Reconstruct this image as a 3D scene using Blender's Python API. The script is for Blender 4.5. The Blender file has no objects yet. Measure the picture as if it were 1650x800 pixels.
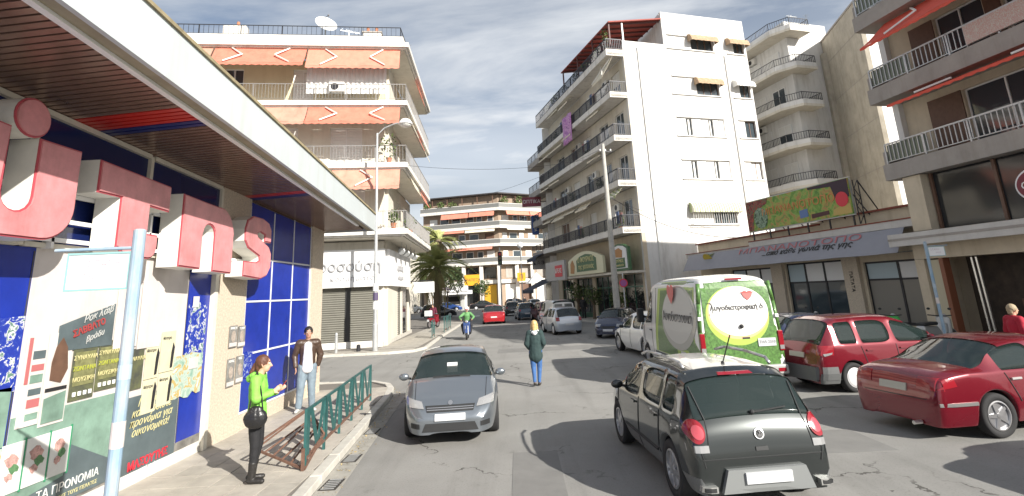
import bpy, bmesh, math, random
from mathutils import Vector, Matrix
from mathutils.bvhtree import BVHTree
random.seed(7)
S = bpy.context.scene
COL = S.collection
rad = math.radians

# ------------------------------------------------------------------ camera
PITCH, ROLL = rad(13.0), rad(2.8)
cam_d = bpy.data.cameras.new('camera')
cam_d.sensor_width = 36.0
cam_d.lens = 850.0 / 1650.0 * 36.0
cam_d.shift_y = -126.0 / 1650.0
cam_d.clip_start = 0.05
cam_d.clip_end = 3000
cam = bpy.data.objects.new('camera', cam_d)
COL.objects.link(cam)
fw = Vector((0, math.cos(PITCH), math.sin(PITCH)))
up0 = Vector((0, -math.sin(PITCH), math.cos(PITCH)))
rt0 = Vector((1, 0, 0))
cr, sr = math.cos(ROLL), math.sin(ROLL)
rt = cr * rt0 - sr * up0
up = sr * rt0 + cr * up0
m = Matrix(((rt.x, up.x, -fw.x, 0), (rt.y, up.y, -fw.y, 0), (rt.z, up.z, -fw.z, 2.5), (0, 0, 0, 1)))
cam.matrix_world = m
S.camera = cam

# ------------------------------------------------------------------ world, sun, exposure
SUN_AZ, SUN_EL = 137.0, 28.5          # compass bearing from +Y towards +X
W = bpy.data.worlds.new('World')
S.world = W
W.use_nodes = True
nt = W.node_tree
nt.nodes.clear()
N = nt.nodes.new
L = nt.links.new
out = N('ShaderNodeOutputWorld'); bg = N('ShaderNodeBackground'); sky = N('ShaderNodeTexSky')
sky.sky_type = 'NISHITA'; sky.sun_disc = False
sky.sun_elevation = rad(SUN_EL); sky.sun_rotation = rad(SUN_AZ)
sky.dust_density = 1.5; sky.air_density = 1.0; sky.ozone_density = 1.5
tc = N('ShaderNodeTexCoord'); sep = N('ShaderNodeSeparateXYZ')
L(tc.outputs['Generated'], sep.inputs[0])
# project the view direction on a cloud layer overhead
addz = N('ShaderNodeMath'); addz.operation = 'ADD'; addz.inputs[1].default_value = 0.12
L(sep.outputs['Z'], addz.inputs[0])
mx = N('ShaderNodeMath'); mx.operation = 'MAXIMUM'; mx.inputs[1].default_value = 0.05
L(addz.outputs[0], mx.inputs[0])
dx = N('ShaderNodeMath'); dx.operation = 'DIVIDE'; dy = N('ShaderNodeMath'); dy.operation = 'DIVIDE'
L(sep.outputs['X'], dx.inputs[0]); L(mx.outputs[0], dx.inputs[1])
L(sep.outputs['Y'], dy.inputs[0]); L(mx.outputs[0], dy.inputs[1])
cmb = N('ShaderNodeCombineXYZ'); L(dx.outputs[0], cmb.inputs[0]); L(dy.outputs[0], cmb.inputs[1])
mp = N('ShaderNodeMapping'); mp.inputs['Scale'].default_value = (0.75, 1.5, 1.0); mp.inputs['Rotation'].default_value = (0, 0, rad(14)); mp.inputs['Location'].default_value = (0.7, 0.35, 0)
L(cmb.outputs[0], mp.inputs['Vector'])
n1 = N('ShaderNodeTexNoise'); n1.inputs['Scale'].default_value = 1.1; n1.inputs['Detail'].default_value = 9; n1.inputs['Roughness'].default_value = 0.58; n1.inputs['Distortion'].default_value = 0.35
L(mp.outputs[0], n1.inputs['Vector'])
n2 = N('ShaderNodeTexNoise'); n2.inputs['Scale'].default_value = 0.45; n2.inputs['Detail'].default_value = 4
L(mp.outputs[0], n2.inputs['Vector'])
rp = N('ShaderNodeValToRGB'); rp.color_ramp.elements[0].position = 0.38; rp.color_ramp.elements[0].color = (0.12, 0.12, 0.12, 1); rp.color_ramp.elements[1].position = 0.66
L(n1.outputs['Fac'], rp.inputs[0])
# more, denser cloud towards the horizon
hz = N('ShaderNodeMapRange'); hz.inputs['From Min'].default_value = 0.08; hz.inputs['From Max'].default_value = 0.55; hz.inputs['To Min'].default_value = 0.9; hz.inputs['To Max'].default_value = 0.0
L(sep.outputs['Z'], hz.inputs['Value'])
mxx = N('ShaderNodeMath'); mxx.operation = 'MAXIMUM'; L(rp.outputs[0], mxx.inputs[0]); L(hz.outputs[0], mxx.inputs[1])
rc = N('ShaderNodeValToRGB'); rc.color_ramp.elements[0].position = 0.35; rc.color_ramp.elements[0].color = (4.6, 5.0, 5.5, 1); rc.color_ramp.elements[1].position = 0.62; rc.color_ramp.elements[1].color = (8.6, 8.75, 8.9, 1)
L(n2.outputs['Fac'], rc.inputs[0])
skm = N('ShaderNodeMix'); skm.data_type = 'RGBA'; skm.blend_type = 'MULTIPLY'; skm.inputs['Factor'].default_value = 1.0
L(sky.outputs[0], skm.inputs[6]); skm.inputs[7].default_value = (0.95, 0.95, 0.95, 1)
mix = N('ShaderNodeMix'); mix.data_type = 'RGBA'
L(mxx.outputs[0], mix.inputs['Factor']); L(skm.outputs[2], mix.inputs[6]); L(rc.outputs[0], mix.inputs[7])
L(mix.outputs[2], bg.inputs['Color']); bg.inputs['Strength'].default_value = 0.070
L(bg.outputs[0], out.inputs[0])
sd = bpy.data.lights.new('sun', 'SUN'); sd.energy = 5.0; sd.angle = rad(0.5); sd.color = (1.0, 0.95, 0.87)
sun = bpy.data.objects.new('sun', sd); COL.objects.link(sun)
sdir = Vector((math.sin(rad(SUN_AZ)) * math.cos(rad(SUN_EL)), math.cos(rad(SUN_AZ)) * math.cos(rad(SUN_EL)), math.sin(rad(SUN_EL))))
sun.rotation_euler = sdir.to_track_quat('Z', 'Y').to_euler()
sun.location = (20, -20, 40)
S.view_settings.view_transform = 'Standard'
S.view_settings.look = 'None'
S.view_settings.exposure = 0.80
S.view_settings.gamma = 1.0

# ------------------------------------------------------------------ materials
MATS = {}
def mat(name, col, rough=0.7, metal=0.0, var=0.0, vs=3.0, stain=0.0, bump=0.0, bs=30.0, spec=0.5, emit=None, coat=0.0, col2=None, alpha=1.0, vstretch=1.0, ior=None, trans=0.0):
    if name in MATS: return MATS[name]
    m = bpy.data.materials.new(name); m.use_nodes = True
    t = m.node_tree; p = t.nodes['Principled BSDF']
    c4 = (*col, 1)
    p.inputs['Base Color'].default_value = c4
    p.inputs['Roughness'].default_value = rough
    p.inputs['Metallic'].default_value = metal
    p.inputs['Specular IOR Level'].default_value = spec
    if coat: p.inputs['Coat Weight'].default_value = coat; p.inputs['Coat Roughness'].default_value = 0.05
    if alpha < 1: p.inputs['Alpha'].default_value = alpha
    if trans: p.inputs['Transmission Weight'].default_value = trans
    n = t.nodes.new; l = t.links.new
    if var or stain or bump:
        tcn = n('ShaderNodeTexCoord')
        g = n('ShaderNodeNewGeometry')
    cur = None
    if var:
        mpn = n('ShaderNodeMapping'); mpn.inputs['Scale'].default_value = (1, 1, 1.0 / vstretch)
        l(g.outputs['Position'], mpn.inputs[0])
        nz = n('ShaderNodeTexNoise'); nz.inputs['Scale'].default_value = vs; nz.inputs['Detail'].default_value = 7; nz.inputs['Roughness'].default_value = 0.65
        l(mpn.outputs[0], nz.inputs['Vector'])
        r = n('ShaderNodeValToRGB')
        a = col2 if col2 else tuple(c * (1 - var) for c in col)
        b = tuple(min(1, c * (1 + var * 0.6)) for c in col)
        r.color_ramp.elements[0].position = 0.3; r.color_ramp.elements[0].color = (*a, 1)
        r.color_ramp.elements[1].position = 0.68; r.color_ramp.elements[1].color = (*b, 1)
        l(nz.outputs['Fac'], r.inputs[0]); cur = r.outputs[0]
    if stain:
        mp2 = n('ShaderNodeMapping'); mp2.inputs['Scale'].default_value = (2.2, 2.2, 0.25)
        l(g.outputs['Position'], mp2.inputs[0])
        nz2 = n('ShaderNodeTexNoise'); nz2.inputs['Scale'].default_value = 1.3; nz2.inputs['Detail'].default_value = 8; nz2.inputs['Roughness'].default_value = 0.7
        l(mp2.outputs[0], nz2.inputs['Vector'])
        r2 = n('ShaderNodeValToRGB'); r2.color_ramp.elements[0].position = 0.5; r2.color_ramp.elements[0].color = (1, 1, 1, 1)
        r2.color_ramp.elements[1].position = 0.78; k = 1 - stain; r2.color_ramp.elements[1].color = (k, k * 0.97, k * 0.92, 1)
        l(nz2.outputs['Fac'], r2.inputs[0])
        mm = n('ShaderNodeMix'); mm.data_type = 'RGBA'; mm.blend_type = 'MULTIPLY'; mm.inputs['Factor'].default_value = 1
        if cur: l(cur, mm.inputs[6])
        else: mm.inputs[6].default_value = c4
        l(r2.outputs[0], mm.inputs[7]); cur = mm.outputs[2]
    if cur: l(cur, p.inputs['Base Color'])
    if bump:
        nb = n('ShaderNodeTexNoise'); nb.inputs['Scale'].default_value = bs; nb.inputs['Detail'].default_value = 5
        l(g.outputs['Position'], nb.inputs['Vector'])
        b_ = n('ShaderNodeBump'); b_.inputs['Strength'].default_value = bump; b_.inputs['Distance'].default_value = 0.02
        l(nb.outputs['Fac'], b_.inputs['Height']); l(b_.outputs[0], p.inputs['Normal'])
    if emit:
        p.inputs['Emission Color'].default_value = (*emit[:3], 1); p.inputs['Emission Strength'].default_value = emit[3]
    MATS[name] = m
    return m

def patch_mat(name, cols, scale, rough=0.6, distort=0.0, vor=False):
    """print or torn paper: several colours in irregular patches"""
    if name in MATS: return MATS[name]
    m = bpy.data.materials.new(name); m.use_nodes = True
    t = m.node_tree; p = t.nodes['Principled BSDF']; p.inputs['Roughness'].default_value = rough
    g = t.nodes.new('ShaderNodeNewGeometry')
    if vor:
        nz = t.nodes.new('ShaderNodeTexVoronoi'); nz.inputs['Scale'].default_value = scale; o = nz.outputs['Color']
        sp = t.nodes.new('ShaderNodeSeparateColor'); t.links.new(o, sp.inputs[0]); fac = sp.outputs[0]
    else:
        nz = t.nodes.new('ShaderNodeTexNoise'); nz.inputs['Scale'].default_value = scale; nz.inputs['Detail'].default_value = 6
        nz.inputs['Roughness'].default_value = 0.6; nz.inputs['Distortion'].default_value = distort; fac = nz.outputs['Fac']
    t.links.new(g.outputs['Position'], nz.inputs['Vector'])
    r = t.nodes.new('ShaderNodeValToRGB'); r.color_ramp.interpolation = 'CONSTANT'
    while len(r.color_ramp.elements) < len(cols): r.color_ramp.elements.new(0.5)
    for i, c in enumerate(cols):
        r.color_ramp.elements[i].position = (i / len(cols)) if vor else (0.0 if i == 0 else 0.34 + 0.32 * i / len(cols))
        r.color_ramp.elements[i].color = (*c, 1)
    t.links.new(fac, r.inputs[0]); t.links.new(r.outputs[0], p.inputs['Base Color'])
    MATS[name] = m
    return m

# ------------------------------------------------------------------ mesh builder
class MB:
    def __init__(s): s.v = []; s.f = []
    def add(s, vs, fs):
        o = len(s.v); s.v += [tuple(v) for v in vs]; s.f += [tuple(i + o for i in f) for f in fs]; return s
    def box(s, x0, x1, y0, y1, z0, z1):
        return s.add([(x0,y0,z0),(x1,y0,z0),(x1,y1,z0),(x0,y1,z0),(x0,y0,z1),(x1,y0,z1),(x1,y1,z1),(x0,y1,z1)],
                     [(0,3,2,1),(4,5,6,7),(0,1,5,4),(1,2,6,5),(2,3,7,6),(3,0,4,7)])
    def bar(s, a, b, r=0.02, n=4, r2=None):
        a = Vector(a); b = Vector(b); d = (b - a)
        if d.length < 1e-6: return s
        d.normalize(); u = d.cross(Vector((0, 0, 1)))
        if u.length < 1e-3: u = Vector((1, 0, 0))
        u.normalize(); w = u.cross(d); r2 = r if r2 is None else r2
        vs = []
        for p, q in ((a, r), (b, r2)):
            for i in range(n):
                t = 2 * math.pi * (i + 0.5) / n; vs.append(p + (u * math.cos(t) + w * math.sin(t)) * q * (1.3 if n == 4 else 1))
        fs = [(i, (i + 1) % n, n + (i + 1) % n, n + i) for i in range(n)] + [tuple(range(n - 1, -1, -1)), tuple(range(n, 2 * n))]
        return s.add(vs, fs)
    def tube(s, pts, r=0.02, n=6):
        for a, b in zip(pts, pts[1:]): s.bar(a, b, r, n)
        return s
    def prism(s, poly, z0, z1):           # polygon in xy extruded in z (counter-clockwise)
        n = len(poly)
        vs = [(x, y, z0) for x, y in poly] + [(x, y, z1) for x, y in poly]
        return s.add(vs, [tuple(range(n - 1, -1, -1)), tuple(range(n, 2 * n))] + [(i, (i + 1) % n, n + (i + 1) % n, n + i) for i in range(n)])
    def plate(s, poly, y0, y1):           # polygon in xz extruded in y
        n = len(poly)
        vs = [(x, y0, z) for x, z in poly] + [(x, y1, z) for x, z in poly]
        return s.add(vs, [tuple(range(n)), tuple(range(2 * n - 1, n - 1, -1))] + [((i + 1) % n, i, n + i, n + (i + 1) % n) for i in range(n)])
    def quad(s, a, b, c, d): return s.add([a, b, c, d], [(0, 1, 2, 3)])
    def sphere(s, c, r, nu=12, nv=8, sc=(1, 1, 1)):
        vs = [(c[0], c[1], c[2] - r * sc[2])]
        for j in range(1, nv):
            t = math.pi * j / nv - math.pi / 2
            for i in range(nu):
                a = 2 * math.pi * i / nu
                vs.append((c[0] + r * sc[0] * math.cos(t) * math.cos(a), c[1] + r * sc[1] * math.cos(t) * math.sin(a), c[2] + r * sc[2] * math.sin(t)))
        vs.append((c[0], c[1], c[2] + r * sc[2])); k = len(vs) - 1
        fs = [(0, 1 + (i + 1) % nu, 1 + i) for i in range(nu)]
        for j in range(nv - 2):
            for i in range(nu):
                a = 1 + j * nu + i; b = 1 + j * nu + (i + 1) % nu
                fs.append((a, b, b + nu, a + nu))
        o = 1 + (nv - 2) * nu
        fs += [(o + i, o + (i + 1) % nu, k) for i in range(nu)]
        return s.add(vs, fs)
    def lathe(s, prof, c=(0, 0, 0), axis='z', n=24, close=False):
        vs = []
        for r, h in prof:
            for i in range(n):
                t = 2 * math.pi * i / n; a, b = r * math.cos(t), r * math.sin(t)
                vs.append((c[0] + a, c[1] + b, c[2] + h) if axis == 'z' else (c[0] + a, c[1] + h, c[2] + b))
        fs = []
        P = len(prof)
        for j in range(P if close else P - 1):
            j2 = (j + 1) % P
            for i in range(n):
                i2 = (i + 1) % n
                f = (j * n + i, j * n + i2, j2 * n + i2, j2 * n + i)
                fs.append(f if axis == 'z' else f[::-1])
        if not close:
            fs += [tuple(range(n))[::-1], tuple(range((P - 1) * n, P * n))]
        return s.add(vs, fs)
    def mesh(s, name='mesh'):
        m = bpy.data.meshes.new(name); m.from_pydata(s.v, [], s.f); m.update(); return m

def obj(name, mb, material, parent=None, smooth=False, bevel=0.0, loc=None, rot=None):
    me = mb.mesh(name) if isinstance(mb, MB) else mb
    o = bpy.data.objects.new(name, me); COL.objects.link(o)
    if material is not None and not me.materials: me.materials.append(material)
    if parent is not None: o.parent = parent
    if smooth: me.shade_smooth()
    if bevel:
        b = o.modifiers.new('bevel', 'BEVEL'); b.width = bevel; b.segments = 2; b.limit_method = 'ANGLE'
    if loc is not None: o.location = loc
    if rot is not None: o.rotation_euler = rot
    return o

def tag(o, label=None, cat=None, group=None, kind=None):
    if label: o['label'] = label
    if cat: o['category'] = cat
    if group: o['group'] = group
    if kind: o['kind'] = kind
    return o

def thing(name, label, cat, loc=(0, 0, 0), rz=0.0, group=None, kind=None):
    o = bpy.data.objects.new(name, None); COL.objects.link(o)
    o.empty_display_size = 0.2
    o.location = loc; o.rotation_euler = (0, 0, rz)
    return tag(o, label, cat, group, kind)

def struct(name, mb, material, smooth=False, parent=None):
    o = obj(name, mb, material, parent, smooth)
    if parent is None: o['kind'] = 'structure'
    return o

def frame_rot(az): return rad(90 - az)   # local +x runs towards compass bearing az, local +y lies to its left (into the building)
def to_local(o_xy, az, p):
    a = frame_rot(az); dx_, dy_ = p[0] - o_xy[0], p[1] - o_xy[1]
    return (dx_ * math.cos(a) + dy_ * math.sin(a), -dx_ * math.sin(a) + dy_ * math.cos(a))

def copy_tree(o, parent=None, loc=None, rz=None):
    c = o.copy(); COL.objects.link(c); c.parent = parent
    for ch in list(o.children): copy_tree(ch, c)
    if loc is not None: c.location = loc
    if rz is not None: c.rotation_euler = (0, 0, rz)
    return c

TEXTC = {}
def text(name, s, size, material, parent, loc, rot=(math.pi / 2, 0, 0), extrude=0.01, align='CENTER', sx=1.0, bold=0.0, shear=0.0, kind=None):
    c = bpy.data.curves.new('lettering', 'FONT'); c.body = s; c.size = size; c.extrude = extrude; c.align_x = align; c.align_y = 'CENTER'
    c.resolution_u = 2; c.offset = bold; c.shear = shear
    t = bpy.data.objects.new('tmp', c); COL.objects.link(t)
    bpy.context.view_layer.update()
    me = bpy.data.meshes.new_from_object(t.evaluated_get(bpy.context.evaluated_depsgraph_get()))
    bpy.data.objects.remove(t); bpy.data.curves.remove(c)
    me.materials.clear()
    o = obj(name, me, material, parent, loc=loc, rot=rot); o.scale = (sx, 1, 1)
    return o

def wall_holes(mb, x0, x1, z0, z1, y, th, holes):
    """wall in the xz plane with its face at y, th thick, with rectangular openings (x0,x1,z0,z1)"""
    xs = sorted({x0, x1, *[h[i] for h in holes for i in (0, 1)]}); zs = sorted({z0, z1, *[h[i] for h in holes for i in (2, 3)]})
    xs = [x for x in xs if x0 <= x <= x1]; zs = [z for z in zs if z0 <= z <= z1]
    hole = lambda cx, cz: any(h[0] < cx < h[1] and h[2] < cz < h[3] for h in holes)
    for a, b in zip(xs, xs[1:]):
        run = None
        for c, d in zip(zs, zs[1:]):
            if hole((a + b) / 2, (c + d) / 2):
                if run is not None: mb.quad((a, y, run), (b, y, run), (b, y, c), (a, y, c)); run = None
            elif run is None: run = c
        if run is not None: mb.quad((a, y, run), (b, y, run), (b, y, z1), (a, y, z1))
    for (a, b, c, d) in holes:
        mb.quad((a, y, c), (a, y + th, c), (a, y + th, d), (a, y, d)); mb.quad((b, y, c), (b, y, d), (b, y + th, d), (b, y + th, c))
        mb.quad((a, y, c), (b, y, c), (b, y + th, c), (a, y + th, c)); mb.quad((a, y, d), (a, y + th, d), (b, y + th, d), (b, y, d))
    mb.quad((x0, y + th, z0), (x0, y + th, z1), (x0, y, z1), (x0, y, z0)); mb.quad((x1, y + th, z0), (x1, y, z0), (x1, y, z1), (x1, y + th, z1))
    return mb

def rail_run(mb, pts, z, h, step=0.14, r=0.012, top=0.022, post=1.4, mid=None, low=True):
    """railing along a polyline of xy points standing at height z"""
    for a, b in zip(pts, pts[1:]):
        a = Vector(a); b = Vector(b); d = (b - a); ln = d.length
        mb.bar((a.x, a.y, z + h), (b.x, b.y, z + h), top)
        if low: mb.bar((a.x, a.y, z + 0.09), (b.x, b.y, z + 0.09), r)
        if mid: mb.bar((a.x, a.y, z + h * mid), (b.x, b.y, z + h * mid), r)
        n = max(1, int(ln / step))
        if step < 5:
            for i in range(1, n): p = a + d * i / n; mb.bar((p.x, p.y, z + 0.09), (p.x, p.y, z + h), r)
        k = max(1, round(ln / post))
        for i in range(k + 1): p = a + d * i / k; mb.bar((p.x, p.y, z), (p.x, p.y, z + h), top)
    return mb

def awning(parent, x0, x1, ya, za, yb, zb, material, arm_mat, val=0.18, arms=2, name='awning', sag=0.05, stripes=None):
    mb = MB(); nx = max(4, int((x1 - x0) / 0.35)); ny = 6; g = []
    for j in range(ny + 1):
        t = j / ny
        for i in range(nx + 1):
            x = x0 + (x1 - x0) * i / nx
            w = 0.012 * math.sin(i * 1.7 + j) - sag * math.sin(math.pi * t)
            g.append((x, ya + (yb - ya) * t, za + (zb - za) * t + w))
    nn = nx + 1
    fs = [(j * nn + i, j * nn + i + 1, (j + 1) * nn + i + 1, (j + 1) * nn + i) for j in range(ny) for i in range(nx)]
    mb.add(g, fs)
    vs = []; m2 = 2 * nx
    for i in range(m2 + 1):
        x = x0 + (x1 - x0) * i / m2; vs.append((x, yb, zb)); vs.append((x, yb - 0.01, zb - val * (1.0 if i % 2 else 0.72)))
    mb.add(vs, [(2 * i, 2 * i + 2, 2 * i + 3, 2 * i + 1) for i in range(m2)])
    o = obj(name, mb, material, parent)
    so = o.modifiers.new('thick', 'SOLIDIFY'); so.thickness = 0.008
    if arms:
        for k in range(arms):
            cx = x0 + (x1 - x0) * (k + 0.5) / arms; s_ = 1 if k < arms / 2 else -1
            a = MB(); n_ = Vector((0, -(za - zb), -(yb - ya))).normalized() * 0.07
            if n_.y > 0: n_ = -n_
            P = lambda t, x: Vector((x, ya + (yb - ya) * t, za + (zb - za) * t)) + n_
            a.tube([P(0.05, cx - s_ * 0.3), P(0.5, cx + s_ * 0.35), P(0.98, cx - s_ * 0.45)], 0.032, 4)
            obj('awning_arm', a, arm_mat, o)
    return o

# ------------------------------------------------------------------ palette
ASPH = mat('asphalt', (0.26, 0.255, 0.24), 0.92, var=0.16, vs=0.45, bump=0.4, bs=110)
def wear(m):
    t = m.node_tree; p = t.nodes['Principled BSDF']; l = t.links.new; n = t.nodes.new
    cur = p.inputs['Base Color'].links[0].from_socket; g = n('ShaderNodeNewGeometry')
    def mul(fac, c):
        nonlocal cur
        mm = n('ShaderNodeMix'); mm.data_type = 'RGBA'; mm.blend_type = 'MULTIPLY'; l(fac, mm.inputs['Factor']); l(cur, mm.inputs[6]); mm.inputs[7].default_value = (*c, 1); cur = mm.outputs[2]
    def noise(scale, sc=(1, 1, 1), detail=6, rough=0.6):
        mp_ = n('ShaderNodeMapping'); mp_.inputs['Scale'].default_value = sc; l(g.outputs['Position'], mp_.inputs[0])
        z = n('ShaderNodeTexNoise'); z.inputs['Scale'].default_value = scale; z.inputs['Detail'].default_value = detail; z.inputs['Roughness'].default_value = rough; l(mp_.outputs[0], z.inputs['Vector']); return z
    def ramp(sock, a, b):
        r = n('ShaderNodeMapRange'); r.inputs['From Min'].default_value = a; r.inputs['From Max'].default_value = b; l(sock, r.inputs['Value']); return r.outputs[0]
    mul(ramp(noise(1.0, (1.6, 0.10, 1)).outputs['Fac'], 0.50, 0.72), (0.80, 0.80, 0.80))      # tyre-polished bands
    mul(ramp(noise(1.7, detail=8, rough=0.7).outputs['Fac'], 0.62, 0.72), (0.72, 0.71, 0.70))        # stains
    mul(ramp(noise(38, detail=2).outputs['Fac'], 0.55, 0.75), (0.72, 0.72, 0.72))          # aggregate
    d = noise(0.9, detail=5); va = n('ShaderNodeVectorMath'); va.operation = 'SCALE'; l(d.outputs['Color'], va.inputs[0]); va.inputs['Scale'].default_value = 1.6
    vb = n('ShaderNodeVectorMath'); vb.operation = 'ADD'; l(va.outputs[0], vb.inputs[0]); l(g.outputs['Position'], vb.inputs[1])
    vo = n('ShaderNodeTexVoronoi'); vo.feature = 'DISTANCE_TO_EDGE'; vo.inputs['Scale'].default_value = 0.33; l(vb.outputs[0], vo.inputs['Vector'])
    c1 = n('ShaderNodeMath'); c1.operation = 'LESS_THAN'; c1.inputs[1].default_value = 0.006; l(vo.outputs['Distance'], c1.inputs[0])
    c2 = n('ShaderNodeMath'); c2.operation = 'MULTIPLY'; l(c1.outputs[0], c2.inputs[0]); l(ramp(noise(0.4).outputs['Fac'], 0.48, 0.55), c2.inputs[1])
    mul(c2.outputs[0], (0.35, 0.34, 0.33))
    l(cur, p.inputs['Base Color'])
wear(ASPH)
ASPH2 = mat('asphalt_patch', (0.19, 0.187, 0.178), 0.9, var=0.15, vs=1.5, bump=0.3, bs=90)
PAVE = mat('paving', (0.40, 0.37, 0.32), 0.85, var=0.2, vs=2.5, bump=0.2, bs=60)
PAVE2 = mat('paving_b', (0.36, 0.335, 0.29), 0.85, var=0.22, vs=3.0, bump=0.2, bs=60)
JOINT = mat('joint', (0.17, 0.155, 0.135), 0.95)
KERB = mat('kerb_stone', (0.50, 0.48, 0.43), 0.8, var=0.18, vs=4, bump=0.2, bs=50)
EARTH = mat('far_ground', (0.22, 0.2, 0.17), 0.95, var=0.2, vs=0.2)
WHITE = mat('white_render', (0.68, 0.67, 0.65), 0.85, var=0.10, vs=0.5, stain=0.32, bump=0.08, bs=25)
CREAM = mat('cream_render', (0.62, 0.58, 0.50), 0.85, var=0.10, vs=0.8, stain=0.25)
YEL = mat('yellow_render', (0.60, 0.53, 0.36), 0.85, var=0.08, vs=0.8, stain=0.12)
SLAB = mat('slab_white', (0.68, 0.655, 0.61), 0.8, var=0.10, vs=1.2, stain=0.35)
SLABG = mat('slab_grey', (0.34, 0.31, 0.28), 0.85, var=0.15, vs=1.2, stain=0.2)
CONC = mat('raw_concrete', (0.43, 0.39, 0.32), 0.9, var=0.22, vs=0.9, stain=0.3, bump=0.3, bs=12)
BEIGE = mat('beige_render', (0.56, 0.48, 0.36), 0.85, var=0.12, vs=1.2, stain=0.2)
GRAN = mat('beige_granite', (0.55, 0.47, 0.37), 0.8, var=0.3, vs=28, bump=0.15, bs=80)
BLACKM = mat('black_metal', (0.03, 0.03, 0.035), 0.45, 0.3)
GREYM = mat('grey_metal', (0.42, 0.43, 0.43), 0.4, 0.7)
WHITEM = mat('white_metal', (0.75, 0.75, 0.74), 0.4)
ALU = mat('aluminium', (0.66, 0.66, 0.64), 0.3, 0.85)
GALV = mat('galvanised', (0.52, 0.53, 0.53), 0.45, 0.6, var=0.15, vs=6)
GLASS = mat('window_glass', (0.045, 0.06, 0.07), 0.06, spec=0.8)
GLASSD = mat('dark_glass', (0.02, 0.022, 0.024), 0.08, spec=0.6)
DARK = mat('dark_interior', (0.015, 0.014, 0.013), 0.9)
SHUT = mat('shutter_white', (0.70, 0.69, 0.66), 0.6, var=0.05, vs=5)
BROWN = mat('brown_wood', (0.13, 0.07, 0.045), 0.6, var=0.2, vs=8)
ORANGE = mat('orange_canvas', (0.66, 0.235, 0.165), 0.85, var=0.16, vs=2.2, stain=0.12)
REDC = mat('red_canvas', (0.62, 0.09, 0.055), 0.85, var=0.15, vs=1.5)
BEIGEC = mat('beige_canvas', (0.66, 0.60, 0.47), 0.85, var=0.15, vs=2)
TANC = mat('tan_canvas', (0.40, 0.28, 0.18), 0.85, var=0.3, vs=4)
WHITEC = mat('white_canvas', (0.74, 0.73, 0.70), 0.8, var=0.05, vs=3)
LEAF = mat('leaf', (0.09, 0.13, 0.035), 0.7, var=0.45, vs=6)
LEAF2 = mat('leaf_b', (0.06, 0.10, 0.03), 0.7, var=0.4, vs=6)
BARK = mat('bark', (0.16, 0.12, 0.08), 0.9, var=0.4, vs=12, bump=0.5, bs=30)
TERRA = mat('terracotta', (0.42, 0.17, 0.09), 0.8, var=0.1, vs=9)

# ------------------------------------------------------------------ ground, roads, pavements
g = MB().box(-500, 500, -60, 900, -0.4, -0.02); struct('ground', g, EARTH)
g = MB().prism([(-60, -20), (60, -20), (60, 128), (-60, 128)], -0.015, 0.0); struct('road', g, ASPH)
g = MB()
for (x0, x1, y0, y1) in [(-2.9, -1.9, 17.5, 26.0), (-1.0, 3.4, 23.4, 25.0), (-0.2, 0.5, 3.0, 9.2), (3.6, 5.4, 8.4, 9.6)]:
    g.box(x0, x1, y0, y1, 0.0, 0.004)
struct('asphalt_repair', g, ASPH2)
# gutter strip of concrete along the left kerb
GUT = mat('gutter', (0.33, 0.315, 0.28), 0.9, var=0.25, vs=3, bump=0.3, bs=40)
KX = lambda y: -2.27 - 0.0748 * y
struct('gutter', MB().prism([(KX(-4), -4), (KX(-4) + 0.32, -4), (KX(15) + 0.32, 15), (KX(15), 15)], 0, 0.006), GUT)

def pavement(name, poly, kerb_pts, z=0.12, slab=None):
    root = thing(name, None, None); root['kind'] = 'structure'
    obj('bedding', MB().prism(poly, 0.0, z - 0.012), JOINT, root)
    k = 0
    for (a, b) in zip(kerb_pts, kerb_pts[1:]):
        a = Vector(a); b = Vector(b); ln = (b - a).length; n = max(1, round(ln / 1.0)); d = (b - a) / n; u = d.normalized(); nrm = Vector((u.y, -u.x))
        for i in range(n):
            p = a + d * i + u * 0.006; q = a + d * (i + 1) - u * 0.006; jz = random.uniform(-0.004, 0.004)
            e = MB().prism([tuple(p), tuple(p + nrm * -0.17)[:2], tuple(q + nrm * -0.17)[:2], tuple(q)][::-1], 0.004, z + 0.004 + jz)
            obj('kerb_stone', e, KERB, root, bevel=0.012)
    return root

P1 = pavement('left_pavement', [(-9, -4), (KX(-4) - 0.16, -4), (KX(14.2) - 0.16, 14.2), (-3.78, 15.5), (-4.5, 16.5), (-14, 16.7), (-14, 15.1), (-9, 15.1)],
              [(KX(-4), -4), (KX(14.2), 14.2), (-3.5, 15.3), (-3.75, 16.0), (-4.4, 16.7), (-5.8, 16.85), (-9.8, 16.85)])
# paving slabs, one by one near the camera
sx, sy = 0.415, 0.5
bases = []
for k in range(4):
    mb = MB(); a = 0.004 + 0.002 * k; mb.box(a, sx - a, a, sy - a, 0.0, 0.014 + 0.0015 * k); me = mb.mesh('paving_slab'); me.materials.append(PAVE if k % 2 else PAVE2); bases.append(me)
ny_ = 0
for j in range(26):
    y = 2.4 + j * sy; xm = KX(y + sy / 2) - 0.19; x = -5.555
    while x + 0.05 < xm:
        if x + sx < xm:
            o = bpy.data.objects.new('paving_slab', random.choice(bases)); COL.objects.link(o)
        else:
            o = obj('paving_slab', MB().box(0.004, xm - x - 0.004, 0.004, sy - 0.004, 0, 0.015), PAVE)
        o.parent = P1; o.location = (x, y, 0.106); x += sx
P2 = pavement('corner_pavement', [(-22, 25.2), (-6.0, 25.2), (-5.0, 25.6), (-4.7, 26.6), (-4.9, 33), (-5.1, 60), (-22, 60)],
              [(-20, 25.0), (-6.0, 25.0), (-4.85, 25.45), (-4.5, 26.6), (-4.7, 33), (-4.9, 58)])
me = MB().box(0.005, 0.985, 0.005, 0.985, 0, 0.012).mesh('paving_slab'); me.materials.append(PAVE2)
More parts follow.
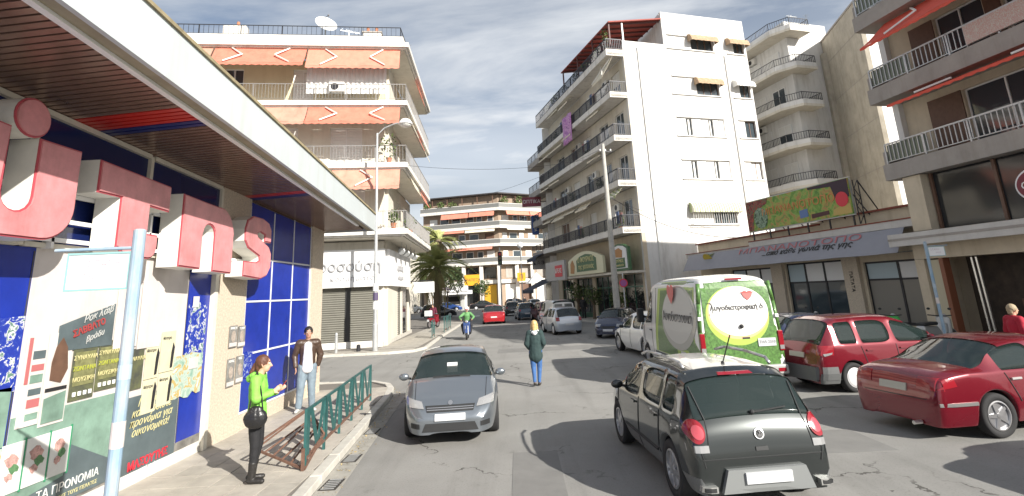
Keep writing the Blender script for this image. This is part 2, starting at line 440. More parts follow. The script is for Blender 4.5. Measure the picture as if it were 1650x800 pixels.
for j in range(22):
    for i in range(2):
        o = bpy.data.objects.new('paving_slab', me); COL.objects.link(o); o.parent = P2; o.location = (-6.95 + i * 1.0, 26.7 + j, 0.109)
for i in range(12):
    o = bpy.data.objects.new('paving_slab', me); COL.objects.link(o); o.parent = P2; o.location = (-17 + i, 25.4, 0.109)
P3 = pavement('right_pavement', [(13.6, 8), (40, 8), (40, 62), (0.0, 62), (2.4, 53), (6.0, 38), (10.9, 20)],
              [(40.0, 7.8), (13.5, 7.8), (10.75, 20), (5.85, 38), (2.3, 53), (0, 62)][::-1])
for q in range(3):
    me = MB().box(0.005, 0.985, 0.005, 0.985, 0, 0.012).mesh('paving_slab'); me.materials.append(PAVE)
    for i in range(26):
        o = bpy.data.objects.new('paving_slab', me); COL.objects.link(o); o.parent = P3
        o.location = (10.9 - i * 0.262 + q * 0.966 + 0.1, 20.2 + i * 0.966 + q * 0.262, 0.109); o.rotation_euler = (0, 0, rad(15))
# worn yellow-white lines at the far junction
g = MB()
for i in range(7): g.box(-6.4 + i * 1.3, -5.8 + i * 1.3, 61, 63.4, 0.0, 0.006)
struct('crossing_stripes', g, mat('road_paint', (0.62, 0.62, 0.58), 0.8, var=0.3, vs=5))

# drain covers and litter in the left gutter
IRON = mat('cast_iron', (0.06, 0.055, 0.05), 0.7, 0.4, var=0.3, vs=20)
for (y, w) in [(8.1, 0.22), (9.3, 0.2), (11.0, 0.2)]:
    t_ = thing('gutter_grate', {8.1: 'small iron drain grate in the gutter nearest the near end of the railing', 9.3: 'small iron drain grate in the gutter beside the middle of the railing', 11.0: 'small iron drain grate in the gutter beside the far railing panels'}[y], 'drain', (KX(y) + 0.16, y, 0.006))
    obj('frame', MB().box(-0.12, 0.12, -w, w, 0, 0.008), IRON, t_)
    for k in range(6): obj('bar', MB().box(-0.09, 0.09, -w + 0.03 + k * (2 * w / 6), -w + 0.05 + k * (2 * w / 6), 0.008, 0.014), GALV, t_)

# ------------------------------------------------------------------ supermarket on the left
OX = -5.56
shop = thing('supermarket', 'low shop with deep white canopy, blue tiled wall and torn posters on the left', 'shop', (OX, 0, 0.12), frame_rot(0))
# local: x = world Y, y = into the wall (-X), z above the pavement
BLUE = mat('blue_panel', (0.012, 0.032, 0.30), 0.25, var=0.2, vs=2.5, spec=0.6)
NAVY = mat('navy_glass', (0.008, 0.016, 0.085), 0.12, spec=0.7)
FRAME = mat('cream_frame', (0.68, 0.64, 0.54), 0.5, var=0.1, vs=6)
PINK = mat('pink_plastic', (0.60, 0.25, 0.26), 0.35, var=0.22, vs=3.5, spec=0.4, stain=0.2)
PINKD = mat('pink_rim', (0.42, 0.07, 0.09), 0.4)
LWHITE = mat('letter_side', (0.72, 0.71, 0.66), 0.5, var=0.08, vs=5)
PAPER = mat('white_paper', (0.60, 0.555, 0.53), 0.75, var=0.10, vs=2.2, bump=0.3, bs=5, stain=0.12)
ztop = lambda y: (4.93 - (y - 5) * 0.048) - 0.12      # soffit height above the pavement
TRIM0 = mat('joint_dark', (0.05, 0.05, 0.06), 0.6)
# masonry
m1 = MB().box(1.0, 15.1, 0.06, 6.0, 0, 5.0); obj('wall', m1, BEIGE, shop)
obj('plinth', MB().box(1.0, 9.72, -0.03, 0.06, 0.0, 0.17), mat('marble', (0.66, 0.63, 0.58), 0.5, var=0.15, vs=5), shop)
obj('plinth', MB().box(10.95, 14.28, -0.03, 0.06, 0.0, 0.32), GRAN, shop)
obj('pillar', MB().box(9.84, 10.92, -0.06, 0.059, 0, 4.6), GRAN, shop)
obj('pillar', MB().box(14.3, 15.13, -0.08, 0.5, 0, 4.38), GRAN, shop)
obj('jamb', MB().box(9.73, 9.835, -0.09, 0.059, 0, 3.3), FRAME, shop)
# upper windows
for (a, b) in [(1.0, 3.8), (3.88, 5.8), (5.88, 7.76), (7.84, 9.76)]:
    f = MB(); z1a, z1b = ztop(a) - 0.03, ztop(b) - 0.03
    f.plate([(a, 3.2), (b, 3.2), (b, z1b), (a, z1a)], -0.02, 0.059)
    w = obj('upper_window', f, NAVY, shop)
    fr = MB(); fr.bar((a, -0.05, z1a), (b, -0.05, z1b), 0.035); fr.bar((b + 0.03, -0.04, 3.15), (b + 0.03, -0.04, z1b), 0.035); fr.bar((a, -0.04, 3.17), (b, -0.04, 3.17), 0.03)
    obj('window_frame', fr, FRAME, w)
# big blue ground of the lower wall
obj('blue_panel', MB().box(1.0, 6.1, -0.012, 0.059, 0.17, 3.14), BLUE, shop)
obj('blue_panel', MB().box(9.05, 9.72, -0.012, 0.059, 0.17, 3.14), BLUE, shop)
obj('white_panel', MB().box(6.1, 9.05, -0.014, 0.059, 0.17, 3.14), PAPER, shop)
obj('mullion', MB().box(7.64, 7.74, -0.05, -0.014, 0.17, 1.9), FRAME, shop)
# blue tiles: three by four with white joints
zs_ = [0.33, 1.41, 2.44, 3.32]
ys_ = [10.95, 12.06, 13.17, 14.28]
for i in range(3):
    for j in range(4):
        z0 = zs_[j]; y0, y1 = ys_[i], ys_[i + 1]
        if j < 3: mb = MB().box(y0 + 0.02, y1 - 0.02, -0.03, 0.059, z0 + 0.02, zs_[j + 1] - 0.02)
        else: mb = MB().plate([(y0 + 0.02, z0 + 0.02), (y1 - 0.02, z0 + 0.02), (y1 - 0.02, ztop(y1) - 0.04), (y0 + 0.02, ztop(y0) - 0.04)], -0.03, 0.059)
        obj('blue_tile', mb, BLUE, shop, bevel=0.004)
mb = MB()
for z in zs_: mb.box(10.95, 14.28, -0.045, -0.03, z - 0.017, z + 0.017)
for y in ys_: mb.box(y - 0.015, y + 0.015, -0.043, -0.03, 0.33, 4.4)
obj('joint_strips', mb, mat('joint_white', (0.72, 0.74, 0.78), 0.5), shop)

obj('grime_skirt', MB().box(1.0, 9.72, -0.0155, -0.0125, 0.171, 0.30), mat('grime', (0.20, 0.19, 0.17), 0.9, var=0.5, vs=6), shop)
for x_ in (3.4, 6.08, 9.06): obj('panel_joint', MB().box(x_ - 0.008, x_ + 0.008, -0.017, -0.0125, 0.31, 3.1), TRIM0, shop)
# canopy: fascia, lip, strip and slatted soffit
def fpt(y): return (-5.56 - (-4.07 + (15.2 - y) * 0.0314))   # local y of the fascia (negative = outward)
mb = MB()
FAS = mat('fascia_panel', (0.50, 0.545, 0.555), 0.4, var=0.05, vs=0.8, stain=0.10)
yA, yB = 1.0, 15.35
zt = lambda y: 4.90 + (15.2 - y) * 0.0725 - 0.12
zb = lambda y: 4.42 + (15.2 - y) * 0.058 - 0.12
cuts = [1.0, 3.2, 5.4, 7.6, 9.8, 12.0, 13.9, 15.35]
for a, b in zip(cuts, cuts[1:]):
    e = MB(); g_ = 0.004
    A0 = (a + g_, fpt(a)); B0 = (b - g_, fpt(b))
    e.add([(A0[0], A0[1], zb(a)), (B0[0], B0[1], zb(b)), (B0[0], B0[1], zt(b)), (A0[0], A0[1], zt(a)),
           (A0[0], A0[1] + 0.06, zb(a)), (B0[0], B0[1] + 0.06, zb(b)), (B0[0], B0[1] + 0.06, zt(b)), (A0[0], A0[1] + 0.06, zt(a))],
          [(0, 1, 2, 3), (7, 6, 5, 4), (0, 4, 5, 1), (3, 2, 6, 7), (0, 3, 7, 4), (1, 5, 6, 2)])
    obj('fascia_panel', e, FAS, shop)
def sweep(name, material, oy0, oz0, oy1, oz1, zf, ya=yA, yb=yB, top=False):
    e = MB()
    vs = []
    for y in (ya, yb):
        f = fpt(y)
        vs += [(y, f + oy0, zf(y) + oz0), (y, f + oy1, zf(y) + oz0), (y, f + oy1, zf(y) + oz1), (y, f + oy0, zf(y) + oz1)]
    e.add(vs, [(3, 2, 1, 0), (4, 5, 6, 7), (0, 1, 5, 4), (1, 2, 6, 5), (2, 3, 7, 6), (3, 0, 4, 7)])
    return obj(name, e, material, shop)
EDGE = mat('weathered_edge', (0.30, 0.25, 0.15), 0.8, var=0.3, vs=5, stain=0.3)
sweep('cap_strip', EDGE, -0.03, 0.0, 0.14, 0.045, zt)
sweep('canopy_lip', mat('olive_lip', (0.33, 0.29, 0.20), 0.7, var=0.2, vs=3), 0.062, 0.02, 0.22, 0.06, zb)
sweep('edge_strip', mat('white_strip', (0.85, 0.85, 0.83), 0.3), 0.222, -0.015, 0.30, 0.05, zb, yb=14.4)
e = MB()
for (a, b) in [(1.0, 15.35)]:
    e.add([(a, fpt(a) + 0.14, zt(a) - 0.05), (b, fpt(b) + 0.14, zt(b) - 0.05), (b, 0.3, zt(b) - 0.05), (a, 0.3, zt(a) - 0.05),
           (a, fpt(a) + 0.14, zt(a) - 0.09), (b, fpt(b) + 0.14, zt(b) - 0.09), (b, 0.3, zt(b) - 0.09), (a, 0.3, zt(a) - 0.09)], [(0, 1, 2, 3), (7, 6, 5, 4), (0, 4, 5, 1), (1, 5, 6, 2), (2, 6, 7, 3), (3, 7, 4, 0)])
obj('canopy_roof', e, SLABG, shop)
obj('canopy_end', MB().plate([(0, 0), (0.001, 0), (0.001, 0.001)], 0, 0.001) if False else MB().add(
    [(15.33, fpt(15.3), zb(15.3)), (15.33, 0.3, 4.3), (15.33, 0.3, zt(15.3) - 0.05), (15.33, fpt(15.3), zt(15.3)), (15.37, fpt(15.3), zb(15.3)), (15.37, 0.3, 4.3), (15.37, 0.3, zt(15.3) - 0.05), (15.37, fpt(15.3), zt(15.3))],
    [(3, 2, 1, 0), (4, 5, 6, 7), (0, 1, 5, 4), (1, 2, 6, 5), (2, 3, 7, 6), (3, 0, 4, 7)]), FAS, shop)
SOF = mat('soffit_slat', (0.36, 0.23, 0.18), 0.22, 0.55, var=0.2, vs=2)  # reddish reflection tint painted into the slats' base colour
SOFR = mat('soffit_red', (0.55, 0.03, 0.02), 0.3); SOFB = mat('soffit_blue', (0.02, 0.03, 0.16), 0.3)
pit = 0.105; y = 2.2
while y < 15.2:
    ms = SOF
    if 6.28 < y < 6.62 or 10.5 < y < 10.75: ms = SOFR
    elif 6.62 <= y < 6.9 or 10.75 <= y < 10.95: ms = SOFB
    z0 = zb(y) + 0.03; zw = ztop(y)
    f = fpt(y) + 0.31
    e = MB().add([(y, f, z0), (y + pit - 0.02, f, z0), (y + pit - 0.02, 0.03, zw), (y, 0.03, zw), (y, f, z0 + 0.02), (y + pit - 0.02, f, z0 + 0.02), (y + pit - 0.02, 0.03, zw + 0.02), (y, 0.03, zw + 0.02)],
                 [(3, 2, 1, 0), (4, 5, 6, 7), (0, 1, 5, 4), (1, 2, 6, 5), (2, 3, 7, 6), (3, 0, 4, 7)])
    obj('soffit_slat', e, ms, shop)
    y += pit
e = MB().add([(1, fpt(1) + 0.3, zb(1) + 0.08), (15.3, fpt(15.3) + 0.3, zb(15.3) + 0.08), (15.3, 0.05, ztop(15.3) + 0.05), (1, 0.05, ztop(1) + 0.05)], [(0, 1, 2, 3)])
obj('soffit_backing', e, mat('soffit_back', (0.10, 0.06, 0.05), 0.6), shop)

# the letters of the sign, on rails
sign = thing('shop_sign', 'big pink plastic letters on white rails across the front of the supermarket', 'sign', (OX, 0, 0.0), frame_rot(0))
def arc(cx, cz, r, a0, a1, n=10, rz_=None):
    rz_ = r if rz_ is None else rz_
    return [(cx + r * math.cos(rad(a0 + (a1 - a0) * i / n)), cz + rz_ * math.sin(rad(a0 + (a1 - a0) * i / n))) for i in range(n + 1)]
def letter(name, polys, base_y=-0.46, d=0.32, label=None):
    """polys: list of outlines in (x, z)"""
    import itertools
    o = None
    side = MB(); face = MB(); rim = MB()
    for P in polys:
        side.plate(P, base_y, base_y + d)
    o = obj(name, side, LWHITE, sign)
    for P in polys:
        # inset outline for the face
        cx = sum(p[0] for p in P) / len(P); n = len(P); ins = []
        area = sum(P[i][0] * P[(i + 1) % n][1] - P[(i + 1) % n][0] * P[i][1] for i in range(n))
        sg = 1 if area > 0 else -1
        for i in range(n):
            p0, p1, p2 = Vector(P[i - 1]), Vector(P[i]), Vector(P[(i + 1) % n])
            a = (p1 - p0).normalized(); b = (p2 - p1).normalized()
            na = Vector((-a.y, a.x)) * sg; nb = Vector((-b.y, b.x)) * sg
            t = (na + nb); t = t / max(0.4, t.length ** 2 / 2) if t.length > 0.01 else na
            ins.append(tuple(p1 + t * 0.022))
        rim.plate(P if sg > 0 else P[::-1], base_y - 0.012, base_y)
        face.plate(ins if sg > 0 else ins[::-1], base_y - 0.03, base_y - 0.012)
    obj('letter_rim', rim, PINKD, o); obj('letter_face', face, PINK, o)
    return o
U = [(4.42, 4.45), (5.10, 4.40), (5.10, 3.72)] + arc(5.27, 3.72, 0.17, 180, 360, 8) + [(5.44, 4.36), (6.0, 4.36), (6.0, 3.75)] + arc(5.6, 3.68, 0.4, 0, -90, 8) + arc(4.82, 3.68, 0.4, -90, -180, 8)
letter('letter', [U])
letter('letter', [arc(5.31, 4.55, 0.215, 0, 360, 24)[:-1]], base_y=-0.47, d=0.25)
T_ = [(6.30, 4.34), (6.30, 3.93), (6.70, 3.93), (6.70, 3.3), (6.85, 3.2), (7.2, 3.18)] + arc(7.3, 3.35, 0.17, -90, 0, 5) + [(7.47, 3.52), (7.25, 3.52), (7.25, 3.9), (7.67, 3.88), (7.67, 4.26)]
letter('letter', [T_])
n_ = [(7.99, 4.22), (7.99, 3.11), (8.55, 3.09), (8.55, 3.66)] + arc(8.73, 3.66, 0.17, 180, 0, 8) + [(8.90, 3.07), (9.49, 3.05), (9.49, 3.75)] + arc(9.04, 3.72, 0.45, 0, 100, 8) + [(8.62, 4.18)]
letter('letter', [n_])
s_ = [(10.97, 3.72), (10.97, 3.98), (10.85, 4.12), (10.6, 4.18), (10.2, 4.18), (9.98, 4.08), (9.9, 3.9), (9.92, 3.68), (10.05, 3.55), (10.5, 3.42), (10.52, 3.34), (10.4, 3.3), (9.92, 3.3), (9.92, 3.02), (10.6, 2.98), (10.85, 3.05), (11.0, 3.22), (11.0, 3.5), (10.88, 3.64), (10.4, 3.8), (10.38, 3.86), (10.5, 3.9), (10.7, 3.86), (10.7, 3.72)]
letter('letter', [s_])
for z in (3.33, 3.56, 3.88):
    obj('rail', MB().box(3.0, 11.1, -0.13, -0.09, z, z + 0.05), WHITEM, sign)
for y in (4.2, 6.15, 7.8, 9.75):
    obj('bracket', MB().box(y, y + 0.04, -0.13, 0.0, 3.25, 3.95), WHITEM, sign)

# posters and torn paper on the wall (each its own sheet)
def poster(x0, x1, z0, z1, material, label, depth=0.014, tilt=0.0, name='poster', y=-0.018, group=None, ragged=False, cat='poster'):
    r = thing(name, label, cat, (OX, 0, 0.0), frame_rot(0), group)
    n = 7; top = []; bot = []
    for i in range(n + 1):
        x = x0 + (x1 - x0) * i / n; j = random.uniform(-0.05, 0.05) if ragged and 0 < i < n else 0
        top.append((x, z1 + tilt * i / n + (random.uniform(-0.03, 0.03) if ragged else 0))); bot.append((x, z0 + j))
    obj('sheet', MB().plate(bot + top[::-1], y - depth * 0.5, y + 0.002), material, r)
    return r
Y0 = -0.018
TORN = patch_mat('torn_blue', [(0.012, 0.032, 0.30), (0.012, 0.032, 0.30), (0.02, 0.05, 0.33), (0.55, 0.56, 0.58), (0.1, 0.2, 0.16)], 9, distort=1.0)
TORN2 = patch_mat('torn_green', [(0.20, 0.34, 0.27), (0.30, 0.42, 0.34), (0.42, 0.50, 0.44), (0.45, 0.34, 0.12), (0.62, 0.62, 0.58)], 4.5, distort=0.8)
DPOS = mat('dark_gig', (0.045, 0.047, 0.04), 0.5, var=0.6, vs=6, col2=(0.14, 0.15, 0.07))
GREENP = mat('green_poster', (0.20, 0.31, 0.25), 0.35, var=0.4, vs=2.2)
GREYP = mat('grey_poster', (0.10, 0.13, 0.14), 0.35, var=0.3, vs=2)
CARD = mat('card_print', (0.66, 0.66, 0.64), 0.5, var=0.08, vs=4)
BLOOM = mat('bloom_print', (0.50, 0.30, 0.27), 0.6, var=0.5, vs=30); STEMP = mat('stem_print', (0.10, 0.22, 0.10), 0.6, var=0.4, vs=30)
CREAMP = mat('cream_poster', (0.62, 0.58, 0.40), 0.6, var=0.12, vs=5)
INK = mat('ink', (0.02, 0.02, 0.022), 0.6); REDI = mat('red_ink', (0.60, 0.03, 0.05), 0.5); WHI = mat('white_ink', (0.78, 0.78, 0.74), 0.5); GOLD = mat('gold_ink', (0.60, 0.55, 0.28), 0.5); LIME = mat('lime_ink', (0.42, 0.45, 0.06), 0.5)
def ptext(r, s, x, z, size, m_, sx=1.0, y=Y0 - 0.016, rot=0.0, bold=0.0, shear=0.0, align='CENTER'):
    return text('lettering', s, size, m_, r, (x, y, z), (math.pi / 2, rot, 0), 0.002, align, sx, bold, shear)
poster(4.2, 6.08, 1.7, 2.5, TORN, 'band of torn white paper scraps on the blue wall under the first letter', ragged=True)
r = poster(4.6, 6.05, 1.15, 1.75, GREENP, 'faded green poster with a red headline left of the white panel')
ptext(r, 'ΠΡΟΣΦΟΡΑ', 5.45, 1.66, 0.16, REDI, bold=0.006)
r = poster(4.9, 6.1, 0.75, 1.14, TORN2, 'peeling pale green poster with ochre blotches at the lower left')
r = poster(6.1, 7.62, 0.33, 1.42, GREENP, 'green poster reading ta pronomia under the dark gig posters')
r2 = MB().plate([(6.12, 0.33), (7.6, 0.33), (7.6, 0.62), (6.95, 0.95), (6.9, 0.62), (6.12, 0.5)], Y0 - 0.012, Y0 - 0.007); obj('dark_band', r2, GREYP, r)
ptext(r, 'ΤΑ ΠΡΟΝΟΜΙΑ', 7.0, 0.50, 0.13, WHI); ptext(r, 'ΓΙΑ ΟΛΟΥΣ ΤΟΥΣ ΠΕΛΑΤΕΣ', 7.05, 0.39, 0.06, GOLD)
for k, (a, b) in enumerate([(5.62, 5.98), (6.04, 6.30), (6.33, 6.62), (6.65, 6.92)]):
    r = poster(a, b, 0.66, 1.16, CARD, ['white picture card with green edge, leftmost of the row of four on the wall', 'white picture card with green edge, second of the row of four on the wall', 'white picture card with green edge, third of the row of four on the wall', 'white picture card with green edge, rightmost of the row of four on the wall'][k], y=-0.032, name='picture_card', group='row of picture cards on the green poster', cat='card')
    w_ = b - a
    for q_, (fx, fz_, fr_) in enumerate([(0.45, 0.66, 0.28), (0.6, 0.48, 0.2), (0.4, 0.34, 0.16)]): obj('flower_print', MB().plate([(a + w_ * (fx + fr_ * (1 + 0.25 * math.sin(u * 2.6 + k)) * math.cos(u * 0.57)), z_ + 0.012 * math.sin(u * 3)) for u in range(11) for z_ in [0.66 + 0.5 * fz_ + w_ * fr_ * 0.9 * math.sin(u * 0.57)]], -0.044 - 0.002 * q_, -0.040), [BLOOM, STEMP, BLOOM][q_], r)
    obj('edge', MB().box(b, b + 0.02, -0.04, -0.03, 0.64, 1.18), mat('card_green', (0.03, 0.25, 0.12), 0.5), r)
r = poster(6.15, 6.42, 1.3, 2.3, PAPER, 'narrow white flyer with red column of print at the edge of the white panel', y=-0.03)
ptext(r, 'ΝΕΟ', 6.2, 2.0, 0.16, REDI, rot=math.pi / 2); obj('column', MB().box(6.17, 6.215, -0.042, -0.037, 1.75, 2.25), mat('faded_red', (0.42, 0.13, 0.13), 0.6), r)
for q in range(6): obj('print_block', MB().box(6.24, 6.40, -0.041, -0.037, 1.36 + q * 0.13, 1.43 + q * 0.13 + 0.02 * (q % 2)), [GREENP, mat('faded_red', (0.42, 0.13, 0.13), 0.6), GREYP][q % 3], r)
r = poster(6.44, 6.78, 1.25, 2.28, PAPER, 'white flyer with a dark figure beside the slanting gig poster', y=-0.026)
obj('figure_print', MB().plate([(6.5, 1.75), (6.66, 1.7), (6.74, 1.85), (6.70, 2.1), (6.62, 2.22), (6.54, 2.12), (6.5, 1.95)], -0.043, -0.039), BROWN, r); obj('green_print', MB().plate([(6.46, 1.28), (6.76, 1.28), (6.76, 1.6), (6.46, 1.55)], -0.041, -0.038), GREENP, r); obj('caption_band', MB().box(6.46, 6.76, -0.041, -0.038, 1.62, 1.66), INK, r)
r = poster(6.55, 7.42, 2.06, 2.36, GREYP, 'slanting dark poster with white scrawl and red lettering on the white panel', tilt=0.24, y=-0.03)
ptext(r, 'Ροκ λάιβ', 7.12, 2.47, 0.12, mat('chalk_ink', (0.5, 0.5, 0.48), 0.6), rot=-0.27, y=-0.046, shear=0.5); ptext(r, 'ΣΑΒΒΑΤΟ', 7.0, 2.31, 0.11, mat('dull_red_ink', (0.34, 0.05, 0.05), 0.6), rot=-0.27, bold=0.004, y=-0.046); ptext(r, 'βράδυ', 7.1, 2.2, 0.10, mat('chalk_ink', (0.5, 0.5, 0.48), 0.6), rot=-0.27, y=-0.046, shear=0.4)
for k, (a, b, z0, z1) in enumerate([(6.82, 7.2, 1.45, 2.1), (7.22, 7.60, 1.5, 2.12)]):
    r = poster(a, b, z0, z1, DPOS, ['dark gig poster with olive print, left one of the pair on the panel', 'dark gig poster with olive print, right one of the pair on the panel'][k], y=-0.024, group='dark gig posters')
    obj('print_field', MB().plate([(a + 0.03, z1 - 0.48), (b - 0.03, z1 - 0.48), (b - 0.03, z1 - 0.08), (a + 0.03, z1 - 0.08)], -0.036, -0.033), mat('olive_print', (0.20, 0.20, 0.09), 0.5, var=0.4, vs=12), r)
    for q in range(3): ptext(r, ['ΣΥΝΑΥΛΙΑ', 'ΖΩΝΤΑΝΑ', 'ΜΟΥΣΙΚΗ'][q], (a + b) / 2, z1 - 0.15 - 0.13 * q, 0.075, [GOLD, LIME, GOLD][q], y=-0.04)
    ptext(r, '■ ■ ■ ■', (a + b) / 2, z0 + 0.07, 0.07, WHI, y=-0.04)
r = poster(7.45, 7.9, 2.0, 2.78, PAPER, 'blank white sheet pasted over the posters right of the pole', y=-0.034)
r = poster(7.92, 8.4, 1.95, 2.92, PAPER, 'large blank white sheet with a notched top right of the pole', y=-0.036, ragged=False)
r = poster(7.78, 8.1, 1.40, 1.96, DPOS, 'dark gig poster half hidden under the blank white sheets', y=-0.026)
ptext(r, 'ΣΥΝΑΥΛΙΑ', 7.94, 1.82, 0.075, GOLD, y=-0.04)
for k, (a, b, z0, z1) in enumerate([(8.14, 8.44, 1.5, 2.0), (8.14, 8.44, 1.02, 1.49), (8.47, 8.80, 1.55, 2.15), (8.47, 8.80, 1.06, 1.54)]):
    r = poster(a, b, z0, z1, CREAMP, ['cream poster with black figure, upper left of the block of four', 'cream poster with black figure, lower left of the block of four', 'cream poster with black figure, upper right of the block of four', 'cream poster with black figure, lower right of the block of four'][k], y=-0.03, group='cream posters')
    obj('figure', MB().plate([(b - 0.09, z0 + 0.04), (b - 0.04, z0 + 0.05), (b - 0.01, z0 + 0.35), (b - 0.05, z0 + 0.42), (b - 0.08, z0 + 0.28)], -0.043, -0.037), INK, r)
    ptext(r, 'θέατρο', (a + b) / 2 - 0.04, z1 - 0.1, 0.06, INK, y=-0.04)
r = poster(8.82, 9.6, 1.1, 1.75, TORN2, 'remains of a green and ochre map poster peeling off the blue strip', ragged=True, y=-0.024)
r = poster(9.1, 9.62, 1.55, 2.55, TORN, 'torn white paper scraps on the narrow blue strip', ragged=True, y=-0.022)
r = poster(9.2, 9.36, 2.5, 2.68, PAPER, 'small white note stuck high on the narrow blue strip', y=-0.03, name='paper_note', cat='note')
r = poster(9.22, 9.46, 1.5, 1.68, PAPER, 'small white note stuck low on the narrow blue strip', y=-0.034, name='paper_note', cat='note')
r = poster(7.84, 9.02, 0.25, 1.3, GREYP, 'dark grey poster with cream handwriting and a red name at the foot of the wall', y=-0.022)
for q, s in enumerate(['Γνωρίστε', 'και κερδίστε', 'προνόμια για', 'οικονομικά!']): ptext(r, s, 8.4, 1.2 - 0.13 * q, 0.15, GOLD, y=-0.034, shear=0.4, rot=-0.02)
ptext(r, 'ΜΑΣΟΥΤΗΣ', 8.42, 0.37, 0.15, REDI, y=-0.034, bold=0.006); ptext(r, 'σούπερ μάρκετ', 8.5, 0.28, 0.055, WHI, y=-0.034)
PH = mat('photo_print', (0.10, 0.10, 0.095), 0.5, var=0.8, vs=7, col2=(0.3, 0.29, 0.27)); FACEP = mat('face_print', (0.40, 0.34, 0.29), 0.6, var=0.4, vs=25)
for k, (a, b, z0, z1) in enumerate([(10.34, 10.62, 1.72, 2.12), (10.66, 10.93, 1.70, 2.10), (10.34, 10.60, 1.02, 1.52), (10.66, 10.93, 1.04, 1.54)]):
    r = poster(a, b, z0, z1, PH, ['black and white picture poster, upper left of four on the stone pillar', 'black and white picture poster, upper right of four on the stone pillar', 'black and white picture poster, lower left of four on the stone pillar', 'black and white picture poster, lower right of four on the stone pillar'][k], y=-0.08, group='posters on the stone pillar')
    obj('portrait_print', MB().plate(arc((a + b) / 2, (z0 + z1) / 2, 0.075, 0, 340, 12, 0.11), -0.094, -0.089), FACEP, r); obj('caption_band', MB().box(a + 0.01, b - 0.01, -0.094, -0.089, z0 + 0.02, z0 + 0.09), PAPER, r)
    ptext(r, ['ΑΝΟΙΞΗ', 'ΤΕΧΝΗ', 'ΧΟΡΟΣ', 'ΦΩΣ'][k], (a + b) / 2, z1 - 0.05, 0.06, WHI, y=-0.09)
r = poster(11.0, 11.35, 1.1, 1.55, patch_mat('scrawl', [(0.012, 0.032, 0.3), (0.012, 0.032, 0.3), (0.3, 0.36, 0.5)], 11, distort=1.2), 'pale scrap of paper on the blue tiles behind the woman in green', ragged=True, y=-0.045)

# ------------------------------------------------------------------ openings
def opening(root, x0, x1, z0, z1, kind='glass', y=0.12, rz=0.0, n=2, frame=WHITEM):
    """a door or window set into a recess whose back is at depth y"""
    R = (0, 0, rz)
    f = MB(); w = 0.05
    f.box(x0, x0 + w, y - 0.05, y, z0, z1); f.box(x1 - w, x1, y - 0.05, y, z0, z1); f.box(x0 + w, x1 - w, y - 0.05, y, z1 - w, z1); f.box(x0 + w, x1 - w, y - 0.05, y, z0, z0 + w)
    for i in range(1, n): xx = x0 + (x1 - x0) * i / n; f.box(xx - w / 2, xx + w / 2, y - 0.052, y - 0.002, z0 + w, z1 - w)
    o = obj('door' if z1 - z0 > 1.9 else 'window', f, frame, root, rot=R)
    if kind == 'glass':
        for i in range(n):
            a = x0 + (x1 - x0) * i / n + w; b = x0 + (x1 - x0) * (i + 1) / n - w
            obj('pane', MB().box(a, b, y - 0.02, y, z0 + w, z1 - w), GLASS, o)
    elif kind == 'half':
        zc = z0 + (z1 - z0) * random.uniform(0.4, 0.7)
        obj('pane', MB().box(x0 + w, x1 - w, y - 0.02, y, z0 + w, zc), GLASS, o)
        obj('roller_shutter', MB().box(x0 + w, x1 - w, y - 0.04, y - 0.005, zc, z1 - w), SHUT, o)
    else:
        sh = {'shutter': SHUT, 'brown': BROWN, 'beige': BEIGEC}[kind]
        s = MB(); k = max(3, int((z1 - z0) / 0.16))
        for i in range(k):
            a = z0 + w + (z1 - z0 - 2 * w) * i / k; b = z0 + w + (z1 - z0 - 2 * w) * (i + 1) / k
            s.box(x0 + w, x1 - w, y - 0.035, y - 0.002, a, b - 0.012)
        s.box(x0 + w, x1 - w, y - 0.02, y, z0 + w, z1 - w)
        so = obj('roller_shutter', s, sh, o)
        so['kind'] = 'stuff'
    return o

def ac_unit(root, x, y, z, rz=0):
    b = obj('air_conditioner', MB().box(x - 0.4, x + 0.4, y - 0.3, y, z, z + 0.55), mat('ac_white', (0.66, 0.65, 0.61), 0.5), root, rot=(0, 0, rz), bevel=0.02)
    obj('fan_grille', MB().lathe([(0.2, -0.31), (0.2, -0.302)], (x - 0.1, y, z + 0.28), 'y', 16), BLACKM, b)
    obj('bracket', MB().bar((x - 0.3, y, z - 0.02), (x - 0.3, y - 0.3, z - 0.02), 0.015).bar((x + 0.3, y, z - 0.02), (x + 0.3, y - 0.3, z - 0.02), 0.015), GREYM, b)

def plant_mb(c, r, h, n=60, seed=0, s=0.08):
    """many small leaf faces spread through a rounded volume"""
    rnd = random.Random(seed); mb = MB()
    for _ in range(n):
        while True:
            p = Vector((rnd.uniform(-1, 1), rnd.uniform(-1, 1), rnd.uniform(-1, 1)))
            if p.length < 1: break
        p = Vector((c[0] + p.x * r, c[1] + p.y * r, c[2] + (p.z + 1) * h / 2))
        a = Vector((rnd.uniform(-1, 1), rnd.uniform(-1, 1), rnd.uniform(-1, 1))).normalized() * s
        b = a.cross(Vector((rnd.uniform(-1, 1), rnd.uniform(-1, 1), rnd.uniform(-1, 1)))).normalized() * s * 0.55
        mb.quad(p - a, p - b, p + a, p + b)
    return mb

def pot_plant(x, y, z, label, r=0.28, h=0.7, seed=0, group=None, potm=TERRA):
    t = thing('potted_plant', label, 'plant', (x, y, z), 0, group)
    obj('pot', MB().lathe([(0.1, 0), (0.15, 0.26), (0.165, 0.26), (0.165, 0.3), (0.13, 0.3)], n=12), potm, t)
    o = obj('foliage', plant_mb((0, 0, 0.25), r, h, 90, seed, 0.09), LEAF, t)
    return t

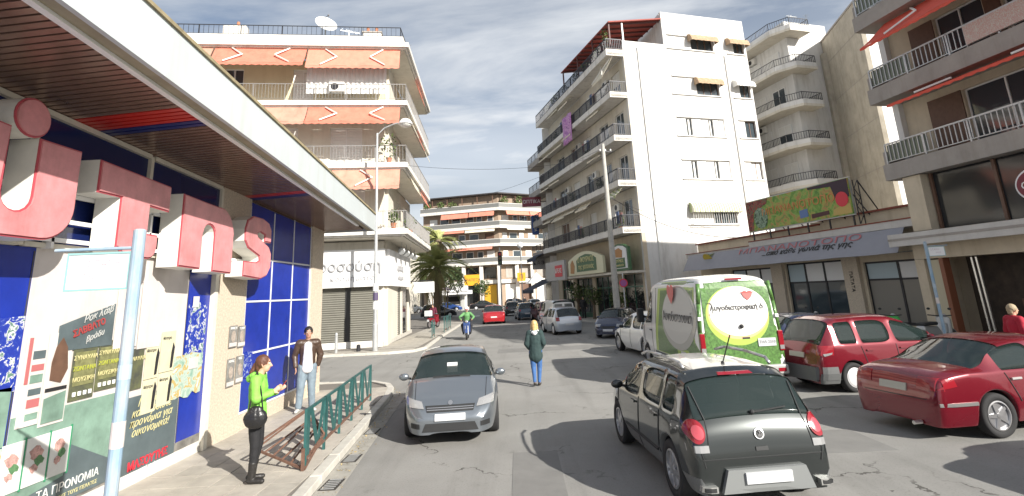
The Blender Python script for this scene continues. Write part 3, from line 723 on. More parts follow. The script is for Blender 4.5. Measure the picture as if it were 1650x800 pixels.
# ------------------------------------------------------------------ corner block with orange awnings
C2 = (-7.0, 28.1); AZ2 = 82
b2 = thing('apartment_building', 'corner apartment block with orange awnings and long white balconies on the left', 'building', (*C2, 0), frame_rot(AZ2))
RS = rad(85)                                 # side street facade, turned about the same corner
sd_ = Vector((math.cos(RS), math.sin(RS))); sn_ = Vector((math.sin(RS), -math.cos(RS)))
SP = lambda s, o: tuple(sd_ * s + sn_ * o)   # point on the side: distance along, distance outwards
LEN2, LF = 9.6, 16.0
ZB2 = [5.45, 8.95, 12.4, 15.75]
# storey walls
for fi in range(4):
    z0, z1 = [0.1, 5.95, 9.4, 12.85][fi], [5.45, 8.95, 12.4, 15.75][fi]
    wm = [CREAM, CREAM, CREAM, YEL][fi]
    if fi == 0:
        obj('wall', wall_holes(MB(), -LF, 0, z0, z1, 0, 0.25, [(-3.2, -0.45, 0.1, 3.1), (-8.2, -3.5, 0.1, 3.1), (-13.5, -8.6, 0.1, 3.1)]), CREAM, b2)
        obj('wall', wall_holes(MB(), 0, LEN2, z0, z1, 0, 0.25, [(0.75, 5.7, 0.1, 3.1), (6.2, 8.8, 0.1, 3.0)]), CREAM, b2, rot=(0, 0, RS))
        continue
    H = []; doors = []
    rnd = random.Random(fi * 5)
    xs0 = {3: [(-14.5, -13.2, 'brown'), (-11.6, -9.3, 'glass'), (-8.6, -7.6, 'glass'), (-5.0, -3.9, 'shutter'), (-3.3, -1.0, 'beige')],
           2: [(-13.6, -11.8, 'shutter'), (-10.4, -8.9, 'brown'), (-6.6, -4.6, 'shutter'), (-2.9, -1.2, 'shutter')],
           1: [(-13.2, -11.2, 'half'), (-9.0, -7.4, 'brown'), (-5.8, -4.6, 'glass'), (-3.1, -1.0, 'shutter')]}[fi]
    for a, b, k in xs0:
        H.append((a, b, z0 + 0.05, z0 + 2.35)); doors.append((a, b, k))
    obj('wall', wall_holes(MB(), -LF, 0, z0, z1, 0, 0.2, H), wm, b2)
    for a, b, k in doors: opening(b2, a, b, z0 + 0.05, z0 + 2.35, k)
    H = [(1.0, 2.4, z0 + 0.05, z0 + 2.35), (3.6, 5.0, z0 + 0.05, z0 + 2.35), (6.4, 8.4, z0 + 0.05, z0 + 2.35)]
    obj('wall', wall_holes(MB(), 0, LEN2, z0, z1, 0, 0.2, H), wm, b2, rot=(0, 0, RS))
    for h, k in zip(H, ['shutter', 'glass', 'half']): opening(b2, h[0], h[1], h[2], h[3], k, rz=RS)
obj('back_mass', MB().prism([(-LF, 0.3), (0.2, 0.3), SP(LEN2, -0.3), (-LF, LEN2)], 0.1, 15.9), CREAM, b2)
AWARM = mat('awning_arm_white', (0.72, 0.70, 0.66), 0.5)
for i, zb_ in enumerate(ZB2):
    roof = i == 3
    of, os_ = (1.4, 1.45) if not roof else (1.5, 1.55)
    def slab(mb, o1, o2, z0, z1):
        s0 = (-o1 + o2 * 0.0872) / 0.9962
        c = SP(s0, o2)
        return mb.prism([(-LF, -o1), c, SP(LEN2, o2), SP(LEN2, 0), (0, 0), (-LF, 0)], z0, z1)
    mb = MB(); slab(mb, of - 0.12, os_ - 0.12, zb_ + 0.12, zb_ + 0.5)
    s = obj('balcony', mb, SLAB, b2)
    obj('slab_edge', slab(MB(), of, os_, zb_ + 0.2, zb_ + 0.46), SLAB, s)
    obj('slab_soffit', slab(MB(), of - 0.25, os_ - 0.25, zb_ + 0.06, zb_ + 0.12), CREAM, s)
    s0 = (-(of - 0.08) + (os_ - 0.08) * 0.0872) / 0.9962
    pts = [(-LF, -(of - 0.08)), SP(s0, os_ - 0.08), SP(LEN2, os_ - 0.08)]
    if not roof:
        mb = MB(); rail_run(mb, pts, zb_ + 0.5, 0.9, step=0.13 if i == 0 else 0.16, r=0.008, top=0.018, post=1.6)
        obj('railing', mb, mat('rail_grey', (0.30, 0.29, 0.28), 0.5, 0.4), s)
    else:
        obj('parapet', slab(MB(), of - 0.35, os_ - 0.35, zb_ + 0.5, zb_ + 0.98), SLAB, s)
        mb = MB(); rail_run(mb, [(-LF, -(of - 0.45)), SP(s0 + 0.3, os_ - 0.5), SP(LEN2, os_ - 0.5)], zb_ + 0.95, 0.6, step=0.25, r=0.009, top=0.02, post=2.2)
        obj('roof_railing', mb, BLACKM, s)
# awnings along the front
OR2 = mat('orange_canvas_faded', (0.60, 0.27, 0.20), 0.85, var=0.2, vs=1.6, stain=0.25); OR3 = mat('orange_canvas_deep', (0.60, 0.19, 0.13), 0.85, var=0.18, vs=2.6, stain=0.15)
AWK = [0]
def front_awn(x0, x1, zt_, dz, arms, out=0.55):
    AWK[0] += 1
    return awning(b2, x0, x1, -1.25, zt_, -1.3 - out - 0.08 * (AWK[0] % 3), zt_ - dz - 0.07 * (AWK[0] % 2), [ORANGE, OR2, OR3][AWK[0] % 3], AWARM, 0.16, arms, sag=0.04 + 0.03 * (AWK[0] % 3))
front_awn(-15.0, -8.75, 15.85, 1.05, 2); front_awn(-8.65, -4.0, 15.85, 1.15, 2); front_awn(-3.92, 0.95, 15.85, 1.15, 2)
front_awn(-14.5, -3.85, 12.5, 1.0, 2); front_awn(-3.8, 0.95, 12.5, 0.95, 2)
front_awn(-10.5, -2.6, 9.05, 1.0, 2); front_awn(-2.5, 0.95, 9.05, 0.95, 1)
for i, (a, b, z) in enumerate([(0.5, 3.0, 12.5), (3.4, 6.0, 12.5), (1.0, 4.0, 9.05), (5.2, 8.5, 9.05), (6.4, 9.2, 12.5), (3.0, 6.4, 15.8)]):
    o = awning(b2, a, b, -1.3, z, -1.5, z - 0.45, ORANGE if i % 2 else BEIGEC, AWARM, 0.12, 0); o.rotation_euler = (0, 0, RS)
# laundry, air conditioners, plants on its balconies
obj('garment', MB().box(-9.25, -8.8, -0.45, -0.42, 13.9, 15.0), mat('crimson_cloth', (0.25, 0.02, 0.06), 0.9), b2)
obj('curtain', MB().add([(-4.0 + 0.12 * k, -1.1 + (0.06 if k % 2 else 0), z) for z in (13.35, 15.3) for k in range(36)], [(k, k + 1, 36 + k + 1, 36 + k) for k in range(35)]), WHITEC, b2)
ac_unit(b2, -2.4, -1.0, 13.4); ac_unit(b2, -6.0, -0.05, 11.3)
# shop level: shutters and sign band
SHG = mat('shutter_olive', (0.16, 0.155, 0.13), 0.6, 0.2, var=0.1, vs=2)
def roller(root, x0, x1, z0, z1, y, m_, rz=0.0, pitch=0.11):
    s = MB(); s.box(x0, x1, y + 0.02, y + 0.06, z0, z1)
    f = obj('roller_shutter', s, m_, root, rot=(0, 0, rz))
    k = int((z1 - z0) / pitch)
    for i in range(k):
        z = z0 + i * pitch
        obj('shutter_slat', MB().add([(x0, y + 0.02, z), (x1, y + 0.02, z), (x1, y - 0.012, z + pitch * 0.35), (x0, y - 0.012, z + pitch * 0.35), (x1, y + 0.02, z + pitch * 0.93), (x0, y + 0.02, z + pitch * 0.93)],
            [(0, 1, 2, 3), (3, 2, 4, 5)]), m_, f)
    return f
roller(b2, -3.15, -1.9, 0.42, 3.1, 0.04, SHG); roller(b2, -1.65, -0.5, 0.42, 3.1, 0.04, SHG)
obj('shutter_post', MB().box(-1.9, -1.65, 0.0, 0.12, 0.3, 3.1), mat('dark_post', (0.03, 0.03, 0.03), 0.6), b2)
roller(b2, -8.1, -5.9, 0.42, 3.1, 0.04, SHG); roller(b2, -5.7, -3.6, 0.42, 3.1, 0.04, SHG)
obj('plinth', MB().box(-LF, -0.02, -0.1, -0.01, 0.1, 0.42), mat('white_plinth', (0.62, 0.60, 0.56), 0.8, var=0.1, vs=4), b2)
roller(b2, 0.8, 5.65, 0.3, 3.05, 0.05, SHG, RS)
obj('shop_window', MB().box(6.2, 8.8, 0.1, 0.16, 0.3, 3.0), GLASSD, b2, rot=(0, 0, RS))
obj('plinth', MB().box(0.1, LEN2, -0.1, -0.01, 0.1, 0.3), KERB, b2, rot=(0, 0, RS))
SIGNW = mat('sign_white', (0.74, 0.74, 0.74), 0.45, var=0.03, vs=1.5)
sb = thing('shop_sign_band', 'white shop sign band wrapping the corner over the closed shutters', 'sign', (*C2, 0), frame_rot(AZ2))
obj('sign_panel', MB().box(-8.5, 0.1, -0.3, -0.01, 3.12, 5.02), SIGNW, sb)
obj('sign_panel', MB().box(0.1, 7.6, -0.3, -0.01, 3.12, 5.02), SIGNW, sb, rot=(0, 0, RS))
GRI = mat('grey_ink', (0.16, 0.16, 0.17), 0.5)
GRL = mat('letter_grey', (0.34, 0.34, 0.35), 0.5)
text('lettering', 'υροσούση', 0.72, GRL, sb, (-1.85, -0.36, 4.15), extrude=0.03, sx=1.05)
text('lettering', 'κοσμήματα', 0.34, GRL, sb, (-1.5, -0.32, 3.55), extrude=0.01, sx=1.3)
text('lettering', 'υροσούση', 0.5, GRL, sb, tuple([*SP(3.4, 0.33), 4.15]), (math.pi / 2, 0, RS), 0.02, sx=0.8)
text('lettering', 'κοσμήματα', 0.34, GRL, sb, tuple([*SP(3.6, 0.33), 3.6]), (math.pi / 2, 0, RS), 0.01)
for k in range(4):
    x = 1.5 + k * 1.7
    t_ = thing('spotlight', ['round floodlight under the white canopy, nearest the corner', 'round floodlight under the white canopy, second from the corner', 'round floodlight under the white canopy, third from the corner', 'round floodlight under the white canopy, farthest from the corner'][k], 'light', (*[c for c in (Vector(C2) + Matrix.Rotation(frame_rot(AZ2), 2) @ Vector(SP(x, 0.7)))], 5.0), 0, 'floodlights under the canopy')
    obj('lamp_head', MB().lathe([(0.05, 0.25), (0.18, 0.18), (0.2, 0.0), (0.17, -0.02)], axis='y', n=14), GREYM, t_)
    obj('bracket', MB().bar((0, 0.1, 0), (0, 0.1, 0.5), 0.02), GREYM, t_)
# roof things
def roof_pt(x, y): v = Vector(C2) + Matrix.Rotation(frame_rot(AZ2), 2) @ Vector((x, y)); return v.x, v.y
t_ = thing('satellite_dish', 'large white satellite dish tilted to the sky on the corner block roof', 'dish', (*roof_pt(-3.4, 0.2), 16.7))
dsh = MB(); rings = 5; vs = [(0, 0, 0)]; fs = []
for j in range(1, rings + 1):
    r_ = 0.62 * j / rings
    for i in range(20):
        a = 2 * math.pi * i / 20; vs.append((r_ * math.cos(a), r_ * math.sin(a), 0.25 * (r_ / 0.62) ** 2 * 0.62))
fs += [(0, 1 + i, 1 + (i + 1) % 20) for i in range(20)]
for j in range(rings - 1):
    for i in range(20): a = 1 + j * 20 + i; b = 1 + j * 20 + (i + 1) % 20; fs.append((a, a + 20, b + 20, b))
d_ = obj('reflector', MB().add(vs, fs), mat('dish_white', (0.72, 0.72, 0.70), 0.5), t_, smooth=True, loc=(0, 0, 1.35), rot=(rad(62), rad(0), rad(35)))
dm = d_.modifiers.new('thick', 'SOLIDIFY'); dm.thickness = 0.02
obj('feed_arm', MB().bar((0, 0.6, 0.1), (0, 0.1, 0.62), 0.015).bar((0, 0.1, 0.6), (0, 0.05, 0.72), 0.04), BLACKM, d_)
obj('mast', MB().bar((0, 0, 0), (0, 0, 1.35), 0.035), GREYM, t_)
def aerial(x, y, z, h, lab, az=0, n=5):
    t = thing('tv_aerial', lab, 'aerial', (x, y, z), az)
    obj('mast', MB().bar((0, 0, 0), (0, 0, h), 0.016), GREYM, t)
    a = MB().bar((-0.5, 0, h - 0.1), (0.6, 0, h - 0.1), 0.012)
    for i in range(n): xx = -0.45 + i * 1.0 / (n - 1); a.bar((xx, -0.22 + 0.02 * i, h - 0.1), (xx, 0.22 - 0.02 * i, h - 0.1), 0.008)
    obj('elements', a, GREYM, t)
aerial(*roof_pt(-2.2, 1.0), 16.7, 1.5, 'thin aerial on the corner block roof beside the white dish', 0.5)
aerial(*roof_pt(1.0, 1.8), 16.7, 1.3, 'thin aerial at the right end of the corner block roof', 1.2)
t_ = thing('chimney', 'white rendered chimney with clay pots near the roof corner of the left block', 'chimney', (*roof_pt(-0.6, 0.6), 16.2), frame_rot(AZ2))
obj('stack', MB().box(-0.7, 0.35, -0.3, 0.3, 0, 1.5), SLAB, t_, bevel=0.03); obj('cap', MB().box(-0.75, 0.4, -0.35, 0.35, 1.5, 1.58), SLABG, t_)
for k in range(2): obj('chimney_pot', MB().lathe([(0.1, 1.58), (0.08, 1.9), (0.1, 1.92)], (-0.45 + k * 0.5, 0, 0), n=10), TERRA, t_)
t_ = thing('chimney', 'low white chimney block far left on the roof of the left block', 'chimney', (*roof_pt(-8.2, 0.3), 16.2), frame_rot(AZ2))
obj('stack', MB().box(-0.7, 0.5, -0.3, 0.3, 0, 1.7), SLAB, t_, bevel=0.03); obj('chimney_pot', MB().lathe([(0.1, 1.7), (0.08, 2.0)], n=10), TERRA, t_)
pot_plant(*roof_pt(0.35, -0.95), 9.45, 'leafy plant in a pot at the balcony corner above the street lamp', 0.5, 1.5, 3)
pot_plant(*roof_pt(0.6, -1.0), 5.95, 'plant in a terracotta pot on the lowest balcony corner', 0.3, 0.8, 4)
pot_plant(*roof_pt(1.3, 1.8), 5.95, 'bushy potted plant along the lowest side balcony', 0.35, 0.8, 5)

# ------------------------------------------------------------------ white apartment block on the right
A0 = (8.6, 36.05); AZW = 73
wb = thing('apartment_building', 'tall white apartment block with blank side wall and black railed balconies', 'building', (*A0, 0), frame_rot(AZW))
RF = rad(-92); TL = 11.1; FL = 17.7
fd_ = Vector((math.cos(RF), math.sin(RF))); fn_ = Vector((math.sin(RF), -math.cos(RF)))   # along the street front (towards the corner), outwards
FP = lambda s, o: tuple(fd_ * s + fn_ * o)
# side wall with window recesses
Hs = []
sill = [6.55, 9.85, 13.1, 16.35]
for z in sill: Hs += [(3.9, 8.0, z, z + 1.35), (9.35, 10.9, z, z + 1.35)]
obj('side_wall', wall_holes(MB(), 0, TL, 0, 20.0, 0, 0.22, Hs), WHITE, wb)
obj('penthouse_wall', wall_holes(MB(), 3.55, TL, 20.003, 23.0, 0.0, 0.22, [(3.95, 8.0, 19.5 + 0.55, 21.1), (9.35, 10.9, 20.05, 21.1)]), WHITE, wb)
for z in sill + [19.55]:
    rec = []
    for (a, b) in [(3.9, 8.0), (9.35, 10.9)]:
        z0 = max(z, 20.05) if z > 19 else z; z1 = z + 1.35 if z < 19 else 21.1
        obj('sill', MB().box(a - 0.12, b + 0.12, -0.1, -0.002, z0 - 0.1, z0 - 0.02), WHITE, wb)
        obj('lintel', MB().box(a - 0.05, b + 0.05, -0.07, -0.002, z1 + 0.02, z1 + 0.09), WHITE, wb)
        if b < 9:
            if z > 15 or z < 7:     # closed panel then an open window
                obj('shutter_panel', MB().box(a, a + 2.1, 0.05, 0.2, z0, z1), WHITE, wb)
                opening(wb, a + 2.15, b, z0, z1, 'glass', 0.21, n=3, frame=BROWN)
            else:
                for (p_, q_, dd) in [(0.06, 0.78, 0.04), (0.98, 1.12, 0.12), (1.28, 2.1, 0.05), (2.16, 2.75, 0.07), (2.88, 2.98, 0.12), (3.14, 3.6, 0.05), (3.66, 4.09, 0.06)]: obj('shutter_panel', MB().box(a + p_, a + q_, dd, 0.2, z0, z1 - 0.03), SHUT if dd > 0.1 else WHITE, wb)
                opening(wb, a, b, z0, z1, 'glass', 0.215, n=5)
        else:
            obj('shutter_panel', MB().box(a, a + 0.6, 0.06, 0.2, z0, z1), WHITE, wb)
            opening(wb, a + 0.62, b, z0, z1, 'shutter' if z < 12 else 'glass', 0.21, frame=BROWN)
# canvas hoods over four of them
def hood(x0, x1, z1, m_, drop=0.55, stripes=None):
    mb = MB(); n = 14; g = []
    for j in range(5):
        t = j / 4 * math.pi / 2
        for i in range(n + 1): g.append((x0 + (x1 - x0) * i / n, -0.02 - 0.55 * math.sin(t) , z1 + 0.12 - (drop + 0.15) * (1 - math.cos(t)) + 0.02 * math.sin(i * 2.3)))
    mb.add(g, [(j * (n + 1) + i, j * (n + 1) + i + 1, (j + 1) * (n + 1) + i + 1, (j + 1) * (n + 1) + i) for j in range(4) for i in range(n)])
    for k, x in enumerate((x0, x1)):
        pts = [(x, -0.02, z1 + 0.12)] + [(x, -0.02 - 0.55 * math.sin(j / 4 * math.pi / 2), z1 + 0.12 - (drop + 0.15) * (1 - math.cos(j / 4 * math.pi / 2))) for j in range(1, 5)] + [(x, -0.02, z1 - drop)]
        mb.add(pts, [tuple(range(len(pts)))])
    o = obj('window_hood', mb, m_, wb); s = o.modifiers.new('t', 'SOLIDIFY'); s.thickness = 0.01
    return o
hood(5.7, 8.15, 21.15, TANC, 0.5); hood(9.2, 11.05, 21.15, TANC, 0.5)
hood(5.8, 8.1, 17.6, TANC, 0.5); hood(9.3, 11.0, 17.6, WHITEC, 0.45)
STR = mat('striped_hood', (0.62, 0.62, 0.50), 0.8)
_t = STR.node_tree; _w = _t.nodes.new('ShaderNodeTexWave'); _w.inputs['Scale'].default_value = 1.6; _w.bands_direction = 'X'; _g = _t.nodes.new('ShaderNodeNewGeometry'); _t.links.new(_g.outputs['Position'], _w.inputs['Vector'])
_r = _t.nodes.new('ShaderNodeValToRGB'); _r.color_ramp.interpolation = 'CONSTANT'; _r.color_ramp.elements[0].color = (0.66, 0.64, 0.52, 1); _r.color_ramp.elements[1].position = 0.5; _r.color_ramp.elements[1].color = (0.33, 0.37, 0.20, 1)
_t.links.new(_w.outputs['Fac'], _r.inputs[0]); _t.links.new(_r.outputs[0], _t.nodes['Principled BSDF'].inputs['Base Color'])
hood(4.0, 6.1, 7.95, STR, 0.6); hood(6.12, 8.2, 7.95, STR, 0.6)
mb = MB()
for i in range(22): mb.bar((4.05 + i * 0.19, -0.35, 6.5), (4.05 + i * 0.19, -0.35, 7.3), 0.01)
mb.bar((4, -0.35, 6.5), (8.1, -0.35, 6.5), 0.015).bar((4, -0.35, 7.3), (8.1, -0.35, 7.3), 0.015)
mb.bar((4, -0.35, 6.5), (4, 0, 6.5), 0.015).bar((8.1, -0.35, 6.5), (8.1, 0, 6.5), 0.015)
obj('window_guard', mb, WHITEM, wb)
# body behind
obj('building_mass', MB().prism([FP(-FL, -0.3), FP(-0.3, -0.3), (TL - 0.05, 0.3), (TL - 0.05, 14), (0, 18)], 0, 19.9), WHITE, wb)
obj('penthouse_mass', MB().prism([(3.55, 0.25), (TL - 0.05, 0.25), (TL - 0.05, 10), (4.5, 10)], 19.95, 22.95), WHITE, wb)
obj('right_return', MB().box(TL, TL + 0.02, 0, 14, 0, 23.0), WHITE, wb)
# street front
ZW = [6.0, 9.25, 12.5, 15.75, 19.0]
obj('front_wall', wall_holes(MB(), -FL, 0, 0.1, 6.0, 0, 0.3, [(-3.4, -0.5, 0.1, 3.3), (-8.5, -4.2, 0.1, 3.3), (-12.8, -9.2, 0.1, 3.3), (-16.6, -13.6, 0.1, 3.3)]), BEIGE, wb, rot=(0, 0, RF))
for i, z in enumerate(ZW[:4]):
    f0 = z + 0.25
    rnd = random.Random(20 + i)
    H = [(-2.3, -0.9, f0, f0 + 2.3), (-5.2, -3.6, f0, f0 + 2.3), (-8.6, -7.2, f0, f0 + 2.3), (-11.8, -10.2, f0, f0 + 2.3), (-15.6, -13.6, f0, f0 + 2.3)]
    obj('front_wall', wall_holes(MB(), -FL, 0, f0, ZW[i + 1] - 0.0, 0, 0.25, H), CREAM, wb, rot=(0, 0, RF))  # cream instead of the side wall's white: the front's shade put into the colour
    for h in H: opening(wb, *h, kind=rnd.choice(['shutter', 'glass', 'half', 'glass', 'brown']), y=0.15, rz=RF, frame=WHITEM)
RAILB = mat('rail_black', (0.035, 0.037, 0.045), 0.5, 0.2)
for i, z in enumerate(ZW):
    s = obj('balcony', MB().box(-FL, -0.02, -1.3, 0.0, z + 0.05, z + 0.25), SLAB, wb, rot=(0, 0, RF))
    up_ = 0.42 if i < 4 else 0.5
    mb = MB(); mb.box(-FL, -0.02, -1.36, -1.24, z, z + up_); mb.box(-0.12, -0.02, -1.24, 0.0, z, z + up_); obj('parapet', mb, SLAB, s)
    mb = MB(); rail_run(mb, [(-FL, -1.3), (-0.07, -1.3), (-0.07, -0.02)], z + up_, 0.82, step=0.14, r=0.016, top=0.03, post=1.5); obj('railing', mb, RAILB, s)
    if i < 4:
        x = -FL + 0.5
        rnd = random.Random(i + 3)
        while x < -2.8:
            w_ = rnd.uniform(2.2, 3.6)
            if rnd.random() < 0.75:
                dz = rnd.choice([0.25, 0.35, 0.5]); zz = ZW[i + 1] - 0.02
                o = awning(wb, x, min(x + w_, -0.4), -0.9, zz, -1.45, zz - dz, BEIGEC, AWARM, 0.15, 0); o.rotation_euler = (0, 0, RF)
            x += w_ + 0.2
o = awning(wb, -2.1, -0.1, -0.85, 18.95, -1.75, 17.4, BEIGEC, AWARM, 0.15, 2); o.rotation_euler = (0, 0, RF)
o = awning(wb, -2.0, -0.15, -1.0, 9.2, -1.6, 8.6, STR, AWARM, 0.2, 0); o.rotation_euler = (0, 0, RF)
for (x, i) in [(-2.8, 0), (-6.3, 1), (-9.4, 2), (-3.0, 3), (-12.7, 1)]: ac_unit(wb, x, -0.02, ZW[i] + 1.9, RF)
# terrace pergola with red roof
PERG = mat('pergola_wood', (0.10, 0.035, 0.03), 0.6)
mb = MB()
mb.add([(-1.0, -0.05, 21.6), (3.54, -0.05, 22.35), (3.54, 9.5, 22.35), (-1.0, 9.5, 21.6), (-1.0, -0.05, 21.7), (3.54, -0.05, 22.45), (3.54, 9.5, 22.45), (-1.0, 9.5, 21.7)],
       [(3, 2, 1, 0), (4, 5, 6, 7), (0, 1, 5, 4), (1, 2, 6, 5), (2, 3, 7, 6), (3, 0, 4, 7)])
pg = obj('pergola_roof', mb, mat('roof_red', (0.28, 0.05, 0.035), 0.7, var=0.2, vs=6), wb)
mb = MB()
for i in range(12): y = 0.2 + i * 0.8; mb.add([(-1.05, y, 21.48), (3.5, y, 22.22), (3.5, y + 0.08, 22.22), (-1.05, y + 0.08, 21.48), (-1.05, y, 21.6), (3.5, y, 22.34), (3.5, y + 0.08, 22.34), (-1.05, y + 0.08, 21.6)], [(3, 2, 1, 0), (4, 5, 6, 7), (0, 1, 5, 4), (1, 2, 6, 5), (2, 3, 7, 6), (3, 0, 4, 7)])
obj('rafters', mb, PERG, pg)['kind'] = 'stuff'
for (x, y) in [(-0.9, 0.15), (-0.9, 3.0), (-0.9, 6.0), (-0.9, 9.2), (0.2, 0.15)]:
    obj('post', MB().box(x - 0.05, x + 0.05, y - 0.05, y + 0.05, 19.9, 21.62 + (x + 1) * 0.165), WHITEM if x > 0 else PERG, wb)
mb = MB().box(0.0, 3.5, -0.02, 0.08, 20.003, 20.25); obj('terrace_kerb', mb, WHITE, wb)
for (x_, z_) in [(-1.6, 0), (-6.2, 2), (-9.0, 0), (-11.4, 3), (-4.4, 3), (-14.2, 1)]:
    for q in range(3): obj('hung_cloth', MB().box(x_ + q * 0.5, x_ + 0.38 + q * 0.5, -1.22, -1.19, ZW[z_] + 0.75, ZW[z_] + 1.45 + 0.15 * (q % 2)), [WHITEC, mat('cloth_blue', (0.10, 0.14, 0.25), 0.9), mat('cloth_rose', (0.36, 0.18, 0.17), 0.9)][(q + z_) % 3], wb, rot=(0, 0, RF))
for x_ in (1.2, 8.9): obj('drain_pipe', MB().bar((x_, -0.07, 0.3), (x_, -0.07, 19.8), 0.045, 8), mat('pipe_white', (0.66, 0.65, 0.62), 0.6), wb)
def wpt(p): v = Vector(A0) + Matrix.Rotation(frame_rot(AZW), 2) @ Vector(p); return v.x, v.y
for k, s_ in enumerate([-0.8, -2.4, -4.5, -7.0, -9.5, -12.2, -15.0]):
    pot_plant(*wpt(FP(s_, 0.95)), 19.25, ['tall cactus-like potted plant at the terrace corner', 'bushy potted plant second along the roof terrace', 'potted shrub behind the terrace railing, third from the corner', 'potted shrub behind the terrace railing, fourth from the corner', 'potted shrub behind the terrace railing, fifth from the corner', 'potted shrub behind the terrace railing, sixth from the corner', 'potted shrub at the far end of the roof terrace'][k], 0.35 + 0.1 * (k % 3), [2.1, 1.2, 1.0, 1.3, 1.0, 1.2, 1.1][k], 30 + k, 'plants on the roof terrace')
for k, (s_, i) in enumerate([(-1.2, 0), (-4.0, 1), (-10.0, 1), (-6.0, 2), (-13.0, 3), (-2.5, 3)]):
    pot_plant(*wpt(FP(s_, 0.9)), ZW[i] + 0.25, 'small potted plant on a balcony of the white block, ' + ['lowest balcony near the corner', 'second balcony near the pole', 'second balcony far along', 'third balcony mid-way', 'fourth balcony far along', 'fourth balcony near the corner'][k], 0.3, 0.9, 50 + k)
# laundry
t_ = thing('blanket', 'purple and pink blanket hanging over a balcony railing of the white block', 'blanket', (*wpt(FP(-9.8, 1.42)), 15.2), frame_rot(AZW) + RF)
mb = MB(); vs = []
for j in range(8):
    for i in range(12): vs.append((i * 0.2, 0.03 * math.sin(i * 1.3 + j * 0.5), 2.1 - j * 0.36 + 0.04 * math.sin(i)))
mb.add(vs, [(j * 12 + i, j * 12 + i + 1, (j + 1) * 12 + i + 1, (j + 1) * 12 + i) for j in range(7) for i in range(11)])
o = obj('cloth', mb, patch_mat('blanket_print', [(0.32, 0.12, 0.36), (0.42, 0.16, 0.42), (0.55, 0.3, 0.5), (0.25, 0.08, 0.28)], 2.5), t_, smooth=True); s = o.modifiers.new('t', 'SOLIDIFY'); s.thickness = 0.02
# shops at street level
SHOPG = mat('shop_green', (0.03, 0.11, 0.07), 0.4)
for (a, b) in [(-3.4, -0.5), (-8.5, -4.2), (-12.8, -9.2), (-16.6, -13.6)]:
    n = max(2, round((b - a) / 1.2))
    f = MB()
    for i in range(n + 1): x = a + (b - a) * i / n; f.box(x - 0.04, x + 0.04, 0.1, 0.18, 0.1, 3.3)
    f.box(a, b, 0.1, 0.17, 2.4, 2.5); f.box(a, b, 0.1, 0.17, 0.1, 0.5)
    w_ = obj('shop_front', f, [SHOPG, BROWN, FRAME, SHOPG][int(-a) % 4], wb, rot=(0, 0, RF))
    for i in range(n): obj('pane', MB().box(a + (b - a) * i / n + 0.04, a + (b - a) * (i + 1) / n - 0.04, 0.14, 0.16, 0.5, 3.3), GLASSD, w_)
obj('shop_canopy', MB().box(-13, 0.0, -1.35, -0.001, 3.35, 3.5), CREAM, wb, rot=(0, 0, RF))
def bsign(name, label, x0, x1, z0, z1, y, arch=0.0, depth=0.2, face=None, root_xy=A0, az=AZW, extra=RF):
    t = thing(name, label, 'sign', (*root_xy, 0), frame_rot(az) + extra)
    n = 12
    P = [(x0, z0), (x1, z0)] + [(x1 + (x0 - x1) * i / n, z1 - arch + arch * math.sin(math.pi * i / n)) for i in range(n + 1)]
    obj('sign_panel', MB().plate(P, y - depth, y), face, t)
    return t, P
CRS = mat('cream_sign', (0.62, 0.60, 0.42), 0.5); GRS = mat('green_sign', (0.05, 0.12, 0.05), 0.5)
t_, _ = bsign('bakery_sign', 'long arched cream bakery sign with green panel and gold lettering', -10.6, -3.4, 3.55, 5.35, -1.3, 0.6, face=CRS)
obj('green_field', MB().plate([(-8.6, 3.8), (-4.6, 3.8), (-4.6, 4.7), (-5.4, 5.0), (-6.6, 5.12), (-7.8, 5.0), (-8.6, 4.7)], -1.53, -1.5), GRS, t_)
text('lettering', 'Ο ΦΟΥΡΝΟΣ', 0.55, GOLD, t_, (-6.6, -1.54, 4.68), sx=1.0); text('lettering', 'της γειτονιάς', 0.5, GOLD, t_, (-6.6, -1.54, 4.15))
obj('ear_of_wheat', MB().plate([(-10.1, 3.75), (-9.3, 3.7), (-9.1, 4.3), (-9.5, 4.8), (-10.0, 4.5)], -1.53, -1.5), mat('bread_brown', (0.4, 0.2, 0.07), 0.6), t_)
t_, _ = bsign('bakery_sign', 'square green framed bakery sign with white field at the building corner', -2.9, -0.12, 3.55, 5.4, -0.9, 0.3, face=GRS)
obj('white_field', MB().plate([(-2.7, 3.7), (-0.3, 3.7), (-0.3, 5.0), (-0.8, 5.2), (-1.5, 5.28), (-2.2, 5.2), (-2.7, 5.0)], -1.13, -1.1), SIGNW, t_)
obj('green_box', MB().plate([(-2.4, 3.75), (-0.6, 3.75), (-0.6, 4.4), (-2.4, 4.4)], -1.16, -1.131), GRS, t_)
obj('loaf', MB().plate([(-2.1, 4.5), (-1.0, 4.42), (-0.9, 4.9), (-1.4, 5.1), (-2.1, 5.0)], -1.16, -1.131), mat('bread_brown', (0.4, 0.2, 0.07), 0.6), t_)
text('lettering', 'ΦΟΥΡΝΟΣ', 0.3, GOLD, t_, (-1.5, -1.17, 4.2)); text('lettering', 'ζαχαροπλαστείο', 0.19, GOLD, t_, (-1.5, -1.17, 3.92))
t_, _ = bsign('shop_sign', 'grey shop sign with a red box of white letters beside the bakery sign', -16.5, -11.3, 3.3, 5.0, -1.4, face=mat('sign_grey', (0.42, 0.41, 0.40), 0.5))
obj('red_box', MB().box(-13.8, -11.9, -1.63, -1.6, 3.6, 4.6), REDI, t_); text('lettering', 'ΚΡΕΑΣ', 0.55, WHI, t_, (-12.85, -1.64, 4.1))
for k in range(3): obj('stripe', MB().box(-16.2, -14.2, -1.62, -1.6, 3.65 + k * 0.4, 3.75 + k * 0.4), GREYM, t_)

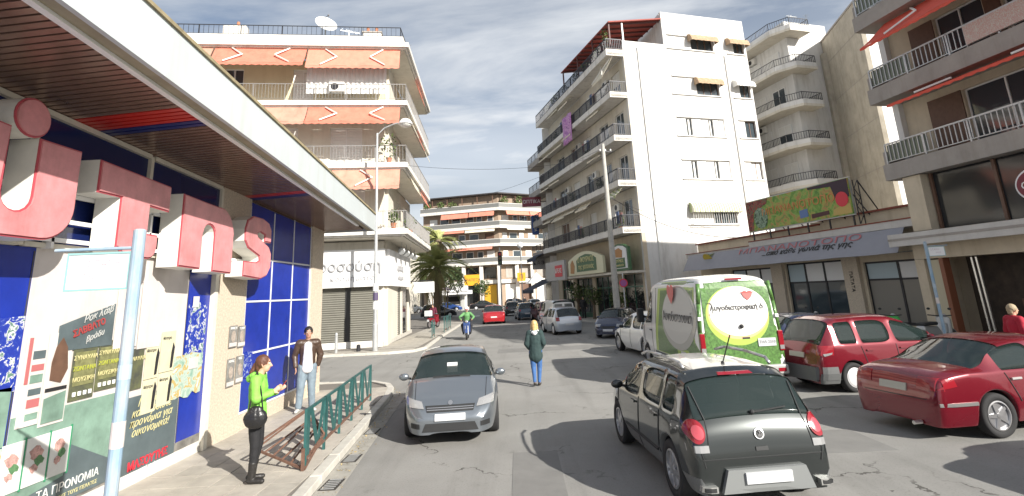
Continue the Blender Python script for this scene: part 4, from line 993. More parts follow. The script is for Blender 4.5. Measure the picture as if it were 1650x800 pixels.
# block behind with the balconies in the light well
b4 = thing('apartment_building', 'white rear block with stacked corner balconies beside the blank wall', 'building', (23.0, 40.0, 0), frame_rot(AZW))
obj('building_mass', MB().prism([FP(-9, 0), (0, 0), (4.3, 0), (4.3, 12), (-3.6, 12)], 0, 23.2), WHITE, b4)
ZR = [5.95, 9.1, 12.25, 15.4, 18.55, 21.75]
for i, z in enumerate(ZR):
    mb = MB().prism([FP(-7.5, 0), FP(-7.5, 1.5), FP(-0.2, 1.5), (-0.7, -1.2), (1.35, -1.2), (1.35, 0)], z, z + 0.2)
    s = obj('balcony', mb, CREAM, b4)
    mb = MB()
    pts = [FP(-7.5, 1.45), FP(-0.2, 1.45), (-0.65, -1.13), (1.28, -1.13), (1.28, 0)]
    q = MB()
    for a, b in zip(pts, pts[1:]):
        a = Vector(a); b = Vector(b); u = (b - a).normalized(); nn = Vector((u.y, -u.x)) * 0.05
        q.prism([tuple(a + nn), tuple(b + nn), tuple(b - nn), tuple(a - nn)], z + 0.2, z + 0.55)
    obj('parapet', q, WHITE, s)
    rail_run(mb, pts, z + 0.55, 0.6, step=0.16, r=0.012, top=0.022, post=1.6); obj('railing', mb, RAILB, s)
    if i < 5:
        for (a, b, k) in [(-6.9, -5.3, 'half'), (-4.6, -3.2, 'shutter'), (-2.4, -1.0, ['glass', 'shutter', 'half', 'glass', 'shutter'][i])]: opening(b4, a, b, z + 0.2, z + 2.4, k, y=-0.02, rz=RF)
        if i in (2, 4): ac_unit(b4, -4.0, -0.02, z + 2.45, RF)
aerial(24.6, 41.5, 23.2, 1.3, 'thin aerial above the rear white block', 0.3)
aerial(26.5, 42.5, 23.2, 1.7, 'taller thin aerial on the rear white block beside the grey wall', 1.0)
# grey concrete party wall
b5 = thing('apartment_building', 'building with a high raw concrete party wall and narrow sunlit front', 'building', (25.1, 34.4, 0), frame_rot(191.3))
obj('party_wall', MB().box(-6.9, 0.0, 0.0, 0.3, 0, 21.6), CONC, b5)
obj('side_fin', MB().box(-7.0, -6.1, -0.35, -0.002, 0, 20.4), CONC, b5)
for k in range(6): obj('pour_line', MB().box(-6.9, 0, -0.012, -0.001, 3.0 + k * 3.3, 3.04 + k * 3.3), SLABG, b5)
obj('building_mass', MB().prism([(-6.9, 0.3), (-0.17, 0.3), (-3.6, 6.7), (-9.5, 7.5)], 0, 21.45), WHITE, b5)
obj('coping', MB().box(-7.0, 0.05, -0.06, 0.4, 21.6, 21.75), SLABG, b5)

# ------------------------------------------------------------------ fruit shop
FO = (15.2, 20.0); AZF = 165
fs_ = thing('fruit_shop', 'low beige fruit shop with grey canopy edge and dark windows on the right', 'shop', (*FO, 0.12), frame_rot(AZF))
FX = -15.6
obj('wall', wall_holes(MB(), FX, 0.0, 0, 4.78, 0.9, 0.25, [(-8.1, -4.6, 0.15, 3.1), (-3.5, -0.5, 0.3, 2.9), (-12.5, -9.0, 0.15, 3.0)]), BEIGE, fs_)
obj('building_mass', MB().box(FX, 0, 1.4, 9, 0, 4.75), BEIGE, fs_)
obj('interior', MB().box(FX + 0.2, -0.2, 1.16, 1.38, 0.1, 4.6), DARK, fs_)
TILE = mat('cornice_red', (0.22, 0.06, 0.04), 0.8, var=0.3, vs=6)
for k in range(26):
    a = FX + k * 0.6; obj('cornice_tile', MB().box(a + 0.01, a + 0.59, 0.72, 1.2, 4.78 + (0.18 if a > -6 else 0), 4.86 + (0.18 if a > -6 else 0)), TILE, fs_)
obj('upper_band', MB().box(-6, 0, 0.895, 1.15, 4.4, 4.96), BEIGE, fs_)
CAN = mat('canopy_grey', (0.52, 0.50, 0.47), 0.6, var=0.1, vs=2, stain=0.1)
obj('canopy_edge', MB().box(-9.4, 0.0, -0.08, 0.898, 4.1, 4.38), CAN, fs_); obj('canopy_edge', MB().box(FX, -9.42, -0.05, 0.898, 3.92, 4.18), CAN, fs_)
obj('canopy_trim', MB().box(-9.4, 0.0, -0.11, -0.081, 4.381, 4.43), TILE, fs_); obj('canopy_trim', MB().box(FX, -9.42, -0.09, -0.051, 4.181, 4.22), TILE, fs_)
FAW = mat('awning_lilac', (0.27, 0.275, 0.31), 0.75, var=0.06, vs=1.5)
fa = thing('shop_awning', 'long grey shop awning with red lettering and a line of dark script', 'awning', (*FO, 0.12), frame_rot(AZF))
mb = MB(); n = 30; vs = []
for j in range(5):
    for i in range(n + 1): vs.append((FX + 0.4 + (0.0 - FX - 0.9) * i / n, -0.1 - 0.14 * j, 4.08 - 0.24 * j + 0.01 * math.sin(i * 1.1)))
mb.add(vs, [(j * (n + 1) + i, j * (n + 1) + i + 1, (j + 1) * (n + 1) + i + 1, (j + 1) * (n + 1) + i) for j in range(4) for i in range(n)])
o = obj('canvas', mb, FAW, fa); s = o.modifiers.new('t', 'SOLIDIFY'); s.thickness = 0.01
tilt_ = math.pi / 2 - math.atan2(0.14, 0.24)
text('lettering', 'ΜΠΑΝΑΝΟΤΟΠΟ', 0.42, mat('faded_red_ink', (0.42, 0.14, 0.15), 0.6), fa, (-6.2, -0.245, 3.90), (tilt_, 0, 0), 0.004, sx=2.3)
text('lettering', '...από κάθε γωνιά της γης', 0.36, INK, fa, (-5.4, -0.385, 3.66), (tilt_, 0, 0), 0.004, sx=1.25, shear=0.2, bold=0.006)
obj('fruit_print', MB().add([(-12.9 + 0.42 * math.cos(a * 0.5), -0.33 - 0.17 * math.sin(a * 0.5), 3.76 + 0.29 * math.sin(a * 0.5)) for a in range(12)], [tuple(range(12))]), mat('pineapple', (0.5, 0.38, 0.05), 0.6), fa)
obj('stem_print', MB().add([(-13.0, -0.26, 3.9), (-12.6, -0.26, 3.9), (-12.4, -0.16, 4.06), (-12.8, -0.2, 4.0), (-13.1, -0.16, 4.06)], [(0, 1, 2, 3, 4)]), LEAF, fa)
for k in range(5): obj('awning_arm', MB().bar((-14 + k * 3.3, 0.7, 3.2), (-14 + k * 3.3, -0.62, 3.14), 0.025), GREYM, fa)
# glazing
for (a, b, z0, z1, n) in [(-8.1, -4.6, 0.15, 3.1, 3), (-12.5, -9.0, 0.15, 3.0, 3), (-3.5, -0.5, 0.3, 2.9, 2)]:
    f = MB()
    for i in range(n + 1): x = a + (b - a) * i / n; f.box(x - 0.05, x + 0.05, 1.0, 1.08, z0, z1)
    f.box(a, b, 1.0, 1.075, z1 - 0.08, z1); f.box(a, b, 1.0, 1.075, 2.1, 2.18); f.box(a, b, 1.0, 1.075, z0, z0 + 0.12)
    w_ = obj('shop_window', f, BLACKM, fs_)
    for i in range(n):
        xa, xb = a + (b - a) * i / n + 0.05, a + (b - a) * (i + 1) / n - 0.05
        obj('pane', MB().box(xa, xb, 1.03, 1.045, z0 + 0.12, 2.1), GLASS if a < -4 else mat('frosted', (0.20, 0.19, 0.17), 0.3), w_)
        obj('pane', MB().box(xa, xb, 1.03, 1.045, 2.18, z1 - 0.08), SIGNW if i else mat('pale_blue_film', (0.4, 0.5, 0.55), 0.4), w_)
obj('pillar', MB().box(-4.45, -3.65, 0.72, 0.898, 0, 4.08), GRAN, fs_)
obj('pillar', MB().box(-9.0, -8.2, 0.72, 0.898, 0, 4.08), GRAN, fs_)
text('lettering', 'ΠΑΤΑΤΑ', 0.22, INK, fs_, (-4.05, 0.70, 2.1), (math.pi / 2, math.pi / 2, 0))
# billboard on the roof
bb = thing('billboard', 'roof billboard printed with green fruit and vegetables on thin steel legs', 'billboard', (14.5, 22.5, 4.9), frame_rot(AZF))
BBM = patch_mat('billboard_print', [(0.10, 0.22, 0.04), (0.16, 0.30, 0.05), (0.22, 0.36, 0.08), (0.35, 0.34, 0.08), (0.42, 0.22, 0.08), (0.16, 0.3, 0.06)], 2.3, distort=1.0)
obj('panel', MB().box(-6.6, 0, -0.06, 0.0, 0.15, 1.72), BBM, bb)
obj('panel_frame', MB().box(-6.65, 0.05, -0.001, 0.06, 0.1, 1.77), GREYM, bb)
FRP = patch_mat('fruit_edge', [(0.25, 0.03, 0.02), (0.05, 0.02, 0.02), (0.35, 0.06, 0.04), (0.1, 0.09, 0.06), (0.2, 0.12, 0.05)], 5)
obj('fruit_print', MB().plate([(-6.58, 0.17), (-6.2, 0.17), (-6.05, 1.1), (-5.0, 1.45), (-4.9, 1.7), (-6.58, 1.7)], -0.075, -0.061), FRP, bb)
obj('dark_print', MB().plate([(-0.02, 0.9), (-0.02, 1.7), (-2.2, 1.7), (-2.2, 1.6), (-0.9, 1.5), (-0.75, 0.95)], -0.075, -0.061), mat('aubergine', (0.03, 0.01, 0.025), 0.5), bb)
obj('tomato_print', MB().plate(arc(-0.42, 0.85, 0.33, 0, 350, 16), -0.085, -0.076), REDI, bb)
obj('pear_print', MB().plate([(-0.02, 0.2), (-0.05, 0.62), (-0.5, 0.6), (-0.95, 0.45), (-1.0, 0.2)], -0.075, -0.061), mat('pear', (0.48, 0.34, 0.10), 0.5), bb)
obj('brown_print', MB().plate([(-2.2, 0.25), (-1.2, 0.3), (-1.2, 0.48), (-2.2, 0.45)], -0.075, -0.061), mat('brown_print', (0.07, 0.02, 0.02), 0.5), bb)
obj('cabbage_print', MB().plate(arc(-5.55, 0.75, 0.5, 0, 350, 16, 0.55), -0.078, -0.062), patch_mat('cabbage', [(0.12, 0.2, 0.12), (0.25, 0.34, 0.24), (0.04, 0.08, 0.04)], 6), bb)
obj('blue_print', MB().plate([(-2.9, 0.35), (-2.4, 0.38), (-2.4, 0.75), (-2.9, 0.72)], -0.075, -0.061), mat('blue_print', (0.10, 0.17, 0.36), 0.5), bb)
text('lettering', 'ΜΠΑΝΑΝΟΤΟΠΟ', 0.5, mat('orange_ink', (0.55, 0.22, 0.07), 0.5), bb, (-3.1, -0.075, 1.0), sx=1.15, extrude=0.008)
for k in range(6):
    x = -6.4 + k * 1.26; obj('leg', MB().bar((x, 0.03, -0.35), (x, 0.03, 0.15), 0.03), BLACKM, bb); obj('brace', MB().bar((x, 0.06, 1.2), (x, 1.1, -0.1), 0.02), BLACKM, bb)
mb = MB()
for k in range(5): mb.bar((0.12, 0.1 + (0.25 if k % 2 else 0), -0.3 + k * 0.38), (0.12, 0.1 + (0 if k % 2 else 0.25), 0.08 + k * 0.38), 0.014)
mb.bar((0.12, 0.08, -0.3), (0.12, 0.08, 1.6), 0.018).bar((0.12, 0.36, -0.3), (0.12, 0.36, 1.6), 0.018).bar((0.12, 0.36, 1.55), (0.12, 1.3, 0.1), 0.02)
obj('lattice_post', mb, BLACKM, bb)

# ------------------------------------------------------------------ brown balcony building, right edge
BO = (14.6, 20.0); AZB = 168
bw = thing('apartment_building', 'brown-grey balcony block with red awnings and pale railings at the right', 'building', (*BO, 0), frame_rot(AZB))
BL = 11.0
obj('wall', wall_holes(MB(), 0, BL, 6.6, 9.1, 1.25, 0.25, [(2.3, 4.9, 6.8, 8.8), (6.0, 8.5, 6.6, 8.8)]), BEIGE, bw)
obj('wall', wall_holes(MB(), 0, BL, 9.7, 12.3, 1.25, 0.25, [(1.9, 3.6, 9.7, 11.8), (4.2, 6.4, 9.7, 11.8)]), BEIGE, bw)
obj('building_mass', MB().box(0.02, BL, 1.6, 12, 0, 16), BEIGE, bw)
obj('end_wall', MB().box(-0.25, -0.002, 1.0, 12, 0, 16), WHITE, bw)
opening(bw, 2.3, 4.9, 6.8, 8.8, 'glass', 1.42, n=2); opening(bw, 6.0, 8.5, 6.6, 8.8, 'glass', 1.42, n=2)
opening(bw, 1.9, 3.6, 9.7, 11.8, 'glass', 1.42, n=2); opening(bw, 4.2, 6.4, 9.7, 11.8, 'glass', 1.42, n=2)
obj('brown_panel', MB().box(1.0, 2.25, 1.2, 1.249, 6.6, 8.8), BROWN, bw); obj('brown_panel', MB().box(0.9, 1.85, 1.2, 1.249, 9.7, 11.8), BROWN, bw); obj('brown_panel', MB().box(3.65, 4.15, 1.2, 1.249, 9.7, 11.8), BROWN, bw)
for i, z in enumerate([6.0, 9.1, 12.3]):
    s = obj('balcony', MB().box(-0.3, BL, 0.0, 1.6, z, z + 0.2), SLABG, bw)
    mb = MB().box(-0.3, BL, 0.0, 0.12, z + 0.2, z + 0.62); mb.box(-0.3, -0.18, 0.12, 1.2, z + 0.2, z + 1.15); obj('parapet', mb, SLABG, s)
    mb = MB(); rail_run(mb, [(-0.1, 0.06), (BL, 0.06)], z + 0.62, 0.78, step=0.17, r=0.016, top=0.03, post=1.7)
    rl = obj('railing', mb, GALV, s)
    obj('glass_screen', MB().box(-0.05, 1.55, 0.09, 0.11, z + 0.72, z + 1.36), mat('screen_green', (0.16, 0.18, 0.14), 0.2), s)
    if i == 1: obj('notice_board', MB().box(3.7, 6.2, -0.02, 0.02, z + 0.7, z + 1.35), patch_mat('banner_print', [(0.52, 0.48, 0.42), (0.50, 0.3, 0.26), (0.5, 0.45, 0.4)], 20), s)
for (a, b, z, dz) in [(0.6, 10, 12.25, 1.15), (1.2, 10.5, 9.05, 0.5)]:
    awning(bw, a, b, 0.5, z, -0.9, z - dz, REDC, AWARM, 0.12, 3)
# ground and mezzanine
obj('corner_post', MB().box(0.3, 1.0, 0.1, 0.6, 3.96, 5.98), BEIGE, bw)
obj('mezzanine_glass', MB().box(1.0, BL, 0.5, 0.55, 3.98, 5.98), GLASSD, bw)
for x in (1.05, 3.2, 5.4): obj('mezzanine_frame', MB().box(x, x + 0.1, 0.42, 0.499, 3.98, 5.98), BROWN, bw)
obj('mezzanine_beam', MB().box(1.0, BL, 0.55, 1.5, 3.9, 3.99), BEIGE, bw)
obj('canopy', MB().box(-0.35, BL, -0.3, 1.5, 3.62, 3.72), CAN, bw)
obj('canopy_edge', MB().box(-0.35, BL, -0.42, -0.301, 3.45, 3.9), CAN, bw); obj('canopy_groove', MB().box(-0.35, BL, -0.44, -0.421, 3.66, 3.74), SLABG, bw)
obj('lintel', MB().box(0.0, BL, 0.2, 0.5, 2.95, 3.61), BEIGE, bw)
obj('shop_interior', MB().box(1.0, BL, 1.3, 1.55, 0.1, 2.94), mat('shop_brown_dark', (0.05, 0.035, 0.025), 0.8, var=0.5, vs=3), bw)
for k in range(5): obj('shelf_unit', MB().box(2.6 + k * 1.5, 3.7 + k * 1.5, 1.1, 1.29, 0.1, 1.5 + 0.3 * (k % 3)), [BROWN, mat('shelf_beige', (0.3, 0.24, 0.16), 0.7), SLABG][k % 3], bw)
obj('pier', MB().box(0.0, 0.35, 0.2, 1.59, 0.1, 2.94), BEIGE, bw); obj('pier', MB().box(0.9, 1.05, 0.2, 0.5, 0.1, 2.94), mat('red_wood', (0.22, 0.08, 0.04), 0.5), bw)
obj('door_leaf', MB().box(0.4, 0.85, 0.3, 0.36, 0.2, 2.9), mat('cream_door', (0.5, 0.45, 0.32), 0.5), bw)
obj('shutter_rail', MB().bar((1.9, 0.4, 2.9), (1.95, 0.4, 0.15), 0.03), ALU, bw); obj('shutter_rail', MB().bar((2.05, 0.4, 2.9), (2.1, 0.4, 0.15), 0.03), ALU, bw)
cr_ = thing('counter', 'white counter with shelves in the dark shop mouth behind the red sedan', 'counter', (*BO, 0.12), frame_rot(AZB))
obj('top', MB().box(3.2, 5.8, 0.3, 0.8, 0.95, 1.02), SIGNW, cr_); obj('body', MB().box(3.25, 5.75, 0.38, 0.78, 0, 0.95), mat('counter_grey', (0.4, 0.4, 0.38), 0.5), cr_)
ov = thing('oval_sign', 'dark red oval sign with a white rim and letter on the right building', 'sign', (*BO, 0), frame_rot(AZB))
obj('sign_panel', MB().plate(arc(4.75, 4.85, 0.62, 0, 352, 44, 0.52), -0.2, -0.05), SIGNW, ov)
obj('sign_face', MB().plate(arc(4.75, 4.85, 0.56, 0, 352, 44, 0.46), -0.23, -0.201), mat('maroon', (0.16, 0.015, 0.03), 0.4), ov)
text('lettering', 'Coffee', 0.33, WHI, ov, (4.75, -0.235, 4.85)); obj('bracket', MB().bar((4.45, -0.05, 5.4), (4.45, 0.4, 5.4), 0.03), BLACKM, ov)

# ------------------------------------------------------------------ far block closing the street
FC = (-3.2, 104.0)
fb = thing('apartment_building', 'curved corner apartment block with stacked white balconies closing the street', 'building', (*FC, 0), 0)
aL, aR = rad(180 - 8), rad(38)            # the two facades leave the corner this way
Ld = Vector((math.cos(rad(180 - 14)), math.sin(rad(180 - 14)))); Rd = Vector((math.cos(rad(32)), math.sin(rad(32))))
LL, RL = 16.0, 12.0
def fpoly(o):
    # outline of the two facades moved outwards by o
    nL = Vector((-Ld.y, Ld.x)); nL = nL if nL.y < 0 else -nL
    nR = Vector((-Rd.y, Rd.x)); nR = nR if nR.y < 0 else -nR
    # intersection of the two offset lines
    p = nL * o; q = nR * o; d = Ld; e_ = Rd
    den = d.x * e_.y - d.y * e_.x; t = ((q.x - p.x) * e_.y - (q.y - p.y) * e_.x) / den
    c = p + d * t
    return [tuple(Ld * LL + nL * o), tuple(c), tuple(Rd * RL + nR * o)]
def fslab(mb, o1, o2, z0, z1):
    a = fpoly(o2); b = fpoly(o1)
    return mb.prism([a[0], a[1], a[2], b[2], b[1], b[0]], z0, z1)
ZF = [7.9, 11.4, 14.9, 18.4]
GLS = mat('parapet_grey', (0.20, 0.20, 0.19), 0.4, 0.2)
obj('building_mass', MB().prism([fpoly(0)[0], fpoly(0)[1], fpoly(0)[2], (10, 18), (-12, 20)], 0, 21.6), mat('far_wall', (0.30, 0.225, 0.165), 0.85, var=0.1, vs=0.6), fb)
for i, z in enumerate(ZF):
    s = obj('balcony', fslab(MB(), 0, 1.5, z, z + 0.25), SLAB, fb)
    obj('parapet', fslab(MB(), 1.42, 1.52, z - 0.15, z + 0.42), SLAB, s)
    obj('glass_parapet', fslab(MB(), 1.38, 1.46, z + 0.42, z + 1.2), GLS, s)
    obj('handrail', fslab(MB(), 1.36, 1.5, z + 1.2, z + 1.3), SLAB, s)
def fwin(x0, x1, z0, z1, side, m_=None):
    d = Ld if side == 'L' else Rd; n_ = Vector((-d.y, d.x)); n_ = n_ if n_.y < 0 else -n_
    a = d * x0 + n_ * 0.06; b = d * x1 + n_ * 0.06
    if side == 'L': a, b = b, a
    f = obj('window', MB().add([(a.x, a.y, z0), (b.x, b.y, z0), (b.x, b.y, z1), (a.x, a.y, z1), (a.x - n_.x * 0.1, a.y - n_.y * 0.1, z0), (b.x - n_.x * 0.1, b.y - n_.y * 0.1, z0), (b.x - n_.x * 0.1, b.y - n_.y * 0.1, z1), (a.x - n_.x * 0.1, a.y - n_.y * 0.1, z1)],
        [(0, 1, 2, 3), (7, 6, 5, 4), (0, 4, 5, 1), (3, 2, 6, 7), (1, 5, 6, 2), (0, 3, 7, 4)]), m_ or SHUT, fb)
    u = (b - a).normalized(); k = (b - a).length; a2 = a + u * 0.12 + n_ * 0.02; b2_ = b - u * 0.12 + n_ * 0.02
    if m_ is None: obj('pane', MB().quad((a2.x, a2.y, z0 + 0.1), (b2_.x, b2_.y, z0 + 0.1), (b2_.x, b2_.y, z1 - 0.12), (a2.x, a2.y, z1 - 0.12)), GLASS, f)
rnd = random.Random(9)
for z in ZF[:3]:
    x = 1.0
    while x < LL - 2: w_ = rnd.uniform(1.0, 2.2); fwin(x, x + w_, z + 0.3, z + 2.6, 'L', rnd.choice([None, None, SHUT, BROWN])); x += w_ + rnd.uniform(0.5, 1.4)
    x = 0.8
    while x < RL - 1.5: w_ = rnd.uniform(1.0, 2.0); fwin(x, x + w_, z + 0.3, z + 2.6, 'R', rnd.choice([None, None, SHUT])); x += w_ + rnd.uniform(0.4, 1.2)
def fawn(side, x0, x1, z, dz, m_, out=0.9):
    d = Ld if side == 'L' else Rd; n_ = Vector((-d.y, d.x)); n_ = n_ if n_.y < 0 else -n_
    a = d * x0 + n_ * 1.3; b = d * x1 + n_ * 1.3; A = a + n_ * out * 0.5; B = b + n_ * out * 0.5
    o = obj('awning', MB().add([(a.x, a.y, z), (b.x, b.y, z), (B.x, B.y, z - dz), (A.x, A.y, z - dz)], [(0, 1, 2, 3)]), m_, fb)
    s = o.modifiers.new('t', 'SOLIDIFY'); s.thickness = 0.03
fawn('L', 0.4, 5.6, 18.35, 1.1, ORANGE); fawn('L', 5.8, 11.5, 18.35, 1.2, ORANGE); fawn('R', 1.0, 6.4, 18.35, 1.0, ORANGE); fawn('R', 6.6, 11.0, 18.35, 1.2, ORANGE)
fawn('L', 0.4, 6.5, 14.85, 0.7, BEIGEC); fawn('L', 6.7, 11.0, 14.85, 0.6, ORANGE); fawn('R', 1.0, 5.0, 14.85, 0.5, BEIGEC); fawn('L', 1.0, 11.0, 11.35, 0.6, ORANGE, 1.1)
obj('roof_canopy', fslab(MB(), -6, 1.2, 21.6, 21.85), mat('dark_roof', (0.035, 0.03, 0.03), 0.7), fb)
for k in range(5): p = Ld * (1 + k * 3.2); obj('roof_post', MB().box(p.x - 0.08, p.x + 0.08, p.y - 0.9, p.y - 0.74, 19.7, 21.6), BROWN, fb)
for k in range(4): p = Rd * (1 + k * 3.2); obj('roof_post', MB().box(p.x - 0.08, p.x + 0.08, p.y - 0.9, p.y - 0.74, 19.7, 21.6), BROWN, fb)
for k, (side, s_, h_) in enumerate([('L', 9.5, 1.5), ('L', 12.0, 1.6), ('L', 14.8, 1.5), ('R', 1.6, 1.8), ('R', 5.0, 2.2), ('R', 8.5, 1.6)]):
    p = (Ld if side == 'L' else Rd) * s_
    t_ = thing('roof_shrub', ['clipped shrub left of centre on the far roof terrace', 'second clipped shrub towards the left end of the far roof terrace', 'shrub at the left end of the far roof terrace', 'slim shrub at the corner of the far roof terrace', 'spreading shrub on the right half of the far roof terrace', 'small shrub near the right end of the far roof terrace'][k], 'shrub', (FC[0] + p.x, FC[1] + p.y - 1.0, 19.0), 0, 'shrubs on the far roof terrace')
    obj('foliage', plant_mb((0, 0, 0.3), 0.9, h_, 140, k, 0.2), LEAF, t_); obj('planter', MB().box(-0.8, 0.8, -0.25, 0.25, -0.3, 0.4), SLABG, t_)
# columns, shop fronts, signs at its foot
for k in range(5):
    p = Ld * (0.2 + k * 3.6) ; obj('column', MB().box(p.x - 0.35, p.x + 0.35, p.y - 1.25, p.y - 0.6, 0, 7.9), SLAB, fb)
for k in range(1, 4):
    p = Rd * (0.2 + k * 3.6); obj('column', MB().box(p.x - 0.35, p.x + 0.35, p.y - 1.25, p.y - 0.6, 0, 7.9), SLAB, fb)
obj('mezzanine_band', fslab(MB(), 0.1, 0.5, 4.2, 4.9), SLAB, fb)
for k in range(4): fwin(0.9 + 3.6 * k, 3.3 + 3.6 * k, 5.2, 7.4, 'L', GLASSD); fwin(0.9 + 3.6 * k, 3.3 + 3.6 * k, 0.2, 4.0, 'L', [mat('shop_yellow', (0.62, 0.36, 0.03), 0.6), GLASSD, GLASSD, DARK][k])
for k in range(3): fwin(1.2 + 3.6 * k, 3.3 + 3.6 * k, 5.2, 7.4, 'R', SLABG); fwin(1.0 + 3.6 * k, 3.3 + 3.6 * k, 0.2, 4.0, 'R', [SHUT, BROWN, SIGNW][k])
YS = mat('sign_yellow', (0.70, 0.34, 0.02), 0.5)
for k, (x, z0, z1, w_, lab) in enumerate([(-8.6, 4.0, 6.0, 2.9, 'wide yellow shop sign at the foot of the far block'), (0.8, 4.4, 6.0, 1.6, 'small square yellow shop sign right of the far corner')]):
    t_ = thing('shop_sign', lab, 'sign', (x, 102.0 + k * 1.5, 0)); obj('sign_panel', MB().box(-w_ / 2, w_ / 2, -0.1, 0.1, z0, z1), YS, t_)
    text('lettering', ['ΤΡΑΠΕΖΑ', 'Π'][k], [0.7, 1.1][k], BROWN, t_, (0, -0.12, (z0 + z1) / 2), extrude=0.01)
# pale building right of it
fr_ = thing('apartment_building', 'pale building with blue awning right of the far corner block', 'building', (5.5, 112, 0))
obj('wall', MB().box(-1, 14, 0, 10, 0, 20), WHITE, fr_)
for k in range(4): s = obj('balcony', MB().box(-1, 10, -1.2, -0.001, 6 + k * 3.4, 6.9 + k * 3.4), SLAB, fr_)
for k in range(4):
    for q in range(3): obj('window', MB().box(0.2 + q * 3, 2.2 + q * 3, -0.06, -0.002, 7.0 + k * 3.4, 9.0 + k * 3.4), [GLASS, SHUT, BROWN][(k + q) % 3], fr_)
obj('awning', MB().add([(-0.6, -0.2, 6.0), (4.0, -0.2, 6.0), (4.0, -2.0, 5.0), (-0.6, -2.0, 5.0)], [(0, 1, 2, 3)]), mat('blue_canvas', (0.04, 0.16, 0.35), 0.7), fr_)
for q in range(3): obj('shop_door', MB().box(0.2 + q * 2.6, 2.0 + q * 2.6, -0.05, -0.001, 0, 4.2), [BROWN, GLASSD, SHUT][q], fr_)
# left of it, behind the palm
fl_ = thing('apartment_building', 'low cream building behind the palm tree left of the far block', 'building', (-40, 112, 0))
obj('wall', MB().box(0, 20, 0, 10, 0, 14), CREAM, fl_)
for k in range(3):
    obj('balcony', MB().box(0, 20, -1.2, -0.001, 4.5 + k * 3.2, 5.4 + k * 3.2), SLAB, fl_)
    for q in range(6): obj('window', MB().box(1 + q * 3.2, 2.8 + q * 3.2, -0.06, -0.002, 5.5 + k * 3.2, 7.4 + k * 3.2), GLASS if q % 2 else SHUT, fl_)

# ------------------------------------------------------------------ darker block beyond the white one
NO = (3.0, 57.6); AZN = 166
nb = thing('apartment_building', 'shadowed balcony block just beyond the white one with hanging shop signs', 'building', NO + (0,), frame_rot(AZN))
NL = 4.5
obj('building_mass', MB().box(0, NL, 0.0, 9, 0, 17.2), CREAM, nb)
for i, z in enumerate([5.8, 9.0, 12.2, 15.4]):
    s = obj('balcony', MB().box(0, NL, -1.3, -0.001, z, z + 0.6), SLABG, nb)
    mb = MB(); rail_run(mb, [(0, -1.25), (NL, -1.25)], z + 0.6, 0.7, step=0.2, r=0.014, top=0.025); obj('railing', mb, RAILB, s)
    for q in range(2): opening(nb, 0.5 + q * 2.1, 1.9 + q * 2.1, z + 0.62, z + 2.7, ['glass', 'shutter', 'brown'][(q + i) % 3], y=-0.01)
DC = mat('dark_canvas', (0.03, 0.04, 0.07), 0.8); 
for (a, b, z, dz, o_) in [(0.1, 4.4, 3.6, 1.0, 2.6), (1.0, 4.4, 6.6, 0.9, 2.2)]: awning(nb, a, b, -0.4, z, -o_, z - dz, DC, BLACKM, 0.4, 0)
for q in range(2): obj('shop_window', MB().box(0.3 + q * 2.1, 2.1 + q * 2.1, -0.06, -0.002, 0.2, 3.0), GLASSD, nb)
def hang_sign(label, x, y, z0, z1, w_, m_, txt, tm, size, vertical=False):
    t = thing('hanging_sign', label, 'sign', (x, y, 0))
    obj('sign_panel', MB().box(-w_ / 2, w_ / 2, -0.12, 0.12, z0, z1), m_, t)
    text('lettering', txt, size, tm, t, (0, -0.13, (z0 + z1) / 2), (math.pi / 2, (math.pi / 2 if vertical else 0), 0), extrude=0.01)
    obj('bracket', MB().bar((w_ / 2, 0, (z0 + z1) / 2), (w_ / 2 + 1.6, 0, (z0 + z1) / 2), 0.04), BLACKM, t)
hang_sign('dark red hanging sign box high on the shadowed block', 1.9, 55.5, 11.2, 12.2, 2.0, mat('sign_wine', (0.20, 0.03, 0.05), 0.5), 'ΟΠΤΙΚΑ', WHI, 0.5)
hang_sign('tall blue vertical sign on the shadowed block', 2.2, 56.5, 8.3, 10.4, 0.75, mat('sign_blue', (0.03, 0.07, 0.24), 0.5), 'ΓΥΑΛΙΑ', WHI, 0.4, True)
hang_sign('grey sign board over the dark awnings of the shadowed block', 2.6, 57.5, 4.7, 6.0, 1.8, mat('sign_grey', (0.42, 0.41, 0.40), 0.5), 'ΚΑΦΕ', GRI, 0.6)
# filler houses along the left beyond the corner block
lb = thing('apartment_building', 'cream building half hidden behind the corner block on the left', 'building', (-16, 72, 0))
obj('wall', MB().box(-10, 0, 0, 16, 0, 12), CREAM, lb)
for k in range(3): obj('balcony', MB().box(-10, 0.6, -1.0, -0.001, 3.4 + 3.1 * k, 4.2 + 3.1 * k), SLAB, lb)

